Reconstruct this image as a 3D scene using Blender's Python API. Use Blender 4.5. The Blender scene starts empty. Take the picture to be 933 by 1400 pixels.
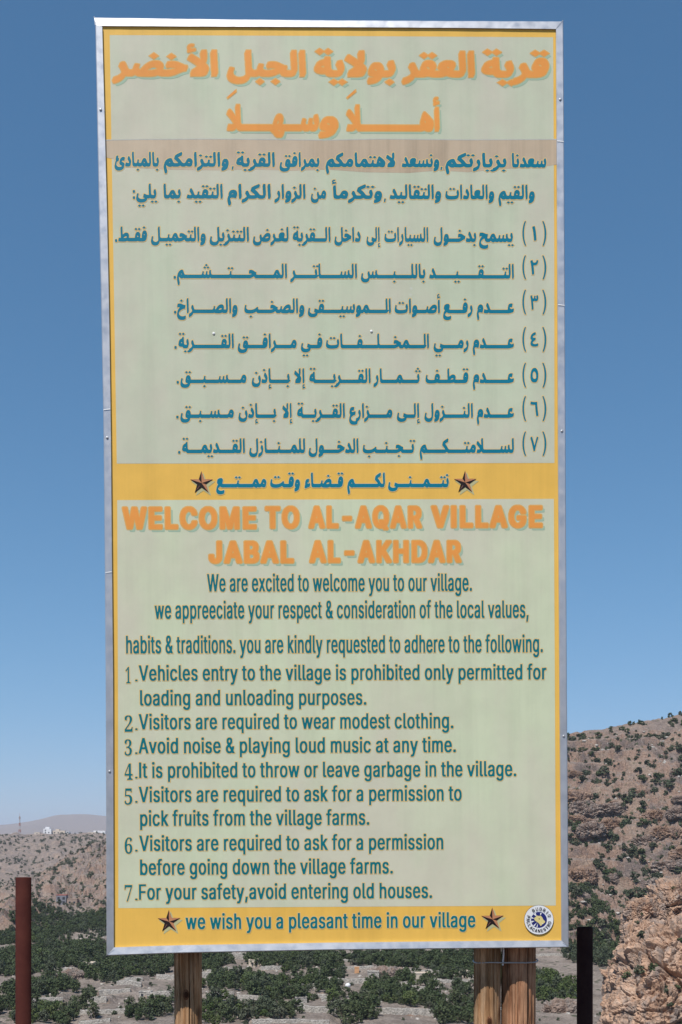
import bpy, bmesh, math, random
import numpy as np
from mathutils import Vector, Matrix, Euler
from mathutils.geometry import tessellate_polygon

scene = bpy.context.scene
COL = scene.collection
random.seed(7)
RNG = np.random.default_rng(11)

# ---------------------------------------------------------------- camera
cam = bpy.data.cameras.new('camera')
cam.sensor_fit = 'VERTICAL'
cam.sensor_height = 24.0
cam.sensor_width = 16.0
cam.lens = 24.0 * 1500.0 / 1400.0
cam.shift_y = 450.0 / 1400.0
cam.clip_end = 40000.0
cam.clip_start = 0.05
cam_ob = bpy.data.objects.new('camera', cam)
cam_ob.location = (0, 0, 1.6)
cam_ob.rotation_euler = (math.radians(90), 0, 0)
COL.objects.link(cam_ob)
scene.camera = cam_ob

# ---------------------------------------------------------------- light
SUN_ELEV, SUN_AZ = math.radians(59), math.radians(208)      # azimuth from +Y towards +X: behind the camera, over its left shoulder
world = bpy.data.worlds.new('World')
scene.world = world
world.use_nodes = True
nt = world.node_tree
nt.nodes.clear()
sky = nt.nodes.new('ShaderNodeTexSky')
sky.sky_type = 'NISHITA'
sky.sun_disc = False
sky.sun_elevation = SUN_ELEV
sky.sun_rotation = SUN_AZ
sky.altitude = 1500.0
sky.air_density = 1.0
sky.dust_density = 0.15
sky.ozone_density = 2.2
bg = nt.nodes.new('ShaderNodeBackground')
bg.inputs['Strength'].default_value = 0.115
wo = nt.nodes.new('ShaderNodeOutputWorld')
tint = nt.nodes.new('ShaderNodeMix')            # the clear mountain air of the photograph is a purer blue
tint.data_type = 'RGBA'
tint.blend_type = 'MULTIPLY'
tint.inputs[0].default_value = 1.0
tint.inputs[7].default_value = (0.66, 1.0, 1.06, 1)
nt.links.new(sky.outputs[0], tint.inputs[6])
# highlight roll-off of the camera on the bright band near the horizon: k x / (1 + a x)
def vmath(op, x, y):
    n_ = nt.nodes.new('ShaderNodeVectorMath')
    n_.operation = op
    for i_, v_ in enumerate((x, y)):
        if hasattr(v_, 'links'):
            nt.links.new(v_, n_.inputs[i_])
        else:
            n_.inputs[i_].default_value = v_
    return n_.outputs[0]
SKY_S = 0.115
den = vmath('ADD', vmath('MULTIPLY', tint.outputs[2], (0.7 * SKY_S, 1.15 * SKY_S, 0.75 * SKY_S)), (1, 1, 1))
roll = vmath('DIVIDE', vmath('MULTIPLY', tint.outputs[2], (1.06, 1.24, 1.31)), den)
nt.links.new(roll, bg.inputs['Color'])
nt.links.new(bg.outputs[0], wo.inputs['Surface'])
sun = bpy.data.lights.new('sun', 'SUN')
sun.energy = 4.9
sun.angle = math.radians(0.53)
sun.color = (1.0, 0.955, 0.89)
sun_ob = bpy.data.objects.new('sun', sun)
to_sun = Vector((math.sin(SUN_AZ) * math.cos(SUN_ELEV), math.cos(SUN_AZ) * math.cos(SUN_ELEV), math.sin(SUN_ELEV)))
sun_ob.rotation_euler = to_sun.to_track_quat('Z', 'Y').to_euler()
sun_ob.location = (0, -20, 40)
COL.objects.link(sun_ob)
scene.view_settings.view_transform = 'Standard'
scene.view_settings.look = 'None'
scene.view_settings.exposure = 0.09
scene.view_settings.gamma = 1.0
scene.cycles.use_denoising = True
scene.cycles.max_bounces = 6
scene.cycles.volume_bounces = 1

# glyph outlines: closed loops of x, y in 1/500 em; the key is the style (1 body, 2 title, 3 numeral, 4 Arabic body, 5 Arabic title) times 100000 plus the character code
GLYPHS = {
400040: [[122,-123,108,-109,83,-78,62,-44,46,-9,33,28,23,78,23,153,37,216,55,263,80,306,102,334,125,357,156,358,163,353,163,338,140,303,118,256,102,203,95,166,95,141,92,131,95,66,108,3,127,-47,164,-109,163,-119,159,-123]],
400041: [[3,-123,-1,-119,-1,-106,20,-75,42,-31,60,31,67,75,67,156,54,225,42,263,17,312,-5,344,-4,353,0,357,34,358,52,344,79,309,113,247,129,200,136,166,136,153,139,144,139,91,136,81,133,47,126,22,110,-22,88,-62,66,-95,41,-123]],
400046: [[34,-17,17,-3,12,9,11,38,18,56,25,63,34,67,78,67,88,59,95,50,98,38,98,16,95,0,84,-11,75,-17]],
400058: [[34,-17,17,-3,12,9,11,38,18,56,25,63,34,67,78,67,88,59,95,50,98,38,98,16,95,0,84,-11,75,-17],[31,158,19,167,12,184,11,213,15,225,28,238,41,242,69,242,81,238,92,228,98,209,98,191,92,169,84,162,75,158]],
401600: [[-13,-1,-14,25,6,104,159,105,173,97,176,78,160,16,150,2,141,-2]],
401633: [[59,-1,55,22,52,94,48,103,48,125,45,134,39,203,27,281,14,328,21,356,25,360,56,370,75,370,79,369,82,359,92,322,105,250,108,213,111,203,111,184,114,175,114,153,117,144,117,113,120,103,120,62,123,53,123,38,117,9,112,3,84,-2]],
401634: [[59,-1,55,22,52,94,48,103,48,125,45,134,39,203,27,281,14,325,21,356,31,363,53,370,78,369,94,315,122,308,147,308,166,315,175,324,185,347,187,359,194,370,209,370,238,364,240,363,239,341,226,294,217,275,200,255,178,243,156,237,107,234,111,184,114,175,114,153,117,144,117,113,120,103,120,62,123,53,123,38,117,9,112,3,84,-2]],
401635: [[59,-1,55,22,52,94,48,103,48,125,45,134,39,203,27,281,14,325,21,356,31,363,53,370,78,369,96,303,103,292,116,286,125,289,135,303,146,353,149,356,178,358,197,354,198,341,192,316,193,300,197,293,216,286,225,290,226,294,214,328,221,356,238,367,256,373,272,372,285,338,289,319,289,297,279,259,270,241,256,227,231,217,197,214,175,218,159,225,138,215,109,213,111,184,114,175,114,153,117,144,123,34,117,9,112,3,84,-2]],
401636: [[94,-1,53,12,41,20,27,34,21,44,14,69,15,84,30,141,49,169,24,191,18,203,14,225,27,278,37,297,48,312,80,341,97,351,138,370,159,373,163,372,176,338,166,303,131,288,109,276,97,267,83,250,92,238,109,230,141,230,150,233,164,231,167,225,169,197,163,172,159,165,128,148,100,127,83,106,83,94,91,84,106,74,138,67,172,70,191,74,219,85,231,86,235,84,245,53,235,19,216,8,175,-2]],
401637: [[94,-1,81,2,52,19,37,38,30,50,20,94,20,144,24,162,33,200,46,231,59,251,78,270,97,282,116,288,159,288,172,285,197,270,216,251,232,222,245,175,245,119,242,100,229,56,213,28,200,15,184,5,159,-2],[123,72,147,70,159,74,173,84,180,97,180,141,173,169,158,197,144,210,128,216,112,210,98,197,86,169,86,119,90,103,96,91,106,80]],
401638: [[172,-1,167,13,148,131,148,150,142,188,142,219,139,228,138,284,56,286,22,293,0,303,-2,316,2,334,7,347,8,359,16,370,34,370,69,361,84,361,94,358,144,358,178,364,197,363,202,334,202,291,205,281,205,256,208,247,208,225,211,216,214,169,234,34,229,9,225,3,200,-2]],
401639: [[112,-1,108,3,85,88,51,194,20,278,-1,325,5,356,13,363,44,376,63,375,117,241,147,148,151,150,190,266,221,344,233,369,238,373,253,373,288,360,289,353,282,325,240,228,215,162,180,59,170,16,159,2,138,-2]],
465152: [[6,-29,-8,9,5,62,14,81,15,125,27,175,40,206,61,228,81,238,97,242,147,242,163,238,167,234,164,216,144,134,131,133,106,139,95,134,111,116,125,109,172,127,184,127,191,123,204,88,188,25,128,2,69,-17,19,-30]],
465155: [[31,-1,30,25,27,34,27,141,23,150,23,259,20,269,20,325,38,388,88,389,92,384,92,331,95,322,95,213,98,203,98,94,102,84,102,66,84,-1],[6,421,0,444,2,456,7,466,-1,484,-2,497,8,528,24,544,38,551,78,551,83,544,83,528,76,509,47,510,39,506,37,500,47,486,62,477,88,485,97,485,101,481,104,469,104,453,101,447,94,443,66,433,16,420]],
465156: [[94,-1,69,5,48,19,40,31,30,69,20,325,33,378,37,388,41,389,88,389,92,384,92,366,95,356,95,288,98,278,98,209,102,200,102,150,105,128,111,119,125,108,141,105,169,105,178,101,182,97,186,84,170,16,159,2,153,-2],[6,421,2,428,0,444,2,456,7,466,-1,484,-2,500,8,528,24,544,38,551,78,551,82,547,83,531,76,509,69,508,59,511,44,510,37,503,37,500,47,486,62,477,88,485,97,485,104,469,104,453,100,446,75,437,19,421]],
465159: [[28,-160,20,-137,24,-122,28,-116,20,-97,20,-81,27,-56,36,-44,50,-33,78,-27,100,-30,104,-34,105,-47,97,-72,66,-71,59,-75,58,-81,69,-95,84,-103,119,-93,127,-116,126,-128,122,-135,106,-142,41,-160],[31,-1,30,75,27,84,27,188,23,197,23,300,20,309,20,359,38,422,88,423,92,419,92,369,95,359,95,256,98,247,98,147,102,138,102,66,84,-1]],
465160: [[28,-160,23,-137,27,-122,31,-116,23,-100,23,-78,33,-50,46,-37,59,-30,84,-27,103,-31,105,-59,100,-70,94,-73,84,-70,72,-70,62,-74,59,-78,64,-87,84,-104,112,-95,122,-96,130,-122,126,-134,66,-154,38,-161],[94,-1,72,5,49,19,37,41,30,75,30,141,27,150,27,225,23,234,23,312,20,322,20,359,33,412,37,422,41,423,88,423,92,419,92,397,95,388,95,319,98,309,98,238,102,228,102,159,108,125,114,116,125,108,141,105,172,104,181,98,186,88,185,75,170,13,159,2,153,-2]],
465161: [[134,-117,128,-114,109,-114,81,-107,47,-92,22,-70,5,-41,2,-28,-2,-9,-2,16,2,34,21,113,30,141,34,148,41,153,48,178,42,194,42,219,62,291,75,304,100,314,131,314,147,310,148,306,136,250,138,246,141,246,147,248,163,247,170,225,154,159,150,155,87,134,70,66,74,47,83,28,94,17,125,-1,150,-8,203,-8,222,-4,250,5,269,15,271,19,203,49,183,69,177,78,177,116,190,169,199,197,217,225,253,257,291,273,331,277,356,273,381,263,385,259,385,250,370,188,356,159,341,158,319,167,300,167,269,154,263,147,272,140,316,123,347,107,367,88,370,72,367,50,351,-12,338,-37,330,-50,311,-69,262,-98,225,-110,203,-114,181,-114,172,-117]],
465165: [[31,-1,30,75,27,84,27,188,23,197,23,300,20,309,20,359,38,422,88,423,92,419,92,369,95,359,95,256,98,247,98,147,102,138,102,66,84,-1]],
465166: [[94,-1,72,5,49,19,37,41,30,75,30,141,27,150,27,225,23,234,23,312,20,322,20,359,33,412,37,422,41,423,88,423,92,419,92,397,95,388,95,319,98,309,98,238,102,228,102,159,108,125,114,116,125,108,141,105,172,104,181,98,186,88,185,75,170,13,159,2,153,-2]],
465168: [[225,-132,183,-103,177,-94,231,-56,283,-91,285,-97,238,-132,231,-134],[144,-10,94,-4,69,2,41,15,16,36,2,62,-2,84,2,128,24,222,31,235,44,236,82,225,70,166,77,138,92,119,122,105,156,98,231,95,241,98,269,98,325,108,372,124,416,146,459,182,472,183,504,166,505,159,498,138,498,128,508,116,522,108,541,105,572,104,585,94,586,78,570,13,566,5,556,-1,500,-2,469,5,447,17,437,28,432,41,428,42,381,18,309,-2,269,-8,241,-8,231,-11]],
465169: [[50,-123,2,-91,-1,-84,53,-47,104,-81,107,-87,62,-120,53,-125],[-13,-1,-14,25,6,103,34,105,50,109,52,113,45,141,30,181,30,194,46,253,81,267,97,267,104,256,110,238,120,197,127,156,123,122,101,41,81,17,59,5,31,-2]],
465170: [[81,-123,33,-91,30,-84,84,-47,132,-78,138,-87,94,-120,84,-125],[-13,-1,-14,25,6,103,31,105,47,112,54,119,60,134,78,206,94,208,128,201,133,194,123,156,125,124,138,112,163,105,197,104,210,94,211,78,192,6,178,-2,125,-2,97,5,78,19,56,5,31,-2]],
465172: [[200,-1,178,5,164,13,152,25,138,45,94,42,84,45,69,45,44,52,31,58,12,75,2,91,-2,106,-2,122,15,191,30,225,53,248,75,263,128,284,132,291,140,322,144,323,191,323,198,316,205,150,212,125,222,114,231,108,244,105,269,104,278,98,283,91,282,75,267,13,262,5,250,-2],[105,153,128,153,129,175,112,173,89,162,88,159],[59,371,9,406,9,409,59,445,66,445,98,425,119,410,119,406,69,370,66,369],[175,371,133,400,127,409,175,445,181,447,232,412,235,406,184,370,181,369]],
465173: [[144,-10,94,-4,69,2,41,15,16,36,2,62,-2,84,2,128,24,222,30,234,44,236,82,225,70,166,74,147,77,138,88,123,112,108,156,98,184,98,194,95,316,98,325,102,344,102,366,105,391,112,410,122,410,134,392,188,405,244,409,253,416,257,447,267,459,267,462,264,473,238,486,188,486,141,467,66,456,46,441,30,422,18,388,5,334,-5,316,-5,306,-8,262,-8,253,-11],[181,255,139,284,131,294,175,326,188,332,240,294,236,288,191,255],[300,255,252,288,248,294,269,310,303,331,357,294,356,290,325,268,306,255]],
465174: [[144,-10,94,-4,69,2,41,15,16,36,2,62,-2,84,2,128,24,222,31,235,44,236,82,225,70,166,77,138,92,119,122,105,156,98,231,95,241,98,269,98,325,108,372,124,416,146,459,182,472,183,504,166,505,159,498,138,498,128,508,116,522,108,541,105,572,104,585,94,586,78,570,13,566,5,556,-1,500,-2,469,5,447,17,437,28,432,41,428,42,381,18,309,-2,269,-8,241,-8,231,-11],[181,255,136,288,132,294,184,332,188,332,242,294,241,290,191,255],[300,255,252,288,248,294,278,317,303,331,357,294,356,290,306,255]],
465175: [[-13,-1,-14,25,6,103,44,105,59,109,61,113,57,131,39,181,40,194,56,253,91,267,109,266,123,228,136,166,136,141,133,122,113,47,105,31,92,19,75,8,34,-2],[13,308,-37,343,-38,347,16,384,41,370,71,347,67,341,25,312,16,306],[128,308,78,343,77,347,122,379,134,385,187,347,179,338,138,308]],
465176: [[-13,-1,-14,25,6,103,31,105,47,108,66,124,70,131,83,194,91,207,103,208,141,200,142,194,133,153,133,125,141,114,153,108,172,105,212,104,226,94,227,78,210,13,206,5,197,-1,131,-2,103,5,88,17,66,5,38,-2],[156,246,102,284,103,288,156,323,184,307,208,291,212,284,159,246],[34,249,-13,284,-13,288,-1,297,41,325,83,297,96,284,47,249,41,247]],
465179: [[-13,-1,-14,25,6,103,44,105,59,109,61,113,57,131,39,181,40,194,56,253,91,267,109,266,123,228,136,166,136,141,133,122,113,47,105,31,92,19,75,8,34,-2],[16,302,-37,341,-19,357,9,376,19,379,67,347,72,341,38,315],[131,302,78,341,97,357,125,376,134,379,183,347,187,341,153,315],[69,374,19,409,44,429,75,448,128,413,131,409,81,374,75,372]],
465184: [[125,-120,76,-84,78,-80,94,-68,131,-45,184,-81,185,-84,134,-120,131,-122],[-13,-1,-14,28,6,104,59,108,91,115,118,125,116,129,78,136,41,130,28,130,22,133,14,169,27,222,31,231,38,235,72,242,112,242,134,238,166,229,253,183,284,179,289,166,289,147,282,116,294,108,313,105,344,104,357,94,358,75,342,9,328,-1,272,-2,244,5,225,15,214,25,197,54,128,21,81,5,41,-2]],
465186: [[156,-198,150,-195,125,-195,94,-188,75,-182,44,-167,25,-152,9,-132,-7,-97,-11,-78,-11,-37,8,44,18,72,44,117,90,162,72,167,59,167,34,161,13,161,5,166,2,188,2,203,18,263,28,267,59,273,116,273,147,267,225,240,259,233,300,232,302,191,286,128,279,122,280,119,291,112,303,108,319,105,350,104,363,94,364,78,348,13,344,5,334,-1,275,-2,244,5,225,15,206,33,193,56,181,102,159,95,122,73,106,61,77,31,62,6,65,-19,78,-45,106,-70,138,-82,169,-89,212,-89,259,-79,281,-71,297,-70,304,-75,310,-91,314,-103,298,-169,294,-173,234,-192,194,-195,184,-198]],
465188: [[-13,-1,-14,28,6,104,59,108,91,115,118,125,116,129,78,136,41,130,28,130,22,133,14,169,27,222,31,231,38,235,72,242,112,242,134,238,166,229,253,183,284,179,289,166,289,147,282,116,294,108,313,105,344,104,357,94,358,75,342,9,328,-1,272,-2,244,5,225,15,214,25,197,54,128,21,81,5,41,-2]],
465189: [[156,-198,150,-195,125,-195,94,-188,75,-182,44,-167,25,-152,9,-132,-7,-97,-11,-78,-11,-37,8,44,18,72,44,117,90,162,72,167,59,167,34,161,13,161,5,166,2,188,2,203,18,263,28,267,59,273,116,273,147,267,225,240,259,233,297,233,302,228,302,191,284,124,253,123,219,117,153,92,106,61,78,33,62,6,65,-19,77,-44,96,-62,119,-76,169,-89,212,-89,259,-79,284,-70,300,-71,304,-75,314,-103,298,-169,295,-172,234,-192,194,-195,184,-198],[153,314,105,347,102,353,109,360,156,391,210,353,209,349,166,318,156,313]],
465191: [[-13,-1,-14,28,6,104,59,108,91,115,118,125,116,129,78,136,41,130,28,130,22,133,14,169,31,232,38,235,72,242,112,242,131,239,166,229,253,183,285,178,289,166,289,147,272,81,244,76,209,63,128,21,103,12,41,-2],[81,280,29,319,31,323,47,335,84,358,138,322,138,319,103,293]],
465192: [[-13,-1,-14,28,6,104,59,108,91,115,118,125,116,129,78,136,41,130,28,130,22,133,14,169,27,222,31,231,38,235,72,242,112,242,134,238,166,229,253,183,284,179,289,166,289,147,282,116,294,108,313,105,344,104,357,94,358,75,342,9,328,-1,272,-2,244,5,225,15,214,25,197,54,128,21,81,5,41,-2],[72,283,24,319,24,322,36,331,78,359,129,325,132,319,84,283,78,281]],
465193: [[59,-1,25,8,3,22,2,28,18,88,37,122,41,123,53,123,75,112,100,105,131,105,147,108,153,113,132,156,96,209,95,216,112,279,141,298,159,298,170,288,198,244,217,206,230,166,233,138,210,47,200,30,189,19,156,2,141,-2]],
465194: [[59,-1,25,8,3,22,2,28,18,88,37,122,41,123,53,123,75,112,100,105,131,105,147,108,151,113,135,147,96,209,95,216,112,279,141,298,159,298,167,291,192,250,223,188,246,125,258,113,272,105,294,104,307,88,307,78,292,16,284,5,272,-2,231,-1,203,12,191,22,172,8,141,-2]],
465195: [[59,-1,25,8,3,22,2,28,18,88,37,122,41,123,53,123,75,112,100,105,131,105,147,108,153,113,132,156,96,209,95,216,112,279,141,298,159,298,170,288,198,244,217,206,230,166,233,138,210,47,200,30,189,19,156,2,141,-2],[106,333,53,372,58,378,81,395,100,407,109,410,158,378,162,372,138,352]],
465197: [[-13,-113,-17,-109,-26,-84,-27,-75,-10,-12,-6,-8,44,12,62,24,89,50,97,62,95,81,88,100,64,150,80,216,109,232,131,232,135,228,154,188,167,128,164,88,138,-6,120,-37,103,-57,69,-85,19,-110,6,-114]],
465198: [[-13,-116,-23,-94,-27,-75,-10,-12,13,-4,53,18,89,50,97,62,95,81,88,100,64,150,80,216,109,232,131,232,138,222,151,194,174,128,181,118,188,112,203,105,225,104,232,100,238,91,239,81,223,16,217,6,206,-2,166,-2,144,5,129,-25,112,-48,79,-78,59,-92,28,-107,3,-117]],
465199: [[-13,-113,-17,-109,-26,-84,-27,-75,-10,-12,-6,-8,44,12,62,24,89,50,97,62,95,81,88,100,64,150,80,216,109,232,131,232,135,228,154,188,167,128,164,88,138,-6,120,-37,103,-57,69,-85,19,-110,6,-114],[88,280,39,312,34,319,42,328,88,358,97,354,128,332,143,319,100,287]],
465200: [[-13,-116,-23,-94,-27,-75,-10,-12,13,-4,53,18,89,50,97,62,95,81,88,100,64,150,80,216,109,232,131,232,138,222,151,194,174,128,181,118,188,112,203,105,225,104,232,100,238,91,239,81,223,16,217,6,206,-2,166,-2,144,5,129,-25,112,-48,79,-78,59,-92,28,-107,3,-117],[75,283,26,319,50,338,81,358,112,338,137,319,88,283,81,281]],
465202: [[131,-117,81,-107,50,-92,22,-67,5,-37,-2,-9,-2,16,2,34,21,113,30,141,38,151,59,151,85,141,86,131,70,69,77,38,86,25,103,8,122,-1,147,-8,191,-8,209,-4,238,8,260,28,258,56,239,134,256,197,294,208,310,206,324,150,337,122,350,108,362,105,378,105,395,119,412,188,419,204,447,205,466,201,470,194,461,141,462,122,466,114,475,108,488,105,506,105,519,108,522,113,517,172,534,234,581,239,586,234,586,209,589,200,592,162,599,138,605,125,616,114,625,108,638,105,663,104,669,100,673,94,676,81,660,19,655,6,644,-1,597,-1,569,12,553,24,541,12,522,2,506,-2,450,-2,428,5,416,16,406,8,381,-2,328,-2,319,1,315,-3,310,-25,301,-47,286,-69,259,-92,234,-104,197,-114,175,-114,166,-117]],
465203: [[-13,-1,-14,25,6,103,38,108,51,122,75,201,97,202,125,192,127,184,117,144,118,122,122,114,131,108,144,105,163,105,176,109,188,125,190,141,206,201,212,205,238,205,256,201,261,194,252,141,252,122,256,114,266,108,278,105,300,105,309,109,308,119,286,188,302,250,313,257,337,267,357,266,367,241,377,203,383,169,383,138,360,47,350,27,336,13,316,2,300,-2,244,-2,228,2,206,16,184,2,169,-2,106,-2,94,2,69,17,53,5,28,-2]],
465204: [[-13,-1,-14,25,6,103,38,108,50,121,60,147,71,191,74,200,78,202,100,201,122,195,126,191,127,184,117,147,117,125,124,113,144,105,163,105,175,108,185,119,202,191,208,203,238,205,256,201,261,194,252,141,252,122,256,114,266,108,278,105,297,105,309,108,313,113,308,172,324,234,372,239,377,234,377,209,380,200,383,162,390,138,396,125,406,114,416,108,428,105,453,104,464,91,464,75,448,9,441,2,431,-2,388,-1,366,8,344,24,325,8,297,-2,241,-2,219,5,206,16,184,2,169,-2,106,-2,81,8,72,17,53,5,28,-2]],
465208: [[-13,-1,-14,25,6,103,38,108,50,121,60,147,71,191,74,200,78,202,100,201,122,195,126,191,127,184,117,147,117,125,124,113,144,105,163,105,175,108,185,119,202,191,208,203,238,205,256,201,261,194,252,141,252,122,256,114,266,108,278,105,297,105,309,108,313,113,308,172,324,234,372,239,377,234,377,209,380,200,383,162,390,138,396,125,406,114,416,108,428,105,453,104,464,91,464,75,448,9,441,2,431,-2,388,-1,366,8,344,24,325,8,297,-2,241,-2,219,5,206,16,184,2,169,-2,106,-2,81,8,72,17,53,5,28,-2],[153,268,103,303,102,306,138,332,159,345,212,306,208,300,163,268],[269,268,219,303,217,306,253,332,275,345,328,306,323,300,278,268],[212,336,164,369,160,375,200,404,216,412,270,375,269,372,258,363,219,336]],
465211: [[159,-7,122,-2,100,5,75,22,56,8,31,-1,-13,0,-14,25,6,103,25,105,47,118,60,141,71,184,78,201,100,202,129,194,129,188,120,156,120,128,131,114,144,108,177,150,212,189,247,217,284,238,313,248,331,248,341,252,378,248,400,242,413,233,431,214,438,200,445,178,445,153,423,66,409,42,392,25,369,12,344,2,291,-8],[248,100,294,98,313,102,350,112,366,122,354,134,341,142,319,142,291,132,264,116,250,105]],
465212: [[159,-7,122,-2,100,5,75,22,56,8,31,-1,-13,0,-14,25,6,103,25,105,47,118,60,141,74,194,81,202,100,202,129,194,129,188,120,156,120,128,131,114,144,108,177,150,212,189,246,216,272,232,316,248,356,252,381,248,400,242,413,233,431,214,438,200,445,175,445,153,436,119,437,113,466,105,500,104,513,94,514,78,498,13,494,5,484,-1,431,-2,375,14,344,2,291,-8],[248,100,294,98,313,102,350,112,366,122,354,134,341,142,319,142,291,132,264,116,250,105]],
465213: [[131,-117,81,-107,50,-92,22,-67,5,-37,-2,-9,-2,16,2,34,21,113,30,141,38,151,59,151,85,141,86,131,70,66,77,38,86,25,103,8,131,-4,147,-8,191,-8,216,-1,241,12,255,25,260,34,257,62,239,125,240,138,256,197,294,208,309,207,324,150,337,128,350,119,386,162,424,200,475,235,506,248,522,252,581,251,600,245,619,232,635,213,645,184,645,147,629,81,609,42,587,24,556,8,522,-1,497,-5,466,-5,456,-8,378,-5,319,10,307,-31,298,-50,280,-75,259,-92,234,-104,197,-114,175,-114,166,-117],[451,103,500,102,519,105,553,115,566,121,567,125,562,133,550,142,538,145,525,145,500,138,488,132,458,113],[525,293,477,325,472,331,516,363,528,370,576,338,581,331,573,322,531,293]],
465216: [[159,-7,122,-2,100,5,75,22,56,8,31,-1,-13,0,-14,25,6,103,25,105,47,118,60,141,74,194,81,202,100,202,129,194,129,188,120,156,120,128,131,114,144,108,177,150,212,189,246,216,272,232,316,248,356,252,381,248,400,242,413,233,431,214,438,200,445,175,445,153,436,119,437,113,466,105,500,104,513,94,514,78,498,13,494,5,484,-1,431,-2,375,14,344,2,291,-8],[248,100,294,98,313,102,350,112,366,122,354,134,341,142,319,142,291,132,264,116,250,105],[325,290,270,328,319,363,328,367,381,328,347,302]],
465218: [[141,-7,134,-5,66,-5,56,-2,25,-2,16,2,0,2,-5,6,-2,44,15,106,38,108,47,105,72,105,81,102,88,113,86,244,83,253,83,341,80,359,93,412,96,422,100,423,147,423,152,419,155,403,155,328,158,319,158,244,161,234,163,199,166,199,180,213,216,235,247,248,262,252,319,252,341,245,358,234,369,223,385,191,386,147,378,113,406,105,444,104,455,91,455,75,438,9,425,-1,375,-2,309,14,278,2,241,-5,206,-5,197,-8],[191,103,241,102,259,105,294,115,306,121,308,125,303,133,291,142,278,145,266,145,234,135,199,113]],
465220: [[-13,-1,-14,25,6,103,25,105,30,109,30,159,27,169,27,256,23,266,24,363,41,422,91,423,95,416,95,338,98,328,98,253,102,244,103,195,109,196,124,209,153,229,188,245,228,252,244,252,278,245,298,234,314,219,323,206,329,191,333,159,321,113,328,108,347,105,378,105,388,101,395,94,395,75,379,13,362,-2,313,-2,269,8,250,17,200,5,153,2,144,-2],[141,106,163,105,172,108,209,111,244,121,249,125,242,134,228,142,206,142,172,129,143,109]],
465225: [[150,-198,144,-195,122,-195,88,-188,62,-179,39,-166,8,-134,-4,-109,-11,-78,-11,-41,-7,-22,8,41,30,91,18,106,8,125,2,153,5,184,18,238,30,269,50,292,69,304,100,314,159,314,178,310,186,303,163,208,156,205,106,208,88,201,84,197,86,194,106,177,125,170,163,185,203,195,216,195,223,188,230,156,213,91,178,82,144,70,96,41,73,19,62,0,68,-28,81,-51,92,-62,122,-79,141,-85,159,-89,209,-89,256,-79,275,-71,288,-70,291,-72,304,-106,288,-172,253,-185,225,-192,184,-195,175,-198]],
465226: [[128,-198,122,-195,97,-195,66,-188,31,-173,18,-162,2,-144,-7,-122,-11,-103,-11,-69,5,3,15,31,28,54,56,88,28,114,17,141,18,156,33,216,52,238,66,248,91,260,125,270,181,270,197,267,211,259,228,242,235,228,236,191,216,113,250,105,291,105,304,94,305,75,288,9,281,2,272,-2,209,-2,163,8,125,26,105,13,73,-16,65,-28,65,-41,72,-54,86,-69,122,-85,141,-89,181,-89,228,-79,256,-68,275,-67,279,-69,289,-100,272,-166,244,-179,203,-192,184,-195,159,-195,150,-198]],
465227: [[-13,-1,-14,25,2,94,6,104,22,106,23,144,40,209,52,241,62,254,81,270,94,276,131,286,169,286,204,278,207,272,204,256,185,181,182,175,163,173,134,178,122,177,105,169,102,162,112,149,128,137,159,123,169,124,197,133,219,145,238,144,252,109,235,44,212,33,166,18,106,5,69,2,59,-2]],
465228: [[-13,-1,-14,25,6,103,29,106,15,128,11,150,24,203,36,228,66,251,84,260,119,270,178,270,194,267,216,255,229,241,236,225,236,194,216,113,222,108,247,105,288,104,295,100,301,91,302,81,285,16,280,6,269,-2,212,-2,163,8,122,23,72,5,53,2,34,-2]],
465232: [[-13,-1,-14,25,6,103,29,106,15,128,11,150,24,203,36,228,66,251,84,260,119,270,178,270,194,267,216,255,229,241,236,225,236,194,216,113,222,108,247,105,288,104,295,100,301,91,302,81,285,16,280,6,269,-2,212,-2,163,8,122,23,72,5,53,2,34,-2],[134,312,96,338,82,350,112,373,138,387,153,379,192,350,191,346,169,330,141,312]],
465234: [[144,-10,94,-4,69,2,41,15,16,36,2,62,-2,84,2,128,24,222,31,235,44,236,82,225,70,166,74,147,77,138,88,123,112,108,156,98,184,98,194,95,309,98,326,103,327,131,343,197,349,216,364,241,381,257,406,270,422,273,453,273,469,270,489,259,506,242,520,219,526,200,527,162,513,106,572,105,581,101,588,94,589,78,573,13,569,5,559,-1,491,-2,419,11,381,2,344,-2,334,-5,309,-5,300,-8,256,-8,247,-11],[427,128,434,127,444,130,448,134,448,141,431,160,422,164,413,163,405,156,405,150,415,138],[419,315,377,344,371,353,425,391,476,356,479,350,428,314,425,313]],
465235: [[-13,-1,-14,25,6,103,30,106,21,134,20,153,40,238,52,269,75,298,100,313,119,317,141,317,172,307,191,289,204,266,213,234,217,209,217,175,214,156,195,78,185,56,161,28,122,8,66,-2],[120,184,134,184,132,191,122,202,109,208,99,203,97,200,103,192],[109,355,56,394,61,400,94,423,112,432,148,409,166,394,150,380]],
465236: [[-13,-1,-14,25,2,94,6,104,24,106,27,141,40,194,55,231,66,245,84,260,103,270,119,273,156,273,169,270,192,256,210,234,220,216,227,188,227,172,212,109,219,105,275,104,284,98,288,88,288,78,273,16,269,8,253,-2,191,-2,125,11,56,-2],[127,125,131,124,142,131,147,138,146,141,134,157,125,163,112,163,105,159,102,153],[122,312,80,341,68,350,68,353,119,388,125,389,170,359,178,350,125,312]],
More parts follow.
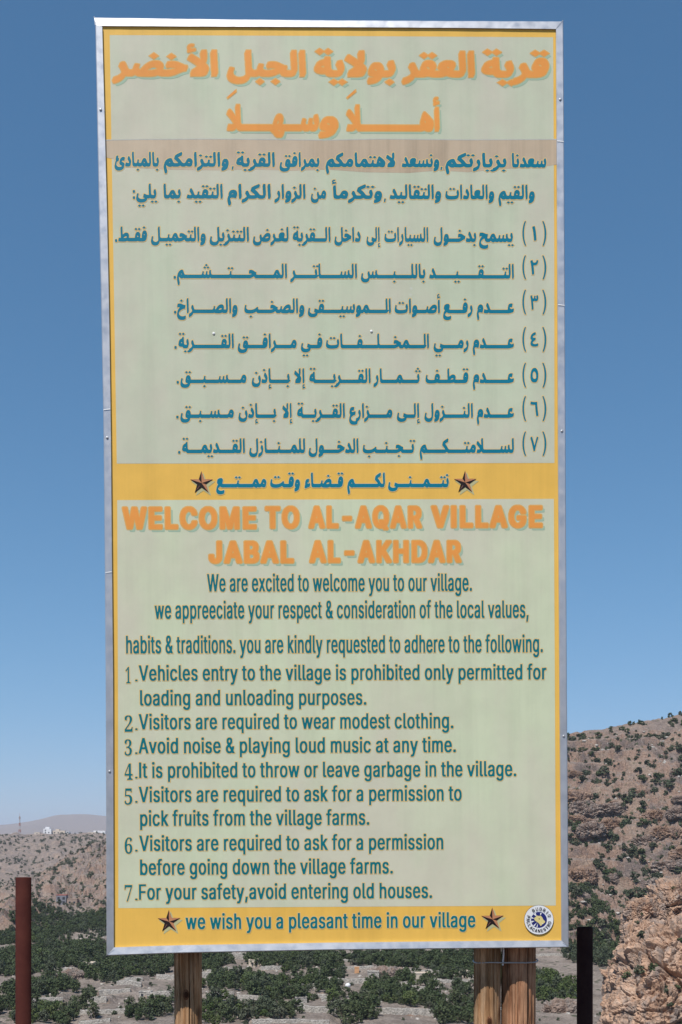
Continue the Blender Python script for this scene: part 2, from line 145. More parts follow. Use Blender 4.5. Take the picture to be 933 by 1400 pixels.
465238: [[122,-135,88,-129,56,-117,36,-103,23,-91,5,-59,-2,-25,2,16,21,94,27,113,43,144,62,145,94,128,95,122,73,44,80,19,100,-5,119,-17,156,-27,184,-29,231,-23,250,-17,273,-3,247,-2,222,5,203,17,190,34,183,66,186,75,186,91,208,172,231,208,247,220,266,229,316,230,337,220,356,201,367,184,379,144,380,119,384,106,431,104,439,100,445,91,445,78,426,9,413,-2,362,-3,348,-47,334,-70,308,-97,275,-117,238,-129,194,-136],[286,106,291,105,293,106,292,109,281,120,272,123,264,119,263,116,267,113],[225,271,177,303,172,309,188,323,228,348,276,316,281,309,276,303,244,280],[341,271,288,309,322,335,344,348,398,309,347,271]],
465239: [[-13,-1,-14,25,6,103,30,106,21,134,20,153,40,238,52,269,75,298,100,313,119,317,141,317,172,307,191,289,204,266,213,234,217,209,217,175,214,156,195,78,185,56,161,28,122,8,66,-2],[120,184,134,184,132,191,122,202,109,208,99,203,97,200,103,192],[53,355,5,388,0,394,8,403,53,433,62,429,94,407,109,394,66,362],[169,355,116,394,121,400,144,417,163,429,172,432,220,400,225,394,200,374]],
465240: [[-13,-1,-14,25,2,94,6,104,24,106,27,141,40,194,55,231,66,245,84,260,103,270,119,273,156,273,169,270,192,256,210,234,220,216,227,188,227,172,212,109,219,105,275,104,284,98,288,88,288,78,273,16,269,8,253,-2,191,-2,125,11,56,-2],[127,125,131,124,142,131,147,138,146,141,134,157,125,163,112,163,105,159,102,153],[62,314,14,347,12,353,66,391,117,356,120,350,72,315,66,313],[178,314,127,350,128,354,150,370,178,388,184,389,220,366,234,355,237,350,188,315,181,313]],
465244: [[-13,-1,-14,25,6,104,84,105,102,109,95,122,-1,216,-2,238,15,303,21,319,46,341,88,367,194,420,209,419,226,384,210,319,116,270,109,266,108,263,166,201,188,169,205,138,222,120,244,108,259,105,281,104,292,97,295,81,276,9,262,-2,219,-2,194,5,156,29,144,18,125,8,103,2,84,-2]],
465245: [[128,-117,91,-110,47,-92,25,-73,5,-41,-2,-9,-2,16,21,113,30,141,34,148,41,152,59,151,85,141,86,131,70,66,74,47,83,28,103,8,122,-1,144,-8,188,-8,212,-1,234,11,250,27,258,44,258,166,255,175,255,250,252,259,252,334,248,344,248,359,266,422,322,422,323,338,327,328,327,238,330,228,330,94,301,-25,285,-56,275,-70,261,-84,241,-98,209,-110,191,-114,172,-114,163,-117]],
465246: [[125,-117,88,-110,53,-95,41,-86,20,-66,8,-47,-2,-9,-2,16,21,113,30,141,34,148,41,152,59,151,85,141,86,131,70,66,77,38,86,25,112,2,144,-8,184,-8,219,2,238,14,256,33,261,44,261,72,258,81,258,159,255,169,255,247,252,256,252,334,248,344,248,359,266,422,322,422,323,338,327,328,327,238,330,228,330,159,333,141,343,122,350,114,369,105,391,104,404,94,405,78,388,13,382,3,372,-2,334,-2,316,4,312,0,304,-28,286,-59,258,-87,225,-104,188,-114,169,-114,159,-117]],
465247: [[-13,-1,-14,28,6,103,31,105,41,109,42,113,42,159,39,169,39,241,36,250,36,325,33,334,33,359,46,412,49,422,53,423,100,423,105,419,105,400,108,391,108,322,111,312,111,244,114,234,114,122,95,44,80,19,56,5,31,-2]],
465248: [[-13,-1,-14,28,6,103,31,105,41,109,42,113,42,166,39,175,39,259,36,269,36,359,49,412,53,422,56,423,103,423,108,419,108,356,111,347,111,256,114,247,114,166,117,147,127,122,133,116,153,105,178,104,188,94,189,75,173,9,166,2,156,-2,116,-2,103,2,78,17,56,5,31,-2]],
465249: [[22,-194,12,-159,-2,-91,-2,-75,-5,-66,-5,-3,18,81,34,106,22,118,20,125,37,188,53,214,78,239,100,251,128,258,150,258,181,251,200,239,220,216,226,203,236,169,236,153,239,144,236,119,217,41,210,25,200,14,188,14,156,23,122,27,112,30,84,23,69,14,67,0,70,-9,70,-25,89,-112,88,-122,72,-186,44,-195],[95,134,100,133,109,136,143,138,141,142,131,148,116,148,100,142]],
465250: [[25,-195,21,-191,2,-112,-11,-28,-11,13,-8,31,15,116,30,150,44,170,64,194,88,213,106,226,150,245,197,245,211,238,226,216,252,144,266,121,275,112,288,105,306,104,320,94,320,75,304,9,297,2,288,-2,250,-2,222,9,194,-7,144,-8,109,5,88,20,62,46,61,41,70,-22,92,-122,76,-187,44,-195],[164,106,169,106,170,109,161,125,150,134,139,131,137,128,139,125]],
465251: [[-13,-1,-14,25,6,103,19,105,31,112,41,121,54,141,77,191,91,211,109,230,131,242,147,245,172,245,200,235,220,219,235,197,245,175,248,156,248,128,226,41,216,24,206,14,178,2,125,2,97,8,66,23,47,8,25,-1],[152,109,166,108,169,109,170,113,161,125,147,135,134,135,122,122,131,115]],
465252: [[153,-10,112,2,92,16,72,34,48,9,22,-2,-13,-1,-14,25,6,103,25,108,38,121,68,178,86,206,109,230,128,242,141,245,184,245,201,238,223,216,235,194,262,134,270,122,284,108,297,105,316,104,323,100,329,91,330,78,313,13,300,-1,256,-2,241,2,222,13,206,-1,191,-7,172,-11],[161,103,169,102,170,109,159,126,150,136,144,139,138,138,129,131,141,117]],
465253: [[109,-113,66,-101,33,-81,15,-59,2,-31,-2,-9,-2,16,2,34,21,113,33,147,41,152,56,152,85,141,86,131,70,66,80,31,97,14,116,2,153,-8,184,-8,203,-4,239,13,258,31,261,38,254,75,230,138,246,206,278,223,297,222,317,181,326,153,333,119,333,75,330,59,310,-19,298,-47,273,-78,250,-95,222,-107,191,-114],[159,255,110,291,134,310,166,330,197,310,221,291,172,255,166,253]],
465254: [[131,-117,125,-114,106,-114,78,-107,47,-92,22,-70,5,-41,-2,-9,-2,16,18,103,33,147,41,152,56,152,85,141,86,131,70,66,77,38,94,14,119,-1,144,-8,197,-7,241,8,260,28,261,38,255,72,239,128,256,197,294,208,309,207,327,141,341,118,366,105,391,104,404,94,405,78,385,6,372,-2,319,1,307,-34,291,-64,267,-87,244,-101,228,-107,197,-114,175,-114,166,-117],[159,255,110,291,134,310,166,330,197,310,221,291,172,255,166,253]],
465255: [[-13,-1,-14,25,6,103,34,105,50,109,52,113,45,141,30,181,30,194,46,253,81,267,97,267,104,256,110,238,120,197,127,156,123,122,101,41,81,17,59,5,31,-2],[59,308,9,343,8,347,53,379,66,385,118,347,111,338,69,308]],
465256: [[-13,-1,-14,25,6,103,31,105,47,112,54,119,60,134,78,206,94,208,128,201,133,194,123,156,125,124,138,112,163,105,197,104,210,94,211,78,192,6,178,-2,125,-2,97,5,78,19,56,5,31,-2],[72,249,23,284,28,292,69,320,78,323,111,303,131,288,132,284,84,249,78,247]],
465259: [[163,-4,131,2,100,14,31,-2,-9,-2,-14,3,-14,25,2,94,6,104,22,106,27,150,46,222,60,244,71,284,93,312,97,314,112,313,197,248,253,192,263,178,280,141,279,106,263,44,253,21,241,8,222,-1,203,-5],[115,138,119,136,125,139,129,144,129,150,117,162,106,167,99,162,99,159]],
465261: [[16,-113,12,-109,5,-72,18,-19,22,-9,50,-4,56,0,41,8,30,19,21,31,17,44,17,84,43,178,56,201,78,223,100,233,150,232,172,220,192,197,204,169,211,138,211,81,185,-19,176,-37,158,-62,128,-85,103,-98,75,-107,41,-114],[111,103,125,102,127,103,125,111,106,126,96,122,93,119,94,114,103,105]],
465262: [[16,-113,12,-109,5,-72,21,-9,62,0,59,4,47,8,30,22,21,34,17,47,17,88,40,172,58,203,77,222,97,232,147,233,159,229,181,214,201,181,211,141,212,106,262,104,270,100,276,91,277,78,260,13,247,-1,191,-3,176,-37,159,-61,128,-85,103,-98,75,-107,41,-114],[120,106,125,106,125,111,106,126,97,123,94,119,106,108]],
465264: [[138,-117,94,-110,50,-92,20,-66,5,-41,-2,-9,-2,16,21,113,30,141,36,150,56,152,85,141,86,131,70,69,74,47,84,27,106,8,119,2,153,-8,169,-8,178,-11,216,-8,266,5,276,13,262,20,228,30,223,38,243,125,250,138,266,138,353,108,372,105,394,104,406,95,408,78,388,6,378,-1,362,-2,356,-5,351,-28,342,-50,317,-75,275,-98,247,-107,212,-114,184,-114,175,-117]],
465266: [[103,-239,52,-203,51,-200,91,-171,106,-163,131,-177,162,-200,148,-212,109,-239],[219,-238,169,-204,167,-200,184,-187,225,-162,278,-200,273,-206,231,-235],[138,-117,94,-110,50,-92,20,-66,5,-41,-2,-9,-2,16,21,113,30,141,36,150,56,152,85,141,86,131,70,69,74,47,84,27,106,8,119,2,153,-8,169,-8,178,-11,216,-8,266,5,276,13,262,20,228,30,223,38,243,125,250,138,266,138,353,108,372,105,394,104,406,95,408,78,388,6,378,-1,362,-2,356,-5,351,-28,342,-50,317,-75,275,-98,247,-107,212,-114,184,-114,175,-117]],
465267: [[-3,-126,-56,-87,-53,-83,0,-48,59,-87,6,-123],[116,-126,59,-87,116,-48,147,-68,172,-87,128,-120],[-13,-1,-14,25,6,103,44,105,59,109,61,113,57,131,39,181,40,194,56,253,91,267,109,266,123,228,136,166,136,141,133,122,113,47,105,31,92,19,75,8,34,-2]],
465268: [[31,-126,-22,-87,25,-52,34,-49,83,-81,87,-87,83,-94,41,-123],[147,-126,94,-87,97,-83,150,-48,194,-77,205,-87,156,-123],[-13,-1,-14,25,6,103,31,105,47,108,66,124,70,131,83,194,91,207,103,208,141,200,142,194,133,153,133,125,141,114,153,108,172,105,212,104,226,94,227,78,210,13,206,5,197,-1,131,-2,103,5,88,17,66,5,38,-2]],
465275: [[44,-1,42,44,58,106,97,136,125,166,89,197,5,259,21,325,44,357,59,357,178,266,180,303,177,312,173,353,190,416,203,420,219,420,228,423,244,422,248,412,248,394,252,384,252,294,233,216,257,184,273,147,273,119,254,41,239,19,216,5,200,2,178,2,169,-2]],
465276: [[28,-1,9,3,8,9,12,34,31,106,59,108,69,105,84,105,109,108,130,116,89,169,5,253,21,319,47,345,62,345,102,309,108,300,145,263,170,231,178,226,180,250,177,259,177,334,173,344,173,359,187,412,190,422,194,423,244,422,248,412,248,341,252,331,252,259,255,250,255,178,258,169,258,141,262,125,272,112,294,105,325,104,338,94,339,78,320,6,306,-2,253,-2,234,2,209,14,196,28,191,41,188,42,159,18,131,5,100,-2]],
300049: [[34,-1,34,16,66,18,72,22,77,31,76,200,75,202,72,202,48,178,38,173,28,174,19,180,15,188,15,197,44,208,91,242,125,241,127,34,130,25,138,18,169,16,169,0]],
300050: [[13,-1,12,34,73,97,92,119,107,147,114,178,114,191,107,213,100,220,84,223,65,213,58,197,58,178,54,166,47,164,34,168,21,175,15,184,14,206,18,216,34,232,62,242,109,242,125,238,144,229,160,209,164,197,163,175,151,147,139,131,48,38,125,37,134,40,145,50,153,69,169,70,173,66,170,50,169,0]],
300051: [[75,-4,50,-1,21,13,12,25,11,47,19,57,38,63,40,47,47,33,53,27,72,20,88,20,100,24,113,38,120,56,120,78,112,95,100,107,78,114,53,114,48,119,50,132,88,137,103,149,111,166,110,203,105,213,91,223,81,223,72,220,65,213,58,200,55,175,50,170,41,171,24,178,15,188,11,200,20,222,28,229,47,238,62,242,109,242,125,238,144,229,160,209,164,197,164,181,154,156,139,141,118,128,150,113,161,103,170,88,173,66,163,31,144,12,112,-1]],
300052: [[62,-1,62,16,88,21,95,28,98,41,97,59,9,61,5,66,5,84,97,236,103,239,141,239,145,234,145,91,150,86,178,86,183,81,182,62,147,60,145,41,149,28,155,22,179,16,180,3,175,-2],[32,88,97,88,97,198,37,100]],
300053: [[75,-4,50,-1,24,13,15,28,15,47,24,56,34,61,42,53,43,44,53,27,69,20,84,20,97,24,109,36,117,50,117,91,108,109,88,123,56,123,34,118,21,125,30,234,34,239,153,239,158,234,159,181,156,180,141,181,135,197,128,202,56,202,52,197,52,181,48,172,50,143,103,145,128,138,142,131,159,114,167,100,170,84,170,62,167,47,147,17,128,5,109,-1]],
300054: [[94,-4,75,-1,59,5,47,14,33,31,24,50,17,75,17,91,14,100,17,147,21,166,33,197,59,227,72,235,91,242,131,242,156,232,166,223,170,213,170,203,167,194,153,183,141,180,131,181,129,200,122,217,109,223,94,220,80,206,74,197,64,159,64,141,69,138,84,145,109,148,131,145,150,135,164,122,170,113,177,88,177,69,173,50,163,28,147,11,125,-1],[89,22,111,22,120,31,127,53,127,94,123,106,112,120,100,127,78,123,62,109,64,72,68,53,74,38]],
300055: [[59,-1,57,3,62,16,129,166,143,203,56,204,47,201,40,194,34,171,19,170,14,175,18,238,175,238,177,225,173,213,88,9,81,-1]],
501600: [[-16,-1,-17,25,-13,44,6,91,163,92,176,84,179,66,160,19,155,9,141,-1]],
565155: [[28,-1,27,25,23,34,23,141,20,150,20,259,17,269,17,325,38,376,91,377,95,372,95,319,98,309,98,200,102,191,102,81,105,72,105,53,85,3,81,-1],[6,409,0,431,2,441,9,450,-1,472,-2,484,8,513,24,528,38,535,81,535,85,531,86,522,76,497,47,498,40,494,39,488,43,478,50,470,66,462,91,470,101,469,108,450,101,434,44,415,16,408]],
565165: [[28,-1,27,75,23,84,23,188,20,197,20,300,17,309,17,359,38,410,91,411,95,406,95,356,98,347,98,244,102,234,102,134,105,125,105,53,85,3,81,-1]],
565169: [[50,-130,6,-95,-1,-84,46,-44,53,-41,61,-44,97,-73,106,-83,107,-87,61,-128,53,-131],[-16,-1,-17,25,-13,44,6,91,34,92,50,96,52,100,42,141,27,181,27,194,46,241,81,254,100,254,107,244,113,225,123,184,130,144,126,109,101,44,78,17,56,5,28,-2]],
565170: [[81,-130,34,-92,30,-84,77,-44,88,-40,128,-73,138,-83,138,-87,92,-128,84,-131],[-16,-1,-17,25,-13,44,6,91,31,93,51,103,58,147,78,194,97,195,131,188,135,184,127,144,127,116,138,102,166,92,200,92,213,81,213,62,195,16,189,6,178,-1,122,-2,94,5,75,19,53,5,28,-2]],
565172: [[197,-1,175,5,161,13,148,25,134,45,91,42,81,45,66,45,41,52,28,58,8,75,-1,91,-5,106,-1,141,31,214,53,236,75,251,125,271,140,309,144,311,197,309,202,300,202,247,205,238,205,181,208,172,208,138,215,113,225,102,234,96,247,92,272,92,281,86,286,78,285,62,267,16,259,5,247,-2],[108,141,126,141,125,176,100,170,81,159,81,155,91,146],[66,349,12,394,13,397,66,442,83,431,122,399,125,399,142,412,174,441,178,442,232,397,228,389,178,349,174,350,125,392,111,384,83,359]],
565184: [[128,-129,75,-84,108,-53,131,-38,183,-78,185,-84,142,-122],[-16,-1,-17,31,6,91,62,96,91,102,128,115,134,119,125,126,75,136,38,130,25,130,19,133,11,166,12,172,31,219,53,227,72,230,116,230,150,223,169,217,256,171,288,166,292,153,292,134,281,106,283,103,297,96,316,92,347,92,356,86,361,78,360,59,342,13,333,3,322,-2,269,-2,241,5,222,15,211,25,194,54,125,21,78,5,38,-2]],
565191: [[-16,-1,-17,31,6,91,62,96,91,102,128,115,134,119,125,126,75,136,38,130,25,130,19,133,11,169,31,219,38,223,72,230,116,230,138,226,169,217,256,171,288,166,292,153,292,131,273,84,269,80,241,76,222,70,125,21,78,5,38,-2],[81,262,28,306,61,338,84,353,136,312,138,306,95,269]],
565198: [[-16,-116,-26,-94,-30,-75,-10,-25,44,-1,69,17,92,41,95,56,92,81,76,122,61,150,80,203,109,220,134,219,142,209,154,181,177,116,184,105,191,99,206,93,228,92,236,88,242,78,242,66,223,19,217,9,203,-2,163,-2,144,4,112,-45,76,-78,56,-92,25,-107,0,-117]],
565203: [[-16,-1,-17,25,-13,44,6,91,28,93,38,96,45,103,55,141,75,188,100,189,128,179,130,172,120,131,121,109,125,102,134,96,147,92,163,92,176,97,182,106,187,141,208,191,241,192,259,188,264,181,255,128,255,109,259,102,269,96,281,92,300,93,307,97,308,106,298,144,283,181,283,191,305,241,337,254,360,253,370,228,380,191,386,156,386,125,379,97,360,50,350,30,331,12,313,2,297,-2,241,-2,225,2,203,16,181,2,166,-2,103,-2,91,2,66,17,50,5,25,-2]],
565216: [[156,-7,119,-2,97,5,72,22,53,8,28,-1,-16,0,-17,25,-13,44,6,91,25,93,47,105,51,113,55,134,74,181,81,189,103,189,132,181,132,175,123,144,123,116,134,102,144,97,195,159,212,177,246,203,272,220,316,236,359,239,384,235,403,229,416,220,434,201,442,188,448,162,448,141,437,106,437,100,469,92,503,92,517,81,517,62,498,16,492,6,481,-1,428,-2,372,14,341,2,288,-8],[232,88,294,86,331,93,364,106,367,109,367,119,351,134,337,142,313,142,294,135,262,117,247,105],[322,271,270,316,325,362,354,341,381,316,339,278,328,271]],
565228: [[-16,-1,-17,25,-13,44,6,91,38,94,36,100,18,116,8,138,8,150,27,200,33,213,44,223,84,248,119,258,184,257,197,254,216,245,230,231,239,213,239,181,235,166,209,103,212,99,250,92,291,92,300,86,305,75,304,66,285,19,272,2,266,-2,209,-2,159,8,119,23,69,5,50,2,31,-2],[146,138,150,137,158,144,158,150,138,163,123,162]],
565239: [[-16,-1,-17,25,-13,44,6,91,40,94,27,109,21,122,17,138,17,153,24,188,52,256,75,286,100,301,119,305,144,305,175,295,194,276,207,253,217,222,220,197,220,162,213,128,185,59,177,47,158,28,119,8,62,-2],[123,172,131,170,136,175,127,194,109,207,97,204,96,194,102,184,109,177],[56,337,33,353,2,381,3,384,19,398,56,428,112,386,163,427,169,427,212,392,222,381,169,337,158,341,112,378,61,338]],
565240: [[-16,-1,-17,25,-13,44,6,91,22,94,23,103,20,119,24,144,46,200,55,219,67,234,84,248,103,257,119,261,159,260,172,257,197,242,213,222,223,203,230,175,226,141,212,106,210,97,222,92,278,92,288,86,292,75,292,66,267,9,259,2,250,-2,188,-2,122,11,53,-2],[131,113,145,122,148,131,132,156,122,163,109,163,102,156,105,141,114,128],[69,293,15,338,19,345,69,384,76,381,122,343,136,350,175,383,181,383,222,352,234,338,181,293,167,300,125,335,121,334,73,294]],
565246: [[122,-117,84,-110,50,-95,38,-86,17,-66,5,-47,-5,-9,-5,16,12,81,34,136,41,139,62,138,88,129,89,125,88,116,77,81,73,56,80,25,89,13,116,-10,147,-20,184,-20,225,-7,252,16,258,34,258,72,255,81,255,159,252,169,252,247,248,256,248,334,245,344,245,359,266,410,325,410,327,325,330,316,330,225,333,216,333,147,337,128,346,109,356,99,375,92,394,92,403,86,408,78,407,62,388,16,381,5,369,-2,331,-2,316,3,288,-53,253,-88,222,-104,203,-110,184,-114,166,-114,156,-117]],
565247: [[-16,-1,-17,31,6,91,31,93,39,100,39,159,36,169,36,241,33,250,30,363,50,410,103,411,108,406,108,388,111,378,111,309,114,300,114,231,117,222,117,109,113,94,88,34,73,16,53,5,28,-2]],
565259: [[159,-4,128,2,97,14,28,-2,-13,-2,-17,3,-17,25,-13,44,6,91,22,93,23,97,20,109,20,134,27,162,71,272,93,300,97,302,116,301,200,236,256,179,267,166,283,128,282,94,260,38,252,22,238,8,219,-1,200,-5],[118,125,122,124,129,131,126,150,114,162,103,167,99,162,99,153,105,141]],
565260: [[112,-107,91,-101,68,-87,47,-67,31,-41,22,-42,13,-35,-25,-5,-31,3,-25,11,23,50,27,84,33,113,62,184,88,226,105,244,128,257,141,261,175,261,194,254,208,241,220,219,223,203,223,159,204,100,244,92,284,92,291,88,298,69,275,11,266,2,246,-3,223,-66,208,-87,194,-98,169,-108],[158,-12,166,-13,167,-9,153,4,138,10,120,13,121,9,134,-4],[102,103,103,101,112,102,138,115,145,122,145,144,134,163,128,161,108,138,102,113]],
565261: [[13,-113,8,-109,2,-72,21,-22,75,-10,81,-6,75,-2,50,2,38,8,24,22,15,41,15,88,24,119,43,166,56,189,75,208,97,220,153,220,175,208,195,184,207,156,214,125,214,69,211,53,185,-16,176,-34,158,-59,125,-85,100,-98,72,-107,38,-114],[114,91,130,91,123,109,112,120,103,126,94,123,91,119,93,106,105,94]],
565262: [[13,-113,8,-109,2,-72,21,-22,75,-10,89,-3,59,2,44,8,25,24,15,44,15,91,40,159,58,191,77,209,97,220,150,220,163,217,184,201,204,169,214,128,215,94,266,92,273,88,279,78,279,62,260,16,244,-1,191,-3,176,-34,159,-57,125,-85,100,-98,72,-107,38,-114],[123,94,129,94,129,100,112,120,103,126,93,122,93,109,100,102,109,96]],
565267: [[0,-133,-53,-87,3,-41,49,-78,59,-83,112,-41,169,-87,112,-134,59,-91,52,-94,6,-133],[-16,-1,-17,25,-13,44,6,91,44,92,59,96,61,100,54,131,36,181,37,194,56,241,91,254,112,254,133,188,139,153,139,128,132,97,107,38,91,20,78,12,53,2,31,-2]],
565271: [[41,-1,39,44,58,94,97,123,127,153,129,159,86,197,2,259,2,266,21,312,44,344,62,345,164,266,175,260,177,303,173,312,170,353,190,403,203,408,219,408,228,411,247,410,252,400,252,381,255,372,255,281,245,234,234,206,238,199,260,172,277,134,277,106,273,91,251,38,239,22,225,12,197,2,175,2,166,-2],[9,374,5,378,2,397,5,409,12,416,2,434,2,456,12,481,24,494,38,501,56,505,84,501,87,497,86,481,78,465,47,463,41,460,40,456,45,444,62,430,72,430,91,436,103,435,110,416,104,400,44,380,16,373]],
565275: [[41,-1,39,44,58,94,97,123,127,153,129,159,86,197,2,259,2,266,21,312,44,344,62,345,164,266,175,260,177,303,173,312,170,353,190,403,203,408,219,408,228,411,247,410,252,400,252,381,255,372,255,281,245,234,234,206,238,199,260,172,277,134,277,106,273,91,251,38,239,22,225,12,197,2,175,2,166,-2]],
565276: [[25,-1,6,3,5,9,12,47,31,94,62,95,72,92,84,92,122,99,131,102,134,106,119,129,86,169,2,253,2,259,21,306,47,332,66,332,105,297,175,220,177,250,173,259,173,334,170,344,171,363,191,410,247,410,252,400,252,328,255,319,255,247,258,238,258,166,261,156,261,128,265,113,275,99,297,92,328,92,342,81,342,62,320,9,313,2,303,-2,250,-2,231,2,206,14,193,28,188,41,184,42,156,18,128,5,97,-2]],
100038: [[78,-7,50,-1,22,18,5,50,5,81,12,100,22,114,51,138,51,141,40,153,27,181,27,216,33,234,47,248,66,257,84,261,119,261,144,254,154,247,167,234,173,216,173,188,170,175,161,162,130,134,128,131,130,125,148,103,159,95,161,109,166,114,216,113,217,97,213,75,200,44,203,36,233,0,228,-5,175,-5,159,5,147,-1,112,-8],[97,28,109,30,128,44,125,51,92,91,81,98,68,84,62,72,62,59,65,50,78,36],[93,172,97,171,111,184,117,197,117,206,113,216,106,223,100,225,88,217,81,200,83,188]],
100044: [[9,-63,8,-41,21,38,78,38,79,25,54,-62]],
100046: [[28,-4,16,5,11,19,15,34,22,42,28,45,66,45,78,39,83,28,83,13,72,-2,66,-5]],
100065: [[-3,-4,-4,6,87,253,94,258,150,257,245,3,244,-3,186,-3,159,66,84,67,77,62,63,19,53,-4],[93,103,146,103,123,175,119,179]],
100066: [[19,-4,18,256,147,258,172,251,184,245,201,228,211,203,211,172,207,159,194,142,182,134,211,109,220,91,220,50,217,38,207,22,191,8,163,-2,141,-2,131,-5],[74,34,131,33,153,43,164,62,164,75,160,88,145,103,131,110,75,110],[74,147,112,145,136,153,148,166,154,175,155,191,150,204,138,217,119,223,75,222]],
100067: [[116,-7,94,-4,69,5,47,20,30,41,18,62,11,88,8,103,8,150,12,172,27,209,36,222,55,241,81,254,106,261,159,261,188,254,206,245,230,222,242,203,248,181,247,172,194,171,175,204,163,213,138,223,116,220,99,209,84,195,74,178,68,159,64,141,64,113,71,84,80,66,94,48,119,33,134,30,156,37,169,45,182,59,190,78,194,82,244,83,247,81,248,72,242,50,231,33,203,8,184,-1,169,-5,150,-8]],
100068: [[19,-4,18,256,141,258,178,248,201,234,226,206,232,194,242,159,242,97,235,69,222,42,200,20,188,12,153,-1,128,-2,119,-5],[74,34,119,33,141,40,163,55,173,69,182,91,186,106,186,150,176,181,154,206,128,220,109,223,78,223,73,219]],
100069: [[19,-4,18,256,197,257,198,228,194,223,74,222,75,146,184,145,189,141,189,116,184,111,75,110,73,38,78,33,197,33,202,28,201,-3]],
100070: [[19,-4,18,256,197,257,198,228,194,223,74,222,75,143,181,142,186,138,186,113,181,108,75,107,72,-3]],
100073: [[19,-4,17,253,22,258,72,258,77,253,77,0,72,-5]],
100076: [[19,-4,17,253,22,258,69,258,73,253,74,34,188,33,192,28,192,0,188,-5]],
100078: [[19,-4,18,256,81,257,168,119,181,99,184,98,187,256,244,257,244,-3,181,-4,82,153,75,160,72,-3]],
100079: [[112,-7,94,-4,69,5,47,20,24,50,15,72,8,103,8,150,12,172,18,191,33,219,50,236,62,245,81,254,106,261,159,261,178,257,200,248,212,239,234,217,248,194,258,159,258,97,254,78,231,33,203,8,184,-1,169,-5,150,-8],[130,31,134,30,147,33,166,43,180,56,195,81,202,106,202,150,198,166,185,191,163,213,138,223,125,223,109,217,86,197,74,178,64,141,64,113,68,94,80,66,97,46,119,33]],
100080: [[19,-4,18,256,144,258,178,248,201,228,210,213,217,191,217,159,207,128,189,106,159,93,141,89,75,88,72,-3],[74,125,109,123,128,127,141,133,150,143,157,156,160,175,157,191,151,203,142,213,128,220,112,223,74,222]],
100082: [[19,-4,18,256,144,258,163,254,184,245,205,225,210,216,217,191,217,159,213,144,200,121,175,104,174,100,226,3,226,-3,166,-4,112,92,106,95,78,95,73,91,72,-3],[74,131,112,130,138,137,147,144,157,159,161,178,154,200,139,216,112,223,74,222]],
100083: [[81,-7,56,-1,38,8,20,25,8,50,9,69,62,69,68,56,81,40,100,30,119,30,138,37,150,46,157,56,160,72,156,83,144,95,125,104,56,124,38,136,21,153,15,169,15,206,21,222,31,236,59,254,88,261,141,261,156,257,184,245,200,229,210,209,214,194,212,187,156,187,151,203,141,214,125,223,112,225,100,223,88,217,77,206,71,194,71,181,84,164,100,155,169,135,194,120,207,106,217,84,217,59,213,44,202,22,191,12,169,-1,141,-8]],
100084: [[84,-4,83,219,78,223,6,224,6,256,219,257,219,224,143,222,142,0,138,-5]],
100085: [[103,-7,75,-1,52,13,33,31,21,56,17,72,18,256,72,256,73,91,77,72,87,53,96,44,112,33,134,30,147,33,166,45,176,59,182,75,184,256,241,257,242,78,235,50,226,31,209,14,197,5,172,-4,153,-8]],
100086: [[91,-4,2,231,-4,250,-4,256,54,256,60,244,118,78,122,76,183,253,191,258,241,257,242,247,235,225,151,-3]],
100087: [[66,-4,5,213,-5,253,-3,257,54,256,93,103,97,97,101,103,140,256,200,257,204,253,243,100,247,96,287,250,290,256,347,256,348,250,285,22,276,-3,215,-3,172,153,162,125,129,0,122,-5]],
100097: [[56,-7,28,2,12,19,2,47,5,75,19,95,34,104,59,111,116,118,124,125,123,141,112,155,100,161,84,157,75,151,63,134,59,133,41,133,16,140,9,144,8,150,16,164,31,180,56,192,72,195,122,195,147,188,156,183,172,167,180,147,179,-3,131,-5,122,-2,103,-8],[80,28,91,27,104,34,117,47,126,69,125,82,109,83,88,79,72,73,64,66,58,53,62,41,69,33]],
100098: [[91,-7,72,-1,62,-5,19,-5,14,0,14,253,19,258,69,257,72,190,91,195,138,195,153,192,172,182,186,169,198,150,204,131,208,113,208,75,201,47,184,18,166,2,150,-4,134,-8],[109,28,125,33,138,46,148,66,152,84,152,106,142,138,126,153,109,161,94,154,84,145,74,128,70,113,70,75,74,62,81,49,94,36]],
100099: [[78,-7,56,-1,39,9,25,24,12,47,5,75,5,116,12,141,21,159,36,175,44,182,62,192,78,195,128,195,153,188,170,178,181,167,192,147,191,136,172,130,144,130,138,133,126,150,116,157,103,161,88,154,74,141,65,122,61,106,61,81,65,66,74,47,84,36,103,28,120,34,144,61,169,61,184,57,191,53,192,41,176,16,144,-4,125,-8]],
100100: [[75,-7,53,-1,34,11,21,28,12,47,5,72,5,116,12,144,24,166,36,178,59,192,75,195,122,195,141,190,144,257,197,257,197,-3,150,-5,144,-1,119,-8],[103,28,117,34,131,49,138,62,142,78,142,113,135,134,120,153,103,161,91,157,72,139,61,106,62,78,65,66,74,47,88,33]],
100101: [[81,-7,50,2,38,11,21,28,12,47,5,72,5,113,8,131,23,162,42,181,62,192,78,195,128,195,144,192,164,181,182,162,192,144,198,116,197,84,66,83,61,78,65,62,72,49,84,36,106,27,131,40,140,53,144,55,172,55,188,51,194,47,195,41,185,22,175,11,147,-4,128,-8],[62,116,140,116,138,128,131,142,119,154,103,161,91,157,77,147,65,128]],
100102: [[28,-4,27,156,22,161,-7,162,-7,191,26,194,27,222,30,238,36,247,50,260,69,267,125,267,133,259,132,250,126,234,97,232,88,223,83,213,84,193,126,191,127,166,122,161,88,161,83,156,82,-3]],
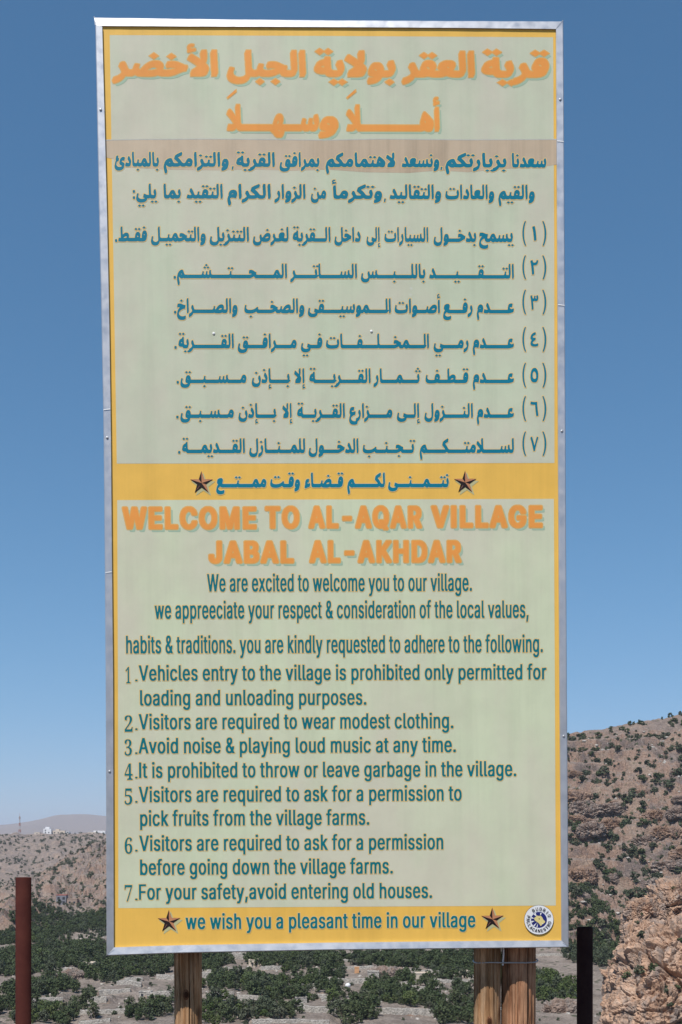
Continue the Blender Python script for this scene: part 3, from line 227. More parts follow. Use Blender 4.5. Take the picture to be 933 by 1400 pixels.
100103: [[84,-79,62,-76,34,-63,18,-47,14,-37,15,-31,38,-18,59,-17,84,-38,106,-45,128,-35,134,-29,142,-16,142,0,141,4,138,4,119,-2,75,-1,41,12,23,28,12,50,5,75,5,116,12,144,31,173,59,192,75,195,122,195,144,188,150,192,197,191,198,-22,195,-34,186,-50,163,-70,144,-76,119,-80],[103,34,119,40,130,50,142,78,142,116,138,128,132,141,122,152,103,161,88,154,72,139,61,109,61,84,71,56,88,40]],
100104: [[16,-4,14,253,19,258,66,258,70,253,72,190,91,195,141,195,159,188,170,181,185,159,192,128,192,0,188,-5,137,-3,136,122,132,138,123,150,103,160,91,154,80,144,70,125,69,-3]],
100105: [[16,-4,14,188,19,192,66,192,70,188,70,0,66,-5],[25,218,16,223,8,234,8,250,14,259,25,264,59,264,72,258,77,238,69,223,53,217]],
100107: [[16,-4,14,253,19,258,66,258,70,253,72,135,128,192,188,191,188,184,181,174,120,113,118,106,181,26,198,0,194,-5,138,-4,125,8,75,71,70,66,69,-3]],
100108: [[47,-4,31,2,18,16,14,28,14,253,19,258,69,256,70,41,78,30,97,29,102,13,101,0,94,-4]],
100109: [[16,-4,16,191,62,192,72,190,84,195,134,195,163,180,172,188,191,195,244,195,262,188,276,178,285,162,292,134,291,-4,237,-3,236,131,230,147,219,157,209,161,199,156,188,145,180,125,178,-4,124,-3,123,138,116,152,100,160,91,157,77,144,70,128,69,-3]],
100110: [[16,-4,15,191,62,192,69,188,91,195,138,195,159,188,172,180,185,159,192,128,191,-3,137,-3,136,122,132,138,123,150,103,160,91,154,80,144,70,125,69,-3]],
100111: [[78,-7,56,-1,39,9,25,24,12,47,5,75,5,116,12,141,21,159,36,175,44,182,62,192,78,195,128,195,153,188,181,167,195,144,201,125,202,66,195,44,176,16,144,-4,125,-8],[103,28,119,33,135,50,145,72,148,94,145,116,135,138,129,147,117,156,103,161,88,154,75,142,65,122,61,106,62,78,65,66,74,47,88,33]],
100112: [[16,-72,15,191,62,192,69,188,91,195,138,195,153,192,172,182,195,156,204,131,208,113,208,75,201,47,192,28,176,9,150,-4,134,-8,94,-8,72,-3,69,-72],[109,28,125,33,138,46,148,66,152,84,152,106,142,138,126,153,109,161,94,154,84,145,74,128,70,113,70,75,74,62,81,49,94,36]],
100113: [[144,-72,141,-3,119,-8,78,-8,53,-1,36,9,28,18,8,56,5,72,5,116,12,144,24,166,36,178,59,192,75,195,122,195,141,188,150,192,194,192,198,188,198,-69,194,-73],[103,28,117,34,131,49,138,62,142,78,142,113,135,134,120,153,103,161,91,157,72,139,61,106,62,78,65,66,74,47,88,33]],
100114: [[16,-4,15,191,69,191,84,195,131,194,132,159,100,158,91,154,75,139,71,128,69,-3]],
100115: [[66,-7,41,-1,22,11,8,31,5,44,6,50,38,58,56,58,60,56,65,44,75,33,91,27,103,30,114,38,120,47,120,56,114,66,100,73,47,87,24,100,15,113,11,125,11,147,15,159,20,169,34,183,53,192,69,195,119,195,134,192,153,182,163,172,173,150,170,141,150,136,125,136,121,138,108,156,100,160,91,161,81,157,70,147,67,141,68,134,74,125,88,118,141,104,163,92,176,72,176,34,167,19,154,6,141,-1,112,-8]],
100116: [[56,-4,38,5,27,16,21,28,19,159,-3,161,-8,166,-7,191,19,194,20,234,25,239,75,238,78,194,109,192,114,188,112,162,81,161,77,156,77,41,84,30,112,29,117,16,117,0,112,-5]],
100117: [[59,-4,44,2,27,19,18,34,15,47,15,191,69,191,70,62,74,50,81,39,100,30,116,37,127,47,135,69,137,191,191,191,191,-3,141,-5,134,-1,119,-5]],
100118: [[72,-4,65,6,2,169,-2,181,-1,191,50,192,56,189,90,94,97,80,107,100,140,191,197,191,198,188,195,175,126,-3]],
100119: [[59,-4,55,0,46,28,-1,184,0,191,57,191,80,103,84,96,88,100,112,188,116,192,166,192,172,189,197,96,201,97,204,106,228,191,282,191,282,175,226,-3,171,-3,145,94,141,96,112,-1,106,-5]],
100120: [[0,-4,-2,0,2,9,63,97,5,181,6,191,62,192,91,149,97,146,128,192,184,191,185,181,128,97,143,72,192,3,191,-3,131,-4,101,44,94,49,56,-4]],
100121: [[25,-76,13,-72,11,-69,18,-41,48,-37,57,-28,67,0,2,169,-2,181,-1,191,50,192,56,189,90,94,97,80,107,100,140,191,197,191,198,188,195,175,123,-12,104,-53,92,-66,78,-73,62,-77]],
200045: [[47,83,39,88,36,94,37,128,47,135,175,136,188,128,188,91,178,83]],
200065: [[-3,-13,-13,-6,-13,9,77,256,84,263,94,267,147,267,156,263,163,253,254,6,254,-6,241,-14,188,-13,174,-3,153,57,91,58,83,50,73,16,61,-9,50,-14],[107,113,132,113,122,145,119,146,115,141]],
200066: [[19,-13,11,-9,8,-3,8,259,22,267,147,267,172,260,191,251,210,231,220,206,220,166,213,150,200,134,222,111,229,94,230,47,223,28,214,16,197,2,163,-11,141,-11,131,-14],[84,44,131,42,141,46,154,62,155,72,151,84,141,95,131,101,84,101],[84,156,112,155,129,159,145,178,145,188,141,201,131,210,116,214,84,213]],
200067: [[116,-17,94,-13,62,-1,41,14,21,38,8,59,-2,100,-2,153,2,175,18,213,27,225,49,247,81,263,106,270,159,270,188,263,212,251,239,225,251,206,257,188,257,169,244,161,194,162,184,167,166,200,156,207,138,214,116,210,93,191,83,175,77,156,73,138,73,116,80,88,100,55,119,43,134,39,163,52,173,62,181,83,194,92,247,92,257,84,258,69,251,47,241,30,222,11,209,2,184,-10,169,-14,150,-17]],
200068: [[19,-13,11,-9,8,-3,9,261,22,267,141,267,178,257,208,241,227,222,235,209,242,197,252,162,252,94,245,66,231,39,206,14,194,5,175,-4,153,-10,128,-11,119,-14],[84,44,119,42,144,52,153,59,163,72,173,94,177,109,177,147,173,162,167,178,158,191,138,207,128,210,109,214,88,214,83,209]],
200069: [[19,-13,11,-9,8,-3,8,259,22,267,194,267,203,263,208,256,208,225,204,219,197,215,84,213,84,156,188,154,198,147,198,113,195,106,184,102,84,101,83,47,88,42,200,42,210,34,210,-6,197,-14]],
200071: [[116,-17,94,-13,56,2,27,28,8,59,2,81,-2,100,-2,156,8,194,18,213,27,225,50,248,72,260,91,267,106,270,159,270,188,263,206,254,219,245,239,225,248,213,257,191,257,169,244,161,194,162,181,171,170,194,156,207,138,214,116,210,103,202,87,181,77,156,73,138,73,116,77,97,90,69,97,58,112,46,134,39,158,47,179,72,181,85,134,86,121,94,121,131,134,139,250,138,258,134,261,128,261,78,254,53,245,34,231,17,206,-1,172,-14,159,-14,150,-17]],
200072: [[19,-13,11,-9,8,-3,9,261,22,267,69,267,81,261,84,159,169,158,173,162,175,261,188,267,238,267,248,263,252,256,250,-8,238,-14,188,-14,174,-6,172,104,88,105,83,100,82,-6,69,-14]],
200073: [[19,-13,11,-9,8,-3,8,256,11,263,22,267,72,267,83,263,86,256,86,-3,83,-9,72,-14]],
200074: [[75,-17,56,-13,28,-1,6,21,-1,34,-5,50,-4,91,9,98,59,98,70,91,70,72,78,49,88,40,94,39,100,42,107,50,114,69,115,259,128,267,178,267,186,263,189,256,189,47,185,34,178,21,159,2,138,-10,109,-17]],
200075: [[19,-13,11,-9,8,-3,9,261,22,267,69,267,81,261,84,182,111,206,163,263,172,267,231,267,242,263,245,256,244,246,150,144,158,128,245,9,244,-8,231,-14,178,-14,169,-10,97,87,86,78,83,72,81,-8,69,-14]],
200076: [[19,-13,11,-9,8,-3,8,256,11,263,22,267,69,267,79,263,83,256,84,44,191,42,201,34,202,-3,198,-9,188,-14]],
200077: [[19,-13,11,-9,8,-3,8,256,11,263,22,267,84,267,97,261,156,113,163,122,205,234,217,259,231,267,291,267,303,261,305,-3,301,-9,291,-14,244,-14,231,-8,228,79,224,75,195,-3,191,-8,178,-14,131,-13,122,-8,118,0,88,78,84,82,82,-6,69,-14]],
200079: [[112,-17,94,-13,62,-1,41,14,21,38,8,59,-2,100,-2,153,2,175,18,213,27,225,46,244,81,263,103,270,159,270,188,263,206,254,219,245,239,225,251,209,257,197,267,162,267,94,260,66,248,41,239,28,219,8,184,-10,172,-13,150,-17],[130,41,134,39,147,43,159,49,170,59,185,84,192,109,192,147,188,162,176,188,156,207,138,214,116,210,95,194,83,175,73,138,73,116,77,97,90,69,103,52,119,43]],
200081: [[188,-35,178,-30,166,-15,116,-17,94,-13,62,-1,33,22,8,59,-2,100,-2,153,8,194,25,223,44,242,81,263,106,270,159,270,188,263,219,245,244,220,257,197,267,162,267,94,260,66,248,41,230,19,230,16,254,-16,254,-28,241,-36],[118,44,120,44,120,47,102,72,102,81,105,88,116,92,166,92,184,84,192,109,192,147,188,162,176,188,156,207,138,214,116,210,95,194,83,175,73,138,73,116,80,88,98,56]],
200082: [[19,-13,11,-9,8,-3,8,259,22,267,144,267,172,260,191,251,214,228,220,219,227,194,227,156,223,141,210,119,188,101,187,97,235,6,235,-6,222,-14,169,-14,159,-10,152,-3,106,83,100,86,88,86,83,81,82,-6,69,-14],[84,141,112,139,128,143,145,156,151,178,145,197,131,210,112,214,84,213]],
200084: [[84,-13,77,-9,73,-3,73,209,69,214,9,214,0,218,-5,225,-4,259,9,267,219,267,226,263,230,256,230,225,226,219,216,214,156,214,152,209,151,-6,138,-14]],
200086: [[91,-13,83,-9,77,0,-7,228,-14,250,-13,259,0,267,50,267,62,261,70,247,112,125,118,109,122,109,175,258,191,267,238,267,247,263,252,256,251,241,160,-6,147,-14]],
200087: [[66,-13,56,-8,52,3,-13,247,-14,256,-11,263,0,267,50,267,62,261,97,134,107,166,130,259,141,267,197,267,212,258,237,162,243,141,247,136,277,253,281,261,294,267,344,267,356,261,357,247,295,19,288,-3,284,-8,272,-14,219,-14,206,-8,172,116,168,109,138,-4,122,-14]],
}
# printed lines: name, style, origin x and z on the board in mm, tilt, [(glyph, dx, dz, em width, em height) in mm]
LINES = [
('heading_line','H',283.12,1068.98,0.00351,[565239,241.91,-0,107.94,81.15,565198,199.16,-0,107.94,81.15,565267,166.78,-0,107.94,81.15,565172,114.32,-0,107.94,81.15,565165,73.52,-0,97.75,81.15,565247,48.11,-0,97.75,81.15,565228,-2.91,-0,97.75,81.15,565240,-51.4,-0,97.75,81.15,565198,-90.11,-0,97.75,81.15,565169,-139.26,-0,100.06,81.15,565262,-186.49,-0,100.06,81.15,565275,-244.73,-0,100.06,81.15,565267,-274.75,-0,100.06,81.15,565172,-323.38,-0,100.06,81.15,565165,-366.92,-0,92.9,81.15,565247,-391.08,-0,92.9,81.15,565184,-450.16,-0,92.9,81.15,565170,-482.12,-0,92.9,81.15,565246,-549.94,-0,92.9,81.15,565165,-596.35,-0,97.76,81.15,565271,-653.25,-0,97.76,81.15,565191,-710.92,-0,97.76,81.15,565216,-803.8,-0,97.76,81.15,565198,-842.51,-0,97.76,81.15]),
('heading_line','H',281.91,929.14,0.00288,[565155,-12.35,-0,66.08,81.29,565259,-50.28,-0,66.08,81.29,501600,-125.51,-0,278.63,81.29,501600,-200.74,-0,278.63,81.29,565276,-240.39,-0,66.08,81.29,565261,-313.6,-0,117.8,81.29,565203,-364.14,-0,66.08,81.29,501600,-402.22,-0,141.03,81.29,565260,-435.79,-0,66.08,81.29,501600,-473.87,-0,141.03,81.29,501600,-511.95,-0,141.03,81.29,565276,-551.6,-0,66.08,81.29]),
('text_line','A',281.09,835.08,0.00246,[465203,253.62,0,39.02,45.42,465228,233.26,0,39.02,45.42,465194,212.5,0,39.02,45.42,465255,202.04,0,39.02,45.42,465166,190.65,0,39.02,45.42,465169,165.09,0,53.82,45.42,465200,143.77,0,53.82,45.42,465267,127.63,0,53.82,45.42,465166,111.91,0,53.82,45.42,465197,92.22,0,53.82,45.42,465175,76.07,0,53.82,45.42,465244,48.73,0,53.82,45.42,465250,18.48,0,53.82,45.42,465261,-14.21,0,38.22,45.42,465255,-24.45,0,38.22,45.42,465204,-56.94,0,38.22,45.42,465228,-76.89,0,38.22,45.42,465194,-97.22,0,38.22,45.42,465275,-138.45,0,45.88,45.42,465259,-164.79,0,45.88,45.42,465176,-181.95,0,45.88,45.42,465252,-208.47,0,45.88,45.42,465166,-221.86,0,45.88,45.42,465251,-245.9,0,45.88,45.42,465244,-269.21,0,45.88,45.42,465250,-295,0,45.88,45.42,465169,-321.14,0,38.43,45.42,465252,-343.35,0,38.43,45.42,465198,-358.57,0,38.43,45.42,465165,-367.72,0,38.43,45.42,465235,-384.93,0,38.43,45.42,465238,-415.98,0,38.43,45.42,465165,-437.26,0,47.02,45.42,465247,-449.49,0,47.02,45.42,465240,-472.81,0,47.02,45.42,465198,-491.43,0,47.02,45.42,465267,-505.54,0,47.02,45.42,465172,-528.39,0,47.02,45.42,465261,-567.94,0,47.73,45.42,465165,-579.3,0,47.73,45.42,465247,-591.71,0,47.73,45.42,465176,-609.56,0,47.73,45.42,465200,-628.46,0,47.73,45.42,465165,-639.82,0,47.73,45.42,465251,-664.83,0,47.73,45.42,465244,-689.08,0,47.73,45.42,465250,-715.9,0,47.73,45.42,465169,-737.46,0,35.35,45.42,465166,-747.78,0,35.35,45.42,465247,-756.98,0,35.35,45.42,465252,-777.41,0,35.35,45.42,465170,-789.57,0,35.35,45.42,465166,-799.9,0,35.35,45.42,465193,-816.8,0,35.35,45.42,465161,-843.67,0,35.35,45.42,100044,3.84,-1.89,38.44,45.42,100044,-541.07,-1.89,38.44,45.42]),
('text_line','A',280.37,752.67,0.00209,[465261,235.79,-0,40.5,45.47,465165,226.15,-0,40.5,45.47,465247,215.62,-0,40.5,45.47,465240,195.53,-0,40.5,45.47,465268,180.38,-0,40.5,45.47,465250,157.62,-0,40.5,45.47,465261,130.38,-0,37.37,45.47,465165,121.49,-0,37.37,45.47,465247,111.77,-0,37.37,45.47,465228,92.27,-0,37.37,45.47,465166,81.36,-0,37.37,45.47,465193,63.49,-0,37.37,45.47,465165,54.6,-0,37.37,45.47,465173,17.46,-0,37.37,45.47,465261,-10.91,-0,41.79,45.47,465165,-20.85,-0,41.79,45.47,465247,-31.72,-0,41.79,45.47,465176,-47.35,-0,41.79,45.47,465240,-68.08,-0,41.79,45.47,465166,-80.28,-0,41.79,45.47,465247,-91.15,-0,41.79,45.47,465268,-106.78,-0,41.79,45.47,465194,-129.01,-0,41.79,45.47,465261,-170.67,-0,53.55,45.47,465175,-186.74,-0,53.55,45.47,465244,-213.94,-0,53.55,45.47,465198,-235.15,-0,53.55,45.47,465251,-263.21,-0,53.55,45.47,465156,-278.63,-0,53.55,45.47,465251,-310.51,-0,32.83,45.47,465254,-334.48,-0,32.83,45.47,465165,-356.56,-0,41.57,45.47,465247,-367.36,-0,41.57,45.47,465200,-383.83,-0,41.57,45.47,465261,-402.45,-0,41.57,45.47,465165,-412.35,-0,41.57,45.47,465197,-427.56,-0,41.57,45.47,465165,-449.48,-0,54.03,45.47,465247,-463.53,-0,54.03,45.47,465244,-490.98,-0,54.03,45.47,465198,-512.37,-0,54.03,45.47,465165,-525.23,-0,54.03,45.47,465249,-551.38,-0,54.03,45.47,465165,-572.06,-0,42.14,45.47,465247,-583.01,-0,42.14,45.47,465176,-598.77,-0,42.14,45.47,465240,-619.68,-0,42.14,45.47,465268,-635.44,-0,42.14,45.47,465194,-657.86,-0,42.14,45.47,465169,-682.7,-0,41.69,45.47,465252,-706.8,-0,41.69,45.47,465166,-718.97,-0,41.69,45.47,465267,-746.55,-0,40.3,45.47,465248,-758.64,-0,40.3,45.47,465266,-788.3,-0,40.3,45.47,400058,-797.92,-0,36.92,45.47,100044,-144.23,-1.89,38.46,45.47]),
('list_line','A',279.41,641.71,0.00159,[465267,185.21,0,37.79,45.53,465204,153.08,0,37.79,45.53,465252,131.24,0,37.79,45.53,465186,106.67,0,37.79,45.53,465169,89.95,0,36.02,45.53,465194,70.79,0,36.02,45.53,465191,49.54,0,36.02,45.53,401600,28.75,0,76.98,45.53,465262,11.75,0,36.02,45.53,465245,-13.33,0,36.02,45.53,465165,-33.52,0,32.23,45.53,465247,-41.9,0,32.23,45.53,465204,-69.3,0,32.23,45.53,465268,-81.35,0,32.23,45.53,465166,-90.76,0,32.23,45.53,465197,-102.56,0,32.23,45.53,465165,-110.23,0,32.23,45.53,465173,-142.27,0,32.23,45.53,465159,-160.39,0,29.16,45.53,465247,-167.97,0,29.16,45.53,465264,-189.43,0,29.16,45.53,465193,-219.9,0,34.16,45.53,465165,-228.03,0,34.16,45.53,465191,-248.19,0,34.16,45.53,465246,-273.12,0,34.16,45.53,465165,-290.23,0,36.02,45.53,465247,-299.6,0,36.02,45.53,401600,-321.39,0,80.73,45.53,465240,-339.26,0,36.02,45.53,465198,-353.53,0,36.02,45.53,465267,-364.33,0,36.02,45.53,465172,-381.84,0,36.02,45.53,465247,-400.78,0,36.02,45.53,465232,-419.59,0,36.02,45.53,401600,-424.44,0,17.99,45.53,465198,-438.71,0,36.02,45.53,465213,-485.76,0,36.02,45.53,465165,-503.56,0,39.42,45.53,465247,-513.81,0,39.42,45.53,465176,-528.55,0,39.42,45.53,465256,-542.11,0,39.42,45.53,465200,-557.72,0,39.42,45.53,465267,-569.54,0,39.42,45.53,465246,-598.32,0,39.42,45.53,465261,-623.3,0,36.02,45.53,465165,-631.87,0,36.02,45.53,465247,-641.24,0,36.02,45.53,465176,-654.71,0,36.02,45.53,465188,-677.62,0,36.02,45.53,465252,-698.45,0,36.02,45.53,465268,-711.92,0,36.02,45.53,401600,-724.06,0,44.96,45.53,465246,-750.36,0,36.02,45.53,465235,-775.76,0,36.02,45.53,465240,-793.62,0,36.02,45.53,401600,-804.91,0,41.81,45.53,465218,-834.81,0,36.02,45.53,400046,-844.64,0,36.95,45.53,400040,218.77,7.01,34.12,67.05,400041,273.63,7.01,36.75,67.05,401633,245,4,51.73,50.99]),
('list_line','A',278.58,546.76,0.00116,[465165,190.97,0,36.04,45.58,465247,181.6,0,36.04,45.58,465176,168.12,0,36.04,45.58,401600,120.53,0,176.24,45.58,465240,102.65,0,36.04,45.58,401600,55.07,0,176.24,45.58,465268,41.59,0,36.04,45.58,401600,-6,0,176.24,45.58,465194,-25.18,0,36.04,45.58,465169,-43.81,0,36.04,45.58,465166,-54.34,0,36.04,45.58,465247,-63.71,0,36.04,45.58,465248,-74.52,0,36.04,45.58,401600,-110.15,0,131.95,45.58,465170,-122.55,0,36.04,45.58,401600,-158.18,0,131.95,45.58,465202,-203.95,0,36.04,45.58,465165,-221.08,0,36.04,45.58,465247,-230.45,0,36.04,45.58,465204,-261.09,0,36.04,45.58,401600,-306.24,0,167.21,45.58,465166,-316.76,0,36.04,45.58,465175,-327.57,0,36.04,45.58,401600,-372.72,0,167.21,45.58,465198,-387,0,36.04,45.58,465165,-404,0,36.04,45.58,465247,-413.37,0,36.04,45.58,465252,-434.2,0,36.04,45.58,401600,-474.51,0,149.3,45.58,465188,-497.44,0,36.04,45.58,401600,-537.75,0,149.3,45.58,465176,-551.23,0,36.04,45.58,401600,-591.54,0,149.3,45.58,465208,-622.18,0,36.04,45.58,401600,-662.49,0,149.3,45.58,465250,-682.75,0,36.04,45.58,400046,-693.02,0,36.97,45.58,400040,218.89,14.13,34.14,65.15,400041,273.78,14.13,36.77,65.15,401634,240.33,10.65,46.86,51.05]),
('list_line','A',277.8,456.45,0.00075,[465227,180.25,-0,36.06,45.63,401600,137.18,-0,159.53,45.63,465194,117.99,-0,36.06,45.63,465249,100.54,-0,36.06,45.63,465197,77.54,-0,36.06,45.63,465235,61.38,-0,36.06,45.63,401600,31.54,-0,110.53,45.63,465226,12.35,-0,36.06,45.63,465155,-3.65,-0,36.06,45.63,465211,-36.18,-0,36.06,45.63,401600,-53.99,-0,65.98,45.63,465262,-71.02,-0,36.06,45.63,465165,-79.6,-0,36.06,45.63,465173,-115.45,-0,36.06,45.63,465165,-132.58,-0,36.06,45.63,465247,-141.96,-0,36.06,45.63,401600,-180.34,-0,142.14,45.63,465252,-201.18,-0,36.06,45.63,465262,-218.2,-0,36.06,45.63,465203,-246.48,-0,36.06,45.63,465268,-259.96,-0,36.06,45.63,401600,-298.34,-0,142.14,45.63,465240,-316.23,-0,36.06,45.63,465264,-342.77,-0,36.06,45.63,465261,-366.81,-0,36.06,45.63,465165,-375.39,-0,36.06,45.63,465247,-384.77,-0,36.06,45.63,465212,-419.03,-0,36.06,45.63,465192,-441.96,-0,36.06,45.63,401600,-469,-0,100.13,45.63,465168,-508.45,-0,36.06,45.63,465261,-541.16,-0,36.06,45.63,465165,-549.74,-0,36.06,45.63,465247,-559.12,-0,36.06,45.63,465212,-593.38,-0,36.06,45.63,401600,-637.17,-0,162.2,45.63,465198,-651.45,-0,36.06,45.63,465165,-660.04,-0,36.06,45.63,465189,-683.12,-0,36.06,45.63,400046,-692.43,-0,36.99,45.63,400040,219.01,13.68,34.16,67.2,400041,273.93,13.68,36.79,67.2,401635,240.7,9.71,38.53,50.7]),
('list_line','A',277.01,365.09,0.00034,[465227,180.35,-0,36.08,45.68,401600,126.65,-0,198.89,45.68,465194,107.46,-0,36.08,45.68,465249,89.99,-0,36.08,45.68,465197,66.98,-0,36.08,45.68,465251,48.07,-0,36.08,45.68,401600,13.21,-0,129.11,45.68,465266,-13.35,-0,36.08,45.68,465165,-32.42,-0,36.08,45.68,465247,-41.8,-0,36.08,45.68,401600,-75.55,-0,125,45.68,465252,-96.41,-0,36.08,45.68,465192,-119.36,-0,36.08,45.68,401600,-153.11,-0,125,45.68,465248,-163.93,-0,36.08,45.68,401600,-197.68,-0,125,45.68,465236,-215.58,-0,36.08,45.68,401600,-249.33,-0,125,45.68,465166,-259.87,-0,36.08,45.68,465173,-295.74,-0,36.08,45.68,465235,-320.22,-0,36.08,45.68,401600,-334.72,-0,53.71,45.68,465266,-361.27,-0,36.08,45.68,465251,-389.92,-0,36.08,45.68,401600,-423.9,-0,125.86,45.68,465198,-438.19,-0,36.08,45.68,465165,-446.78,-0,36.08,45.68,465235,-462.94,-0,36.08,45.68,401600,-496.93,-0,125.86,45.68,465238,-526.08,-0,36.08,45.68,465165,-543.23,-0,36.08,45.68,465247,-552.61,-0,36.08,45.68,465240,-570.51,-0,36.08,45.68,401600,-637.64,-0,248.63,45.68,465198,-651.93,-0,36.08,45.68,465267,-662.75,-0,36.08,45.68,465172,-680.29,-0,36.08,45.68,400046,-691.85,-0,37.01,45.68,400040,219.13,7.98,34.18,67.27,400041,274.08,7.98,36.81,67.27,401636,240.62,4.96,45.89,50.76]),
('list_line','A',276.22,274.58,-6e-05,[465227,180.45,0,36.1,45.73,401600,126.72,0,198.99,45.73,465194,107.52,0,36.1,45.73,465249,90.04,0,36.1,45.73,465239,62.83,0,36.1,45.73,401600,46.77,0,59.48,45.73,465220,21.13,0,36.1,45.73,401600,5.07,0,59.48,45.73,465234,-34.57,0,36.1,45.73,465179,-59.79,0,36.1,45.73,401600,-92.43,0,120.9,45.73,465252,-113.3,0,36.1,45.73,401600,-145.94,0,120.9,45.73,465166,-156.48,0,36.1,45.73,465197,-169.7,0,36.1,45.73,465165,-185.76,0,36.1,45.73,465247,-195.15,0,36.1,45.73,465240,-213.06,0,36.1,45.73,401600,-254.84,0,154.74,45.73,465198,-269.13,0,36.1,45.73,465267,-279.97,0,36.1,45.73,401600,-321.75,0,154.74,45.73,465172,-339.29,0,36.1,45.73,465159,-358.94,0,35.02,45.73,465275,-379.32,0,35.02,45.73,465169,-399.72,0,36.1,45.73,401600,-437.16,0,138.67,45.73,465160,-447.7,0,36.1,45.73,465195,-464.96,0,36.1,45.73,465253,-489.73,0,36.1,45.73,465251,-521.28,0,36.1,45.73,401600,-548.7,0,101.58,45.73,465204,-579.39,0,36.1,45.73,401600,-606.82,0,101.58,45.73,465170,-619.24,0,36.1,45.73,401600,-646.67,0,101.58,45.73,465238,-675.84,0,36.1,45.73,400046,-686.44,0,37.03,45.73,400040,219.25,5.13,34.2,67.34,400041,274.23,5.13,36.83,67.34,401637,240.16,2.17,47.14,65.71]),
('list_line','A',275.43,183.97,-0.00047,[465227,180.55,-0,36.12,45.78,401600,137.41,-0,159.79,45.78,465194,118.19,-0,36.12,45.78,465249,100.7,-0,36.12,45.78,465165,83.33,-0,36.12,45.78,465247,73.93,-0,36.12,45.78,465256,61.51,-0,36.12,45.78,401600,18.15,-0,160.6,45.78,465200,3.84,-0,36.12,45.78,465261,-12.34,-0,36.12,45.78,465245,-37.48,-0,36.12,45.78,465159,-58.38,-0,36.12,45.78,465247,-67.77,-0,36.12,45.78,401600,-83.26,-0,57.36,45.78,465264,-109.85,-0,36.12,45.78,465251,-139.49,-0,36.12,45.78,401600,-180.15,-0,150.61,45.78,465200,-194.46,-0,36.12,45.78,465165,-203.05,-0,36.12,45.78,465197,-216.27,-0,36.12,45.78,465225,-234.63,-0,36.12,45.78,465165,-253.4,-0,36.12,45.78,465247,-262.79,-0,36.12,45.78,465240,-280.71,-0,36.12,45.78,401600,-304.67,-0,88.72,45.78,465198,-318.97,-0,36.12,45.78,465267,-329.81,-0,36.12,45.78,401600,-353.76,-0,88.72,45.78,465172,-371.32,-0,36.12,45.78,465159,-392.02,-0,31.54,45.78,465275,-410.37,-0,31.54,45.78,465169,-435.63,-0,36.12,45.78,401600,-472.13,-0,135.18,45.78,465160,-482.68,-0,36.12,45.78,465195,-499.95,-0,36.12,45.78,465253,-524.73,-0,36.12,45.78,465251,-554.37,-0,36.12,45.78,401600,-570.87,-0,61.14,45.78,465204,-601.58,-0,36.12,45.78,401600,-618.09,-0,61.14,45.78,465170,-630.51,-0,36.12,45.78,401600,-647.02,-0,61.14,45.78,465238,-676.21,-0,36.12,45.78,400046,-687.78,-0,37.05,45.78,400040,219.37,8.24,34.21,68.41,400041,274.38,8.24,36.85,68.41,401638,242.35,4.97,44.97,51.28]),
('list_line','A',274.64,92.31,-0.00088,[465247,190.63,-0,36.14,45.83,465204,159.9,-0,36.14,45.83,401600,121.07,-0,143.82,45.83,465276,99.39,-0,36.14,45.83,465251,80.45,-0,36.14,45.83,465176,66.93,-0,36.14,45.83,401600,28.1,-0,143.82,45.83,465244,9.74,-0,36.14,45.83,401600,-29.09,-0,143.82,45.83,465250,-49.4,-0,36.14,45.83,465175,-74.34,-0,36.14,45.83,401600,-91.13,-0,62.21,45.83,465184,-114.12,-0,36.14,45.83,401600,-130.92,-0,62.21,45.83,465256,-143.35,-0,36.14,45.83,401600,-160.15,-0,62.21,45.83,465168,-199.69,-0,36.14,45.83,465165,-217.82,-0,36.14,45.83,465247,-227.22,-0,36.14,45.83,465194,-246.45,-0,36.14,45.83,465191,-267.77,-0,36.14,45.83,401600,-299.38,-0,117.06,45.83,465262,-316.44,-0,36.14,45.83,465245,-341.6,-0,36.14,45.83,465247,-358.67,-0,36.14,45.83,465248,-369.51,-0,36.14,45.83,465252,-390.4,-0,36.14,45.83,401600,-413.03,-0,83.79,45.83,465256,-425.46,-0,36.14,45.83,401600,-448.08,-0,83.79,45.83,465166,-458.64,-0,36.14,45.83,465199,-471.87,-0,36.14,45.83,465245,-497.02,-0,36.14,45.83,465165,-515.16,-0,36.14,45.83,465247,-524.56,-0,36.14,45.83,465240,-542.48,-0,36.14,45.83,401600,-572.85,-0,112.49,45.83,465194,-592.08,-0,36.14,45.83,465267,-602.92,-0,36.14,45.83,465252,-623.82,-0,36.14,45.83,401600,-654.19,-0,112.49,45.83,465172,-671.75,-0,36.14,45.83,400046,-683.33,-0,37.07,45.83,400040,219.5,8.72,34.23,66.5,400041,274.53,8.72,36.87,66.5,401639,242.38,4.98,36.62,50.52]),
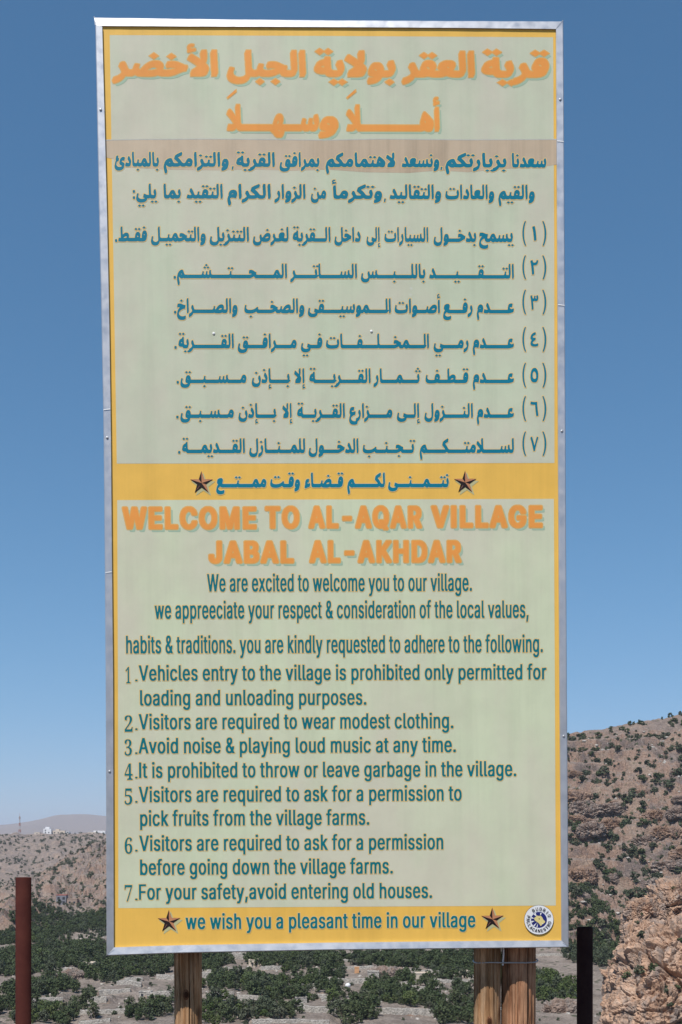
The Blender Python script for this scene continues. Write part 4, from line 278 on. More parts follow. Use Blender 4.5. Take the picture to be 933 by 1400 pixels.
('closing_line','A',273.86,2.84,-0.00129,[465255,17.86,-0,36.16,45.88,465176,4.33,-0,36.16,45.88,401600,-21.51,-0,95.71,45.88,465252,-42.41,-0,36.16,45.88,401600,-68.25,-0,95.71,45.88,465256,-80.69,-0,36.16,45.88,401600,-106.53,-0,95.71,45.88,465264,-133.15,-0,36.16,45.88,465247,-149.27,-0,36.16,45.88,465244,-167.64,-0,36.16,45.88,401600,-219.39,-0,191.67,45.88,465250,-239.71,-0,36.16,45.88,465239,-266.44,-0,36.16,45.88,401600,-279.3,-0,47.63,45.88,465216,-313.65,-0,36.16,45.88,401600,-326.51,-0,47.63,45.88,465166,-337.07,-0,36.16,45.88,465152,-351.97,-0,36.16,45.88,465261,-379.4,-0,36.16,45.88,465239,-395.6,-0,36.16,45.88,401600,-402.67,-0,26.18,45.88,465174,-442.23,-0,36.16,45.88,465251,-469.97,-0,36.16,45.88,465252,-490.88,-0,36.16,45.88,401600,-520.36,-0,109.19,45.88,465176,-533.88,-0,36.16,45.88,401600,-563.36,-0,109.19,45.88,465226,-582.6,-0,36.16,45.88]),
('heading_line','T',-554.57,-104.05,-0.00177,[200087,2.37,2.87,84.47,102.45,200069,67.49,2.87,84.47,102.45,200076,109.99,2.87,84.47,102.45,200067,150.28,2.87,84.47,102.45,200079,200.54,2.87,84.47,102.45,200077,252.83,2.87,84.47,102.45,200069,313.06,2.87,84.47,102.45,200084,373.17,4.01,82.23,102.45,200079,417,4.01,82.23,102.45,200065,488.64,4.77,77.41,102.45,200076,532.37,4.77,77.41,102.45,200045,569.29,4.77,77.41,102.45,200065,611.02,4.77,77.41,102.45,200081,654.75,4.77,77.41,102.45,200065,702.67,4.77,77.41,102.45,200082,746.4,4.77,77.41,102.45,200086,810.9,5.53,85.96,102.45,200073,859.47,5.53,85.96,102.45,200076,883.11,5.53,85.96,102.45,200076,924.12,5.53,85.96,102.45,200065,965.12,5.53,85.96,102.45,200071,1013.69,5.53,85.96,102.45,200069,1065.7,5.53,85.96,102.45]),
('heading_line','T',-399.57,-193.34,-0.00217,[200074,69.66,2.88,86.39,102.7,200065,111.21,2.88,86.39,102.7,200066,160.02,2.88,86.39,102.7,200065,206.76,2.88,86.39,102.7,200076,255.57,2.88,86.39,102.7]),
('heading_line','T',-399.56,-192.58,-0.00217,[200065,334.6,2.88,80.56,102.7,200076,380.11,2.88,80.56,102.7,200045,418.54,2.88,80.56,102.7,200065,461.96,2.88,80.56,102.7,200075,507.47,2.88,80.56,102.7,200072,551.86,2.88,80.56,102.7,200068,600.28,2.88,80.56,102.7,200065,647.56,2.88,80.56,102.7,200082,693.08,2.88,80.56,102.7]),
('text_line','L',-400.52,-267.32,-0.0025,[100087,64.48,0.7,43.13,88.05,100101,95.36,0.7,43.13,88.05,100097,122.73,0.7,43.13,88.05,100114,140.85,0.7,43.13,88.05,100101,153.35,0.7,43.13,88.05,100101,180.72,0.7,43.13,88.05,100120,199.44,0.7,43.13,88.05,100099,217.04,0.7,43.13,88.05,100105,235.42,0.7,43.13,88.05,100116,243.87,0.7,43.13,88.05,100101,255,0.7,43.13,88.05,100100,273.72,0.7,43.13,88.05,100116,301.95,0.7,43.13,88.05,100111,313.08,0.7,43.13,88.05,100119,340.97,0.7,43.13,88.05,100101,366.76,0.7,43.13,88.05,100108,385.48,0.7,43.13,88.05,100099,394.97,0.7,43.13,88.05,100111,413.34,0.7,43.13,88.05,100109,432.58,0.7,43.13,88.05,100101,460.18,0.7,43.13,88.05,100121,487.55,0.7,43.13,88.05,100111,505.67,0.7,43.13,88.05,100117,524.91,0.7,43.13,88.05,100116,552.53,0.7,43.13,88.05,100111,563.66,0.7,43.13,88.05,100111,591.55,0.7,43.13,88.05,100117,610.79,0.7,43.13,88.05,100114,629.77,0.7,43.13,88.05,100118,650.92,0.7,43.13,88.05,100105,669.04,0.7,43.13,88.05,100108,677.49,0.7,43.13,88.05,100108,686.98,0.7,43.13,88.05,100097,696.47,0.7,43.13,88.05,100103,714.59,0.7,43.13,88.05,100101,734.26,0.7,43.13,88.05,100046,752.98,0.7,43.13,88.05]),
('text_line','L',-401.42,-337.93,-0.00282,[100119,-72.59,0.71,43.23,88.13,100101,-46.74,0.71,43.23,88.13,100097,-19.31,0.71,43.23,88.13,100112,-1.16,0.71,43.23,88.13,100112,18.46,0.71,43.23,88.13,100114,38.09,0.71,43.23,88.13,100101,50.62,0.71,43.23,88.13,100101,69.38,0.71,43.23,88.13,100099,88.14,0.71,43.23,88.13,100105,106.56,0.71,43.23,88.13,100097,115.03,0.71,43.23,88.13,100116,133.19,0.71,43.23,88.13,100101,144.34,0.71,43.23,88.13,100121,171.77,0.71,43.23,88.13,100111,189.92,0.71,43.23,88.13,100117,209.2,0.71,43.23,88.13,100114,228.22,0.71,43.23,88.13,100114,249.43,0.71,43.23,88.13,100101,261.96,0.71,43.23,88.13,100115,280.72,0.71,43.23,88.13,100112,297.75,0.71,43.23,88.13,100101,317.38,0.71,43.23,88.13,100099,336.14,0.71,43.23,88.13,100116,354.55,0.71,43.23,88.13,100038,374.37,0.71,43.23,88.13,100099,403.7,0.71,43.23,88.13,100111,422.12,0.71,43.23,88.13,100110,441.4,0.71,43.23,88.13,100115,460.42,0.71,43.23,88.13,100105,477.45,0.71,43.23,88.13,100100,485.92,0.71,43.23,88.13,100101,505.54,0.71,43.23,88.13,100114,524.3,0.71,43.23,88.13,100097,536.84,0.71,43.23,88.13,100116,554.99,0.71,43.23,88.13,100105,566.15,0.71,43.23,88.13,100111,574.62,0.71,43.23,88.13,100110,593.9,0.71,43.23,88.13,100111,621.59,0.71,43.23,88.13,100102,640.86,0.71,43.23,88.13,100116,661.81,0.71,43.23,88.13,100104,672.96,0.71,43.23,88.13,100101,691.98,0.71,43.23,88.13,100108,719.41,0.71,43.23,88.13,100111,728.92,0.71,43.23,88.13,100099,748.2,0.71,43.23,88.13,100097,766.61,0.71,43.23,88.13,100108,784.77,0.71,43.23,88.13,100118,802.95,0.71,43.23,88.13,100097,821.1,0.71,43.23,88.13,100108,839.26,0.71,43.23,88.13,100117,848.77,0.71,43.23,88.13,100101,867.79,0.71,43.23,88.13,100115,886.55,0.71,43.23,88.13,100044,903.58,0.71,43.23,88.13]),
('text_line','L',-402.57,-428.29,-0.00323,[100104,-148.58,0.71,43.75,88.22,100097,-129.33,0.71,43.75,88.22,100098,-110.95,0.71,43.75,88.22,100105,-91.09,0.71,43.75,88.22,100116,-82.51,0.71,43.75,88.22,100115,-71.22,0.71,43.75,88.22,100038,-45.21,0.71,43.75,88.22,100116,-15.52,0.71,43.75,88.22,100114,-4.24,0.71,43.75,88.22,100097,8.45,0.71,43.75,88.22,100100,26.83,0.71,43.75,88.22,100105,46.69,0.71,43.75,88.22,100116,55.26,0.71,43.75,88.22,100105,66.55,0.71,43.75,88.22,100111,75.13,0.71,43.75,88.22,100110,94.64,0.71,43.75,88.22,100115,113.89,0.71,43.75,88.22,100046,131.13,0.71,43.75,88.22,100121,149.44,0.71,43.75,88.22,100111,167.82,0.71,43.75,88.22,100117,187.33,0.71,43.75,88.22,100097,215.35,0.71,43.75,88.22,100114,233.73,0.71,43.75,88.22,100101,246.42,0.71,43.75,88.22,100107,274.18,0.71,43.75,88.22,100105,292.12,0.71,43.75,88.22,100110,300.69,0.71,43.75,88.22,100100,319.94,0.71,43.75,88.22,100108,339.81,0.71,43.75,88.22,100121,349.43,0.71,43.75,88.22,100114,376.58,0.71,43.75,88.22,100101,389.27,0.71,43.75,88.22,100113,408.26,0.71,43.75,88.22,100117,428.12,0.71,43.75,88.22,100101,447.37,0.71,43.75,88.22,100115,466.36,0.71,43.75,88.22,100116,483.6,0.71,43.75,88.22,100101,494.88,0.71,43.75,88.22,100100,513.87,0.71,43.75,88.22,100116,542.51,0.71,43.75,88.22,100111,553.8,0.71,43.75,88.22,100097,582.08,0.71,43.75,88.22,100100,600.46,0.71,43.75,88.22,100104,620.32,0.71,43.75,88.22,100101,639.57,0.71,43.75,88.22,100114,658.56,0.71,43.75,88.22,100101,671.25,0.71,43.75,88.22,100116,699.01,0.71,43.75,88.22,100111,710.3,0.71,43.75,88.22,100116,738.59,0.71,43.75,88.22,100104,749.87,0.71,43.75,88.22,100101,769.12,0.71,43.75,88.22,100102,796.89,0.71,43.75,88.22,100111,809.31,0.71,43.75,88.22,100108,828.83,0.71,43.75,88.22,100108,838.45,0.71,43.75,88.22,100111,848.08,0.71,43.75,88.22,100119,867.59,0.71,43.75,88.22,100105,893.75,0.71,43.75,88.22,100110,902.33,0.71,43.75,88.22,100103,921.58,0.71,43.75,88.22,100046,941.53,0.71,43.75,88.22]),
('list_line','L',-403.48,-499.61,-0.00355,[100086,-113.89,0.62,50.95,77.72,100101,-87.9,0.62,50.95,77.72,100104,-65.79,0.62,50.95,77.72,100105,-43.37,0.62,50.95,77.72,100099,-33.39,0.62,50.95,77.72,100108,-11.68,0.62,50.95,77.72,100101,-0.47,0.62,50.95,77.72,100115,21.64,0.62,50.95,77.72,100101,51.93,0.62,50.95,77.72,100110,74.05,0.62,50.95,77.72,100116,96.46,0.62,50.95,77.72,100114,109.61,0.62,50.95,77.72,100121,124.38,0.62,50.95,77.72,100116,156,0.62,50.95,77.72,100111,169.15,0.62,50.95,77.72,100116,202.09,0.62,50.95,77.72,100104,215.24,0.62,50.95,77.72,100101,237.65,0.62,50.95,77.72,100118,269.98,0.62,50.95,77.72,100105,291.38,0.62,50.95,77.72,100108,301.37,0.62,50.95,77.72,100108,312.58,0.62,50.95,77.72,100097,323.79,0.62,50.95,77.72,100103,345.19,0.62,50.95,77.72,100101,368.42,0.62,50.95,77.72,100105,400.75,0.62,50.95,77.72,100115,410.74,0.62,50.95,77.72,100112,441.03,0.62,50.95,77.72,100114,464.16,0.62,50.95,77.72,100111,478.94,0.62,50.95,77.72,100104,501.66,0.62,50.95,77.72,100105,524.08,0.62,50.95,77.72,100098,534.06,0.62,50.95,77.72,100105,557.2,0.62,50.95,77.72,100116,567.18,0.62,50.95,77.72,100101,580.33,0.62,50.95,77.72,100100,602.44,0.62,50.95,77.72,100111,635.79,0.62,50.95,77.72,100110,658.51,0.62,50.95,77.72,100108,680.93,0.62,50.95,77.72,100121,692.14,0.62,50.95,77.72,100112,723.76,0.62,50.95,77.72,100101,746.89,0.62,50.95,77.72,100114,769,0.62,50.95,77.72,100109,783.78,0.62,50.95,77.72,100105,816.39,0.62,50.95,77.72,100116,826.37,0.62,50.95,77.72,100116,839.52,0.62,50.95,77.72,100101,852.66,0.62,50.95,77.72,100100,874.77,0.62,50.95,77.72,100102,908.12,0.62,50.95,77.72,100111,922.59,0.62,50.95,77.72,100114,945.32,0.62,50.95,77.72,300049,-149.58,-6.32,40.4,88.52,100046,-125.07,-0.96,45.95,49.71]),
('list_line','L',-404.31,-564.67,-0.00384,[100108,-112.53,0.62,51.61,77.78,100111,-101.17,0.62,51.61,77.78,100097,-78.15,0.62,51.61,77.78,100100,-56.48,0.62,51.61,77.78,100105,-33.05,0.62,51.61,77.78,100110,-22.93,0.62,51.61,77.78,100103,-0.22,0.62,51.61,77.78,100097,33.66,0.62,51.61,77.78,100110,55.34,0.62,51.61,77.78,100100,78.05,0.62,51.61,77.78,100117,111.83,0.62,51.61,77.78,100110,134.54,0.62,51.61,77.78,100108,157.25,0.62,51.61,77.78,100111,168.6,0.62,51.61,77.78,100097,191.62,0.62,51.61,77.78,100100,213.3,0.62,51.61,77.78,100105,236.73,0.62,51.61,77.78,100110,246.85,0.62,51.61,77.78,100103,269.56,0.62,51.61,77.78,100112,303.44,0.62,51.61,77.78,100117,326.87,0.62,51.61,77.78,100114,349.58,0.62,51.61,77.78,100112,364.55,0.62,51.61,77.78,100111,387.98,0.62,51.61,77.78,100115,411,0.62,51.61,77.78,100101,431.33,0.62,51.61,77.78,100115,453.73,0.62,51.61,77.78,100046,474.07,0.62,51.61,77.78]),
('list_line','L',-405.1,-627.11,-0.00412,[100086,-113.97,0.62,51.21,77.84,100105,-87.85,0.62,51.21,77.84,100115,-77.82,0.62,51.21,77.84,100105,-57.64,0.62,51.21,77.84,100116,-47.6,0.62,51.21,77.84,100111,-34.39,0.62,51.21,77.84,100114,-11.55,0.62,51.21,77.84,100115,3.3,0.62,51.21,77.84,100097,33.75,0.62,51.21,77.84,100114,55.25,0.62,51.21,77.84,100101,70.11,0.62,51.21,77.84,100114,102.6,0.62,51.21,77.84,100101,117.45,0.62,51.21,77.84,100113,139.68,0.62,51.21,77.84,100117,162.93,0.62,51.21,77.84,100105,185.46,0.62,51.21,77.84,100114,195.5,0.62,51.21,77.84,100101,210.35,0.62,51.21,77.84,100100,232.57,0.62,51.21,77.84,100116,266.09,0.62,51.21,77.84,100111,279.3,0.62,51.21,77.84,100119,312.41,0.62,51.21,77.84,100101,343.04,0.62,51.21,77.84,100097,365.26,0.62,51.21,77.84,100114,386.77,0.62,51.21,77.84,100109,411.89,0.62,51.21,77.84,100111,444.67,0.62,51.21,77.84,100100,467.51,0.62,51.21,77.84,100101,490.76,0.62,51.21,77.84,100115,512.98,0.62,51.21,77.84,100116,533.16,0.62,51.21,77.84,100099,556.64,0.62,51.21,77.84,100108,578.46,0.62,51.21,77.84,100111,589.72,0.62,51.21,77.84,100116,612.56,0.62,51.21,77.84,100104,625.77,0.62,51.21,77.84,100105,648.31,0.62,51.21,77.84,100110,658.34,0.62,51.21,77.84,100103,680.88,0.62,51.21,77.84,100046,704.23,0.62,51.21,77.84,300050,-152.93,-5.76,65.45,88.65,100046,-125.16,-0.96,45.98,49.79]),
('list_line','L',-405.9,-689.97,-0.0044,[100065,-114.58,0.62,52.35,77.9,100118,-87.88,0.62,52.35,77.9,100111,-65.89,0.62,52.35,77.9,100105,-42.54,0.62,52.35,77.9,100100,-32.28,0.62,52.35,77.9,100110,1.98,0.62,52.35,77.9,100111,25.02,0.62,52.35,77.9,100105,48.37,0.62,52.35,77.9,100115,58.63,0.62,52.35,77.9,100101,79.26,0.62,52.35,77.9,100038,112.48,0.62,52.35,77.9,100112,148,0.62,52.35,77.9,100108,171.77,0.62,52.35,77.9,100097,183.28,0.62,52.35,77.9,100121,205.27,0.62,52.35,77.9,100105,227.26,0.62,52.35,77.9,100110,237.52,0.62,52.35,77.9,100103,260.56,0.62,52.35,77.9,100108,294.93,0.62,52.35,77.9,100111,306.45,0.62,52.35,77.9,100117,329.79,0.62,52.35,77.9,100100,352.83,0.62,52.35,77.9,100109,387.1,0.62,52.35,77.9,100117,420.6,0.62,52.35,77.9,100115,443.64,0.62,52.35,77.9,100105,464.26,0.62,52.35,77.9,100099,474.52,0.62,52.35,77.9,100097,507.33,0.62,52.35,77.9,100116,529.31,0.62,52.35,77.9,100097,553.32,0.62,52.35,77.9,100110,575.31,0.62,52.35,77.9,100121,598.34,0.62,52.35,77.9,100116,630.83,0.62,52.35,77.9,100105,644.34,0.62,52.35,77.9,100109,654.6,0.62,52.35,77.9,100101,688.1,0.62,52.35,77.9,100046,710.82,0.62,52.35,77.9,300051,-152.72,-5.05,59.16,87.64,100046,-125.21,-0.96,46,49.83]),
('list_line','L',-406.72,-754.03,-0.00469,[100073,-115.65,0.62,51.52,77.96,100116,-104.31,0.62,51.52,77.96,100105,-80.68,0.62,51.52,77.96,100115,-70.58,0.62,51.52,77.96,100112,-39.95,0.62,51.52,77.96,100114,-16.56,0.62,51.52,77.96,100111,-1.62,0.62,51.52,77.96,100104,21.36,0.62,51.52,77.96,100105,44.03,0.62,51.52,77.96,100098,54.13,0.62,51.52,77.96,100105,77.52,0.62,51.52,77.96,100116,87.62,0.62,51.52,77.96,100101,100.92,0.62,51.52,77.96,100100,123.28,0.62,51.52,77.96,100116,157,0.62,51.52,77.96,100111,170.3,0.62,51.52,77.96,100116,203.61,0.62,51.52,77.96,100104,216.9,0.62,51.52,77.96,100114,239.57,0.62,51.52,77.96,100111,254.51,0.62,51.52,77.96,100119,277.49,0.62,51.52,77.96,100111,318.64,0.62,51.52,77.96,100114,341.62,0.62,51.52,77.96,100108,366.89,0.62,51.52,77.96,100101,378.23,0.62,51.52,77.96,100097,400.59,0.62,51.52,77.96,100118,422.23,0.62,51.52,77.96,100101,443.87,0.62,51.52,77.96,100103,476.57,0.62,51.52,77.96,100097,500.06,0.62,51.52,77.96,100114,521.7,0.62,51.52,77.96,100098,536.64,0.62,51.52,77.96,100097,560.03,0.62,51.52,77.96,100103,581.67,0.62,51.52,77.96,100101,605.17,0.62,51.52,77.96,100105,637.86,0.62,51.52,77.96,100110,647.96,0.62,51.52,77.96,100116,680.97,0.62,51.52,77.96,100104,694.26,0.62,51.52,77.96,100101,716.93,0.62,51.52,77.96,100118,749.63,0.62,51.52,77.96,100105,771.27,0.62,51.52,77.96,100108,781.36,0.62,51.52,77.96,100108,792.7,0.62,51.52,77.96,100097,804.04,0.62,51.52,77.96,100103,825.68,0.62,51.52,77.96,100101,849.17,0.62,51.52,77.96,100046,871.53,0.62,51.52,77.96,300052,-152.07,-4.63,59.25,89.53,100046,-125.26,-0.96,46.02,49.86]),
('list_line','L',-407.53,-817.57,-0.00498,[100086,-114.1,0.62,51.99,78.02,100105,-87.58,0.62,51.99,78.02,100115,-77.39,0.62,51.99,78.02,100105,-56.9,0.62,51.99,78.02,100116,-46.71,0.62,51.99,78.02,100111,-33.3,0.62,51.99,78.02,100114,-10.11,0.62,51.99,78.02,100115,4.97,0.62,51.99,78.02,100097,35.88,0.62,51.99,78.02,100114,57.72,0.62,51.99,78.02,100101,72.8,0.62,51.99,78.02,100114,105.79,0.62,51.99,78.02,100101,120.87,0.62,51.99,78.02,100113,143.44,0.62,51.99,78.02,100117,167.04,0.62,51.99,78.02,100105,189.92,0.62,51.99,78.02,100114,200.11,0.62,51.99,78.02,100101,215.19,0.62,51.99,78.02,100100,237.75,0.62,51.99,78.02,100116,271.79,0.62,51.99,78.02,100111,285.2,0.62,51.99,78.02,100097,318.82,0.62,51.99,78.02,100115,340.66,0.62,51.99,78.02,100107,361.14,0.62,51.99,78.02,100102,392.89,0.62,51.99,78.02,100111,407.65,0.62,51.99,78.02,100114,430.84,0.62,51.99,78.02,100097,456.35,0.62,51.99,78.02,100112,488.62,0.62,51.99,78.02,100101,512.22,0.62,51.99,78.02,100114,534.79,0.62,51.99,78.02,100109,549.87,0.62,51.99,78.02,100105,583.14,0.62,51.99,78.02,100115,593.33,0.62,51.99,78.02,100115,613.82,0.62,51.99,78.02,100105,634.3,0.62,51.99,78.02,100111,644.49,0.62,51.99,78.02,100110,667.68,0.62,51.99,78.02,100116,700.99,0.62,51.99,78.02,100111,714.4,0.62,51.99,78.02,300053,-153.48,-6.01,64.97,88.86,100046,-125.31,-0.96,46.04,49.9]),
('list_line','L',-408.32,-880,-0.00526,[100112,-112.84,0.62,51.62,78.08,100105,-89.41,0.62,51.62,78.08,100099,-79.29,0.62,51.62,78.08,100107,-57.3,0.62,51.62,78.08,100102,-25.79,0.62,51.62,78.08,100114,-11.13,0.62,51.62,78.08,100117,3.84,0.62,51.62,78.08,100105,26.55,0.62,51.62,78.08,100116,36.67,0.62,51.62,78.08,100115,49.99,0.62,51.62,78.08,100102,80.68,0.62,51.62,78.08,100114,95.34,0.62,51.62,78.08,100111,110.31,0.62,51.62,78.08,100109,133.33,0.62,51.62,78.08,100116,176.71,0.62,51.62,78.08,100104,190.03,0.62,51.62,78.08,100101,212.74,0.62,51.62,78.08,100118,245.5,0.62,51.62,78.08,100105,267.18,0.62,51.62,78.08,100108,277.29,0.62,51.62,78.08,100108,288.65,0.62,51.62,78.08,100097,300,0.62,51.62,78.08,100103,321.68,0.62,51.62,78.08,100101,345.22,0.62,51.62,78.08,100102,377.98,0.62,51.62,78.08,100097,392.63,0.62,51.62,78.08,100114,414.31,0.62,51.62,78.08,100109,429.28,0.62,51.62,78.08,100115,462.32,0.62,51.62,78.08,100046,482.66,0.62,51.62,78.08]),
('list_line','L',-409.16,-945.75,-0.00556,[100086,-112.84,0.63,51.88,78.14,100105,-86.38,0.63,51.88,78.14,100115,-76.21,0.63,51.88,78.14,100105,-55.77,0.63,51.88,78.14,100116,-45.6,0.63,51.88,78.14,100111,-32.21,0.63,51.88,78.14,100114,-9.07,0.63,51.88,78.14,100115,5.97,0.63,51.88,78.14,100097,36.82,0.63,51.88,78.14,100114,58.61,0.63,51.88,78.14,100101,73.66,0.63,51.88,78.14,100114,106.59,0.63,51.88,78.14,100101,121.63,0.63,51.88,78.14,100113,144.15,0.63,51.88,78.14,100117,167.71,0.63,51.88,78.14,100105,190.53,0.63,51.88,78.14,100114,200.7,0.63,51.88,78.14,100101,215.75,0.63,51.88,78.14,100100,238.27,0.63,51.88,78.14,100116,272.23,0.63,51.88,78.14,100111,285.62,0.63,51.88,78.14,100097,319.16,0.63,51.88,78.14,100115,340.95,0.63,51.88,78.14,100107,361.4,0.63,51.88,78.14,100102,393.08,0.63,51.88,78.14,100111,407.81,0.63,51.88,78.14,100114,430.95,0.63,51.88,78.14,100097,456.4,0.63,51.88,78.14,100112,488.6,0.63,51.88,78.14,100101,512.16,0.63,51.88,78.14,100114,534.68,0.63,51.88,78.14,100109,549.72,0.63,51.88,78.14,100105,582.93,0.63,51.88,78.14,100115,593.1,0.63,51.88,78.14,100115,613.54,0.63,51.88,78.14,100105,633.98,0.63,51.88,78.14,100111,644.15,0.63,51.88,78.14,100110,667.29,0.63,51.88,78.14,300054,-153.38,-6.6,61.83,87.91,100046,-125.4,-0.96,46.07,49.98]),
('list_line','L',-409.97,-1008.85,-0.00584,[100098,-112.82,0.63,51.4,78.2,100101,-89.48,0.63,51.4,78.2,100102,-67.17,0.63,51.4,78.2,100111,-52.57,0.63,51.4,78.2,100114,-29.65,0.63,51.4,78.2,100101,-14.74,0.63,51.4,78.2,100103,17.88,0.63,51.4,78.2,100111,41.32,0.63,51.4,78.2,100105,64.24,0.63,51.4,78.2,100110,74.32,0.63,51.4,78.2,100103,96.94,0.63,51.4,78.2,100100,130.69,0.63,51.4,78.2,100111,154.02,0.63,51.4,78.2,100119,176.95,0.63,51.4,78.2,100110,207.69,0.63,51.4,78.2,100116,240.61,0.63,51.4,78.2,100104,253.88,0.63,51.4,78.2,100101,276.49,0.63,51.4,78.2,100118,309.11,0.63,51.4,78.2,100105,330.7,0.63,51.4,78.2,100108,340.78,0.63,51.4,78.2,100108,352.09,0.63,51.4,78.2,100097,363.39,0.63,51.4,78.2,100103,384.98,0.63,51.4,78.2,100101,408.42,0.63,51.4,78.2,100102,441.04,0.63,51.4,78.2,100097,455.64,0.63,51.4,78.2,100114,477.23,0.63,51.4,78.2,100109,492.14,0.63,51.4,78.2,100115,525.04,0.63,51.4,78.2,100046,545.29,0.63,51.4,78.2]),
('list_line','L',-410.8,-1073.93,-0.00613,[100070,-116.17,0.63,51.88,78.26,100111,-93.34,0.63,51.88,78.26,100114,-70.2,0.63,51.88,78.26,100121,-44.75,0.63,51.88,78.26,100111,-22.96,0.63,51.88,78.26,100117,0.18,0.63,51.88,78.26,100114,23.01,0.63,51.88,78.26,100115,48.46,0.63,51.88,78.26,100097,68.9,0.63,51.88,78.26,100102,90.69,0.63,51.88,78.26,100101,105.43,0.63,51.88,78.26,100116,127.95,0.63,51.88,78.26,100121,141.33,0.63,51.88,78.26,100044,163.12,0.63,51.88,78.26,100097,174.43,0.63,51.88,78.26,100118,196.22,0.63,51.88,78.26,100111,218.01,0.63,51.88,78.26,100105,241.15,0.63,51.88,78.26,100100,251.32,0.63,51.88,78.26,100101,285.28,0.63,51.88,78.26,100110,307.8,0.63,51.88,78.26,100116,330.63,0.63,51.88,78.26,100101,344.02,0.63,51.88,78.26,100114,366.53,0.63,51.88,78.26,100105,381.58,0.63,51.88,78.26,100110,391.75,0.63,51.88,78.26,100103,414.58,0.63,51.88,78.26,100111,448.64,0.63,51.88,78.26,100108,471.78,0.63,51.88,78.26,100100,483.2,0.63,51.88,78.26,100104,517.16,0.63,51.88,78.26,100111,539.98,0.63,51.88,78.26,100117,563.12,0.63,51.88,78.26,100115,585.95,0.63,51.88,78.26,100101,606.4,0.63,51.88,78.26,100115,628.91,0.63,51.88,78.26,100046,649.35,0.63,51.88,78.26,300055,-153.5,-4.05,61.88,90.62,100046,-125.5,-0.96,46.11,50.06]),
('closing_line','L',-411.79,-1152.17,-0.00648,[100119,7.79,0.63,52.07,78.33,100101,38.93,0.63,52.07,78.33,100119,71.98,0.63,52.07,78.33,100105,103.12,0.63,52.07,78.33,100115,113.32,0.63,52.07,78.33,100104,133.84,0.63,52.07,78.33,100121,167.2,0.63,52.07,78.33,100111,189.07,0.63,52.07,78.33,100117,212.3,0.63,52.07,78.33,100097,245.65,0.63,52.07,78.33,100112,277.97,0.63,52.07,78.33,100108,301.61,0.63,52.07,78.33,100101,313.07,0.63,52.07,78.33,100097,335.67,0.63,52.07,78.33,100115,357.54,0.63,52.07,78.33,100097,378.05,0.63,52.07,78.33,100110,399.93,0.63,52.07,78.33,100116,422.84,0.63,52.07,78.33,100116,446.72,0.63,52.07,78.33,100105,460.15,0.63,52.07,78.33,100109,470.36,0.63,52.07,78.33,100101,503.69,0.63,52.07,78.33,100105,536.73,0.63,52.07,78.33,100110,546.94,0.63,52.07,78.33,100111,580.3,0.63,52.07,78.33,100117,603.52,0.63,52.07,78.33,100114,626.43,0.63,52.07,78.33,100118,651.98,0.63,52.07,78.33,100105,673.85,0.63,52.07,78.33,100108,684.06,0.63,52.07,78.33,100108,695.51,0.63,52.07,78.33,100097,706.97,0.63,52.07,78.33,100103,728.84,0.63,52.07,78.33,100101,752.59,0.63,52.07,78.33]),
]
# rails: outer and inner edge on the board in mm
RAILS = {
  'left': ([[-606.6, 1192.3], [-603.8, 715.9], [-601.3, 452.2], [-599.9, 149.6], [-601.4, -192.1], [-603.4, -497.1], [-611.0, -1218.2]],[[-588.7, 1188.7], [-583.1, 716.0], [-581.1, 452.2], [-580.9, 149.6], [-582.8, -192.2], [-584.1, -497.2], [-591.9, -1197.2]]),
  'right': ([[610.8, 1215.7], [610.3, 511.4], [609.2, 52.5], [608.6, -447.6], [608.8, -1212.1]],[[591.4, 1192.8], [590.6, 511.3], [589.4, 52.5], [589.1, -447.4], [589.8, -1194.4]]),
  'top': ([[-609.1, 1215.1], [-296.5, 1213.7], [17.0, 1213.3], [322.7, 1214.2], [610.8, 1215.3]],[[-606.6, 1191.4], [-296.7, 1192.1], [16.8, 1193.2], [322.5, 1194.0], [591.4, 1193.2]]),
  'bottom': ([[-611.0, -1218.2], [-412.6, -1213.7], [-27.3, -1210.9], [380.0, -1212.0], [608.8, -1212.1]],[[-591.9, -1197.2], [-412.3, -1193.8], [-27.1, -1192.3], [380.1, -1193.0], [589.8, -1194.4]]),
}
FIELD_UPPER = [[-570.5, 1170.2], [-2.5, 1172.5], [584.5, 1173.9], [583.8, 644.6], [580.4, 66.0], [-14.0, 65.9], [-567.4, 66.5], [-568.1, 357.8], [-569.1, 697.3]]
FIELD_LOWER = [[-567.6, -28.2], [-15.0, -28.0], [578.2, -28.0], [577.5, -563.1], [576.1, -1101.8], [-26.2, -1097.9], [-579.2, -1094.4], [-572.7, -554.6]]
BAND = [[-584.3, 901.1], [-480.3, 903.6], [-290.7, 905.6], [-5.3, 904.4], [128.5, 908.0], [358.5, 907.1], [591.4, 909.7], [591.5, 844.2], [569.7, 840.3], [454.0, 832.2], [357.8, 823.2], [281.0, 827.5], [204.3, 820.5], [89.4, 821.8], [-6.1, 828.0], [-101.5, 824.7], [-215.7, 827.9], [-291.7, 824.7], [-424.5, 825.9], [-500.2, 829.3], [-562.5, 832.7], [-563.2, 852.4], [-583.0, 856.1]]
STARS = [[-347.4, 15.4], [344.0, 15.1], [-447.0, -1131.7], [406.9, -1136.2]]
STICKER = [[530.2, -1139.1]]
BLISTERS = [[100.7, 409.6], [-311.1, 403.4], [-18.1, 411.4], [-39.9, -752.8], [520.9, -584.0], [-571.7, 578.6]]
TANWIN = [[54.2, 1025.5], [-257.0, 1023.4]]
BOARD_ROT = (0.02591, 0.01741, -0.01069)  # yaw, lean, roll
BOARD_POS = (-0.0170, 2.8780, 2.5245)
# ---------------------------------------------------------------- helpers
def link(o, parent=None):
    COL.objects.link(o)
    if parent is not None:
        o.parent = parent
    return o

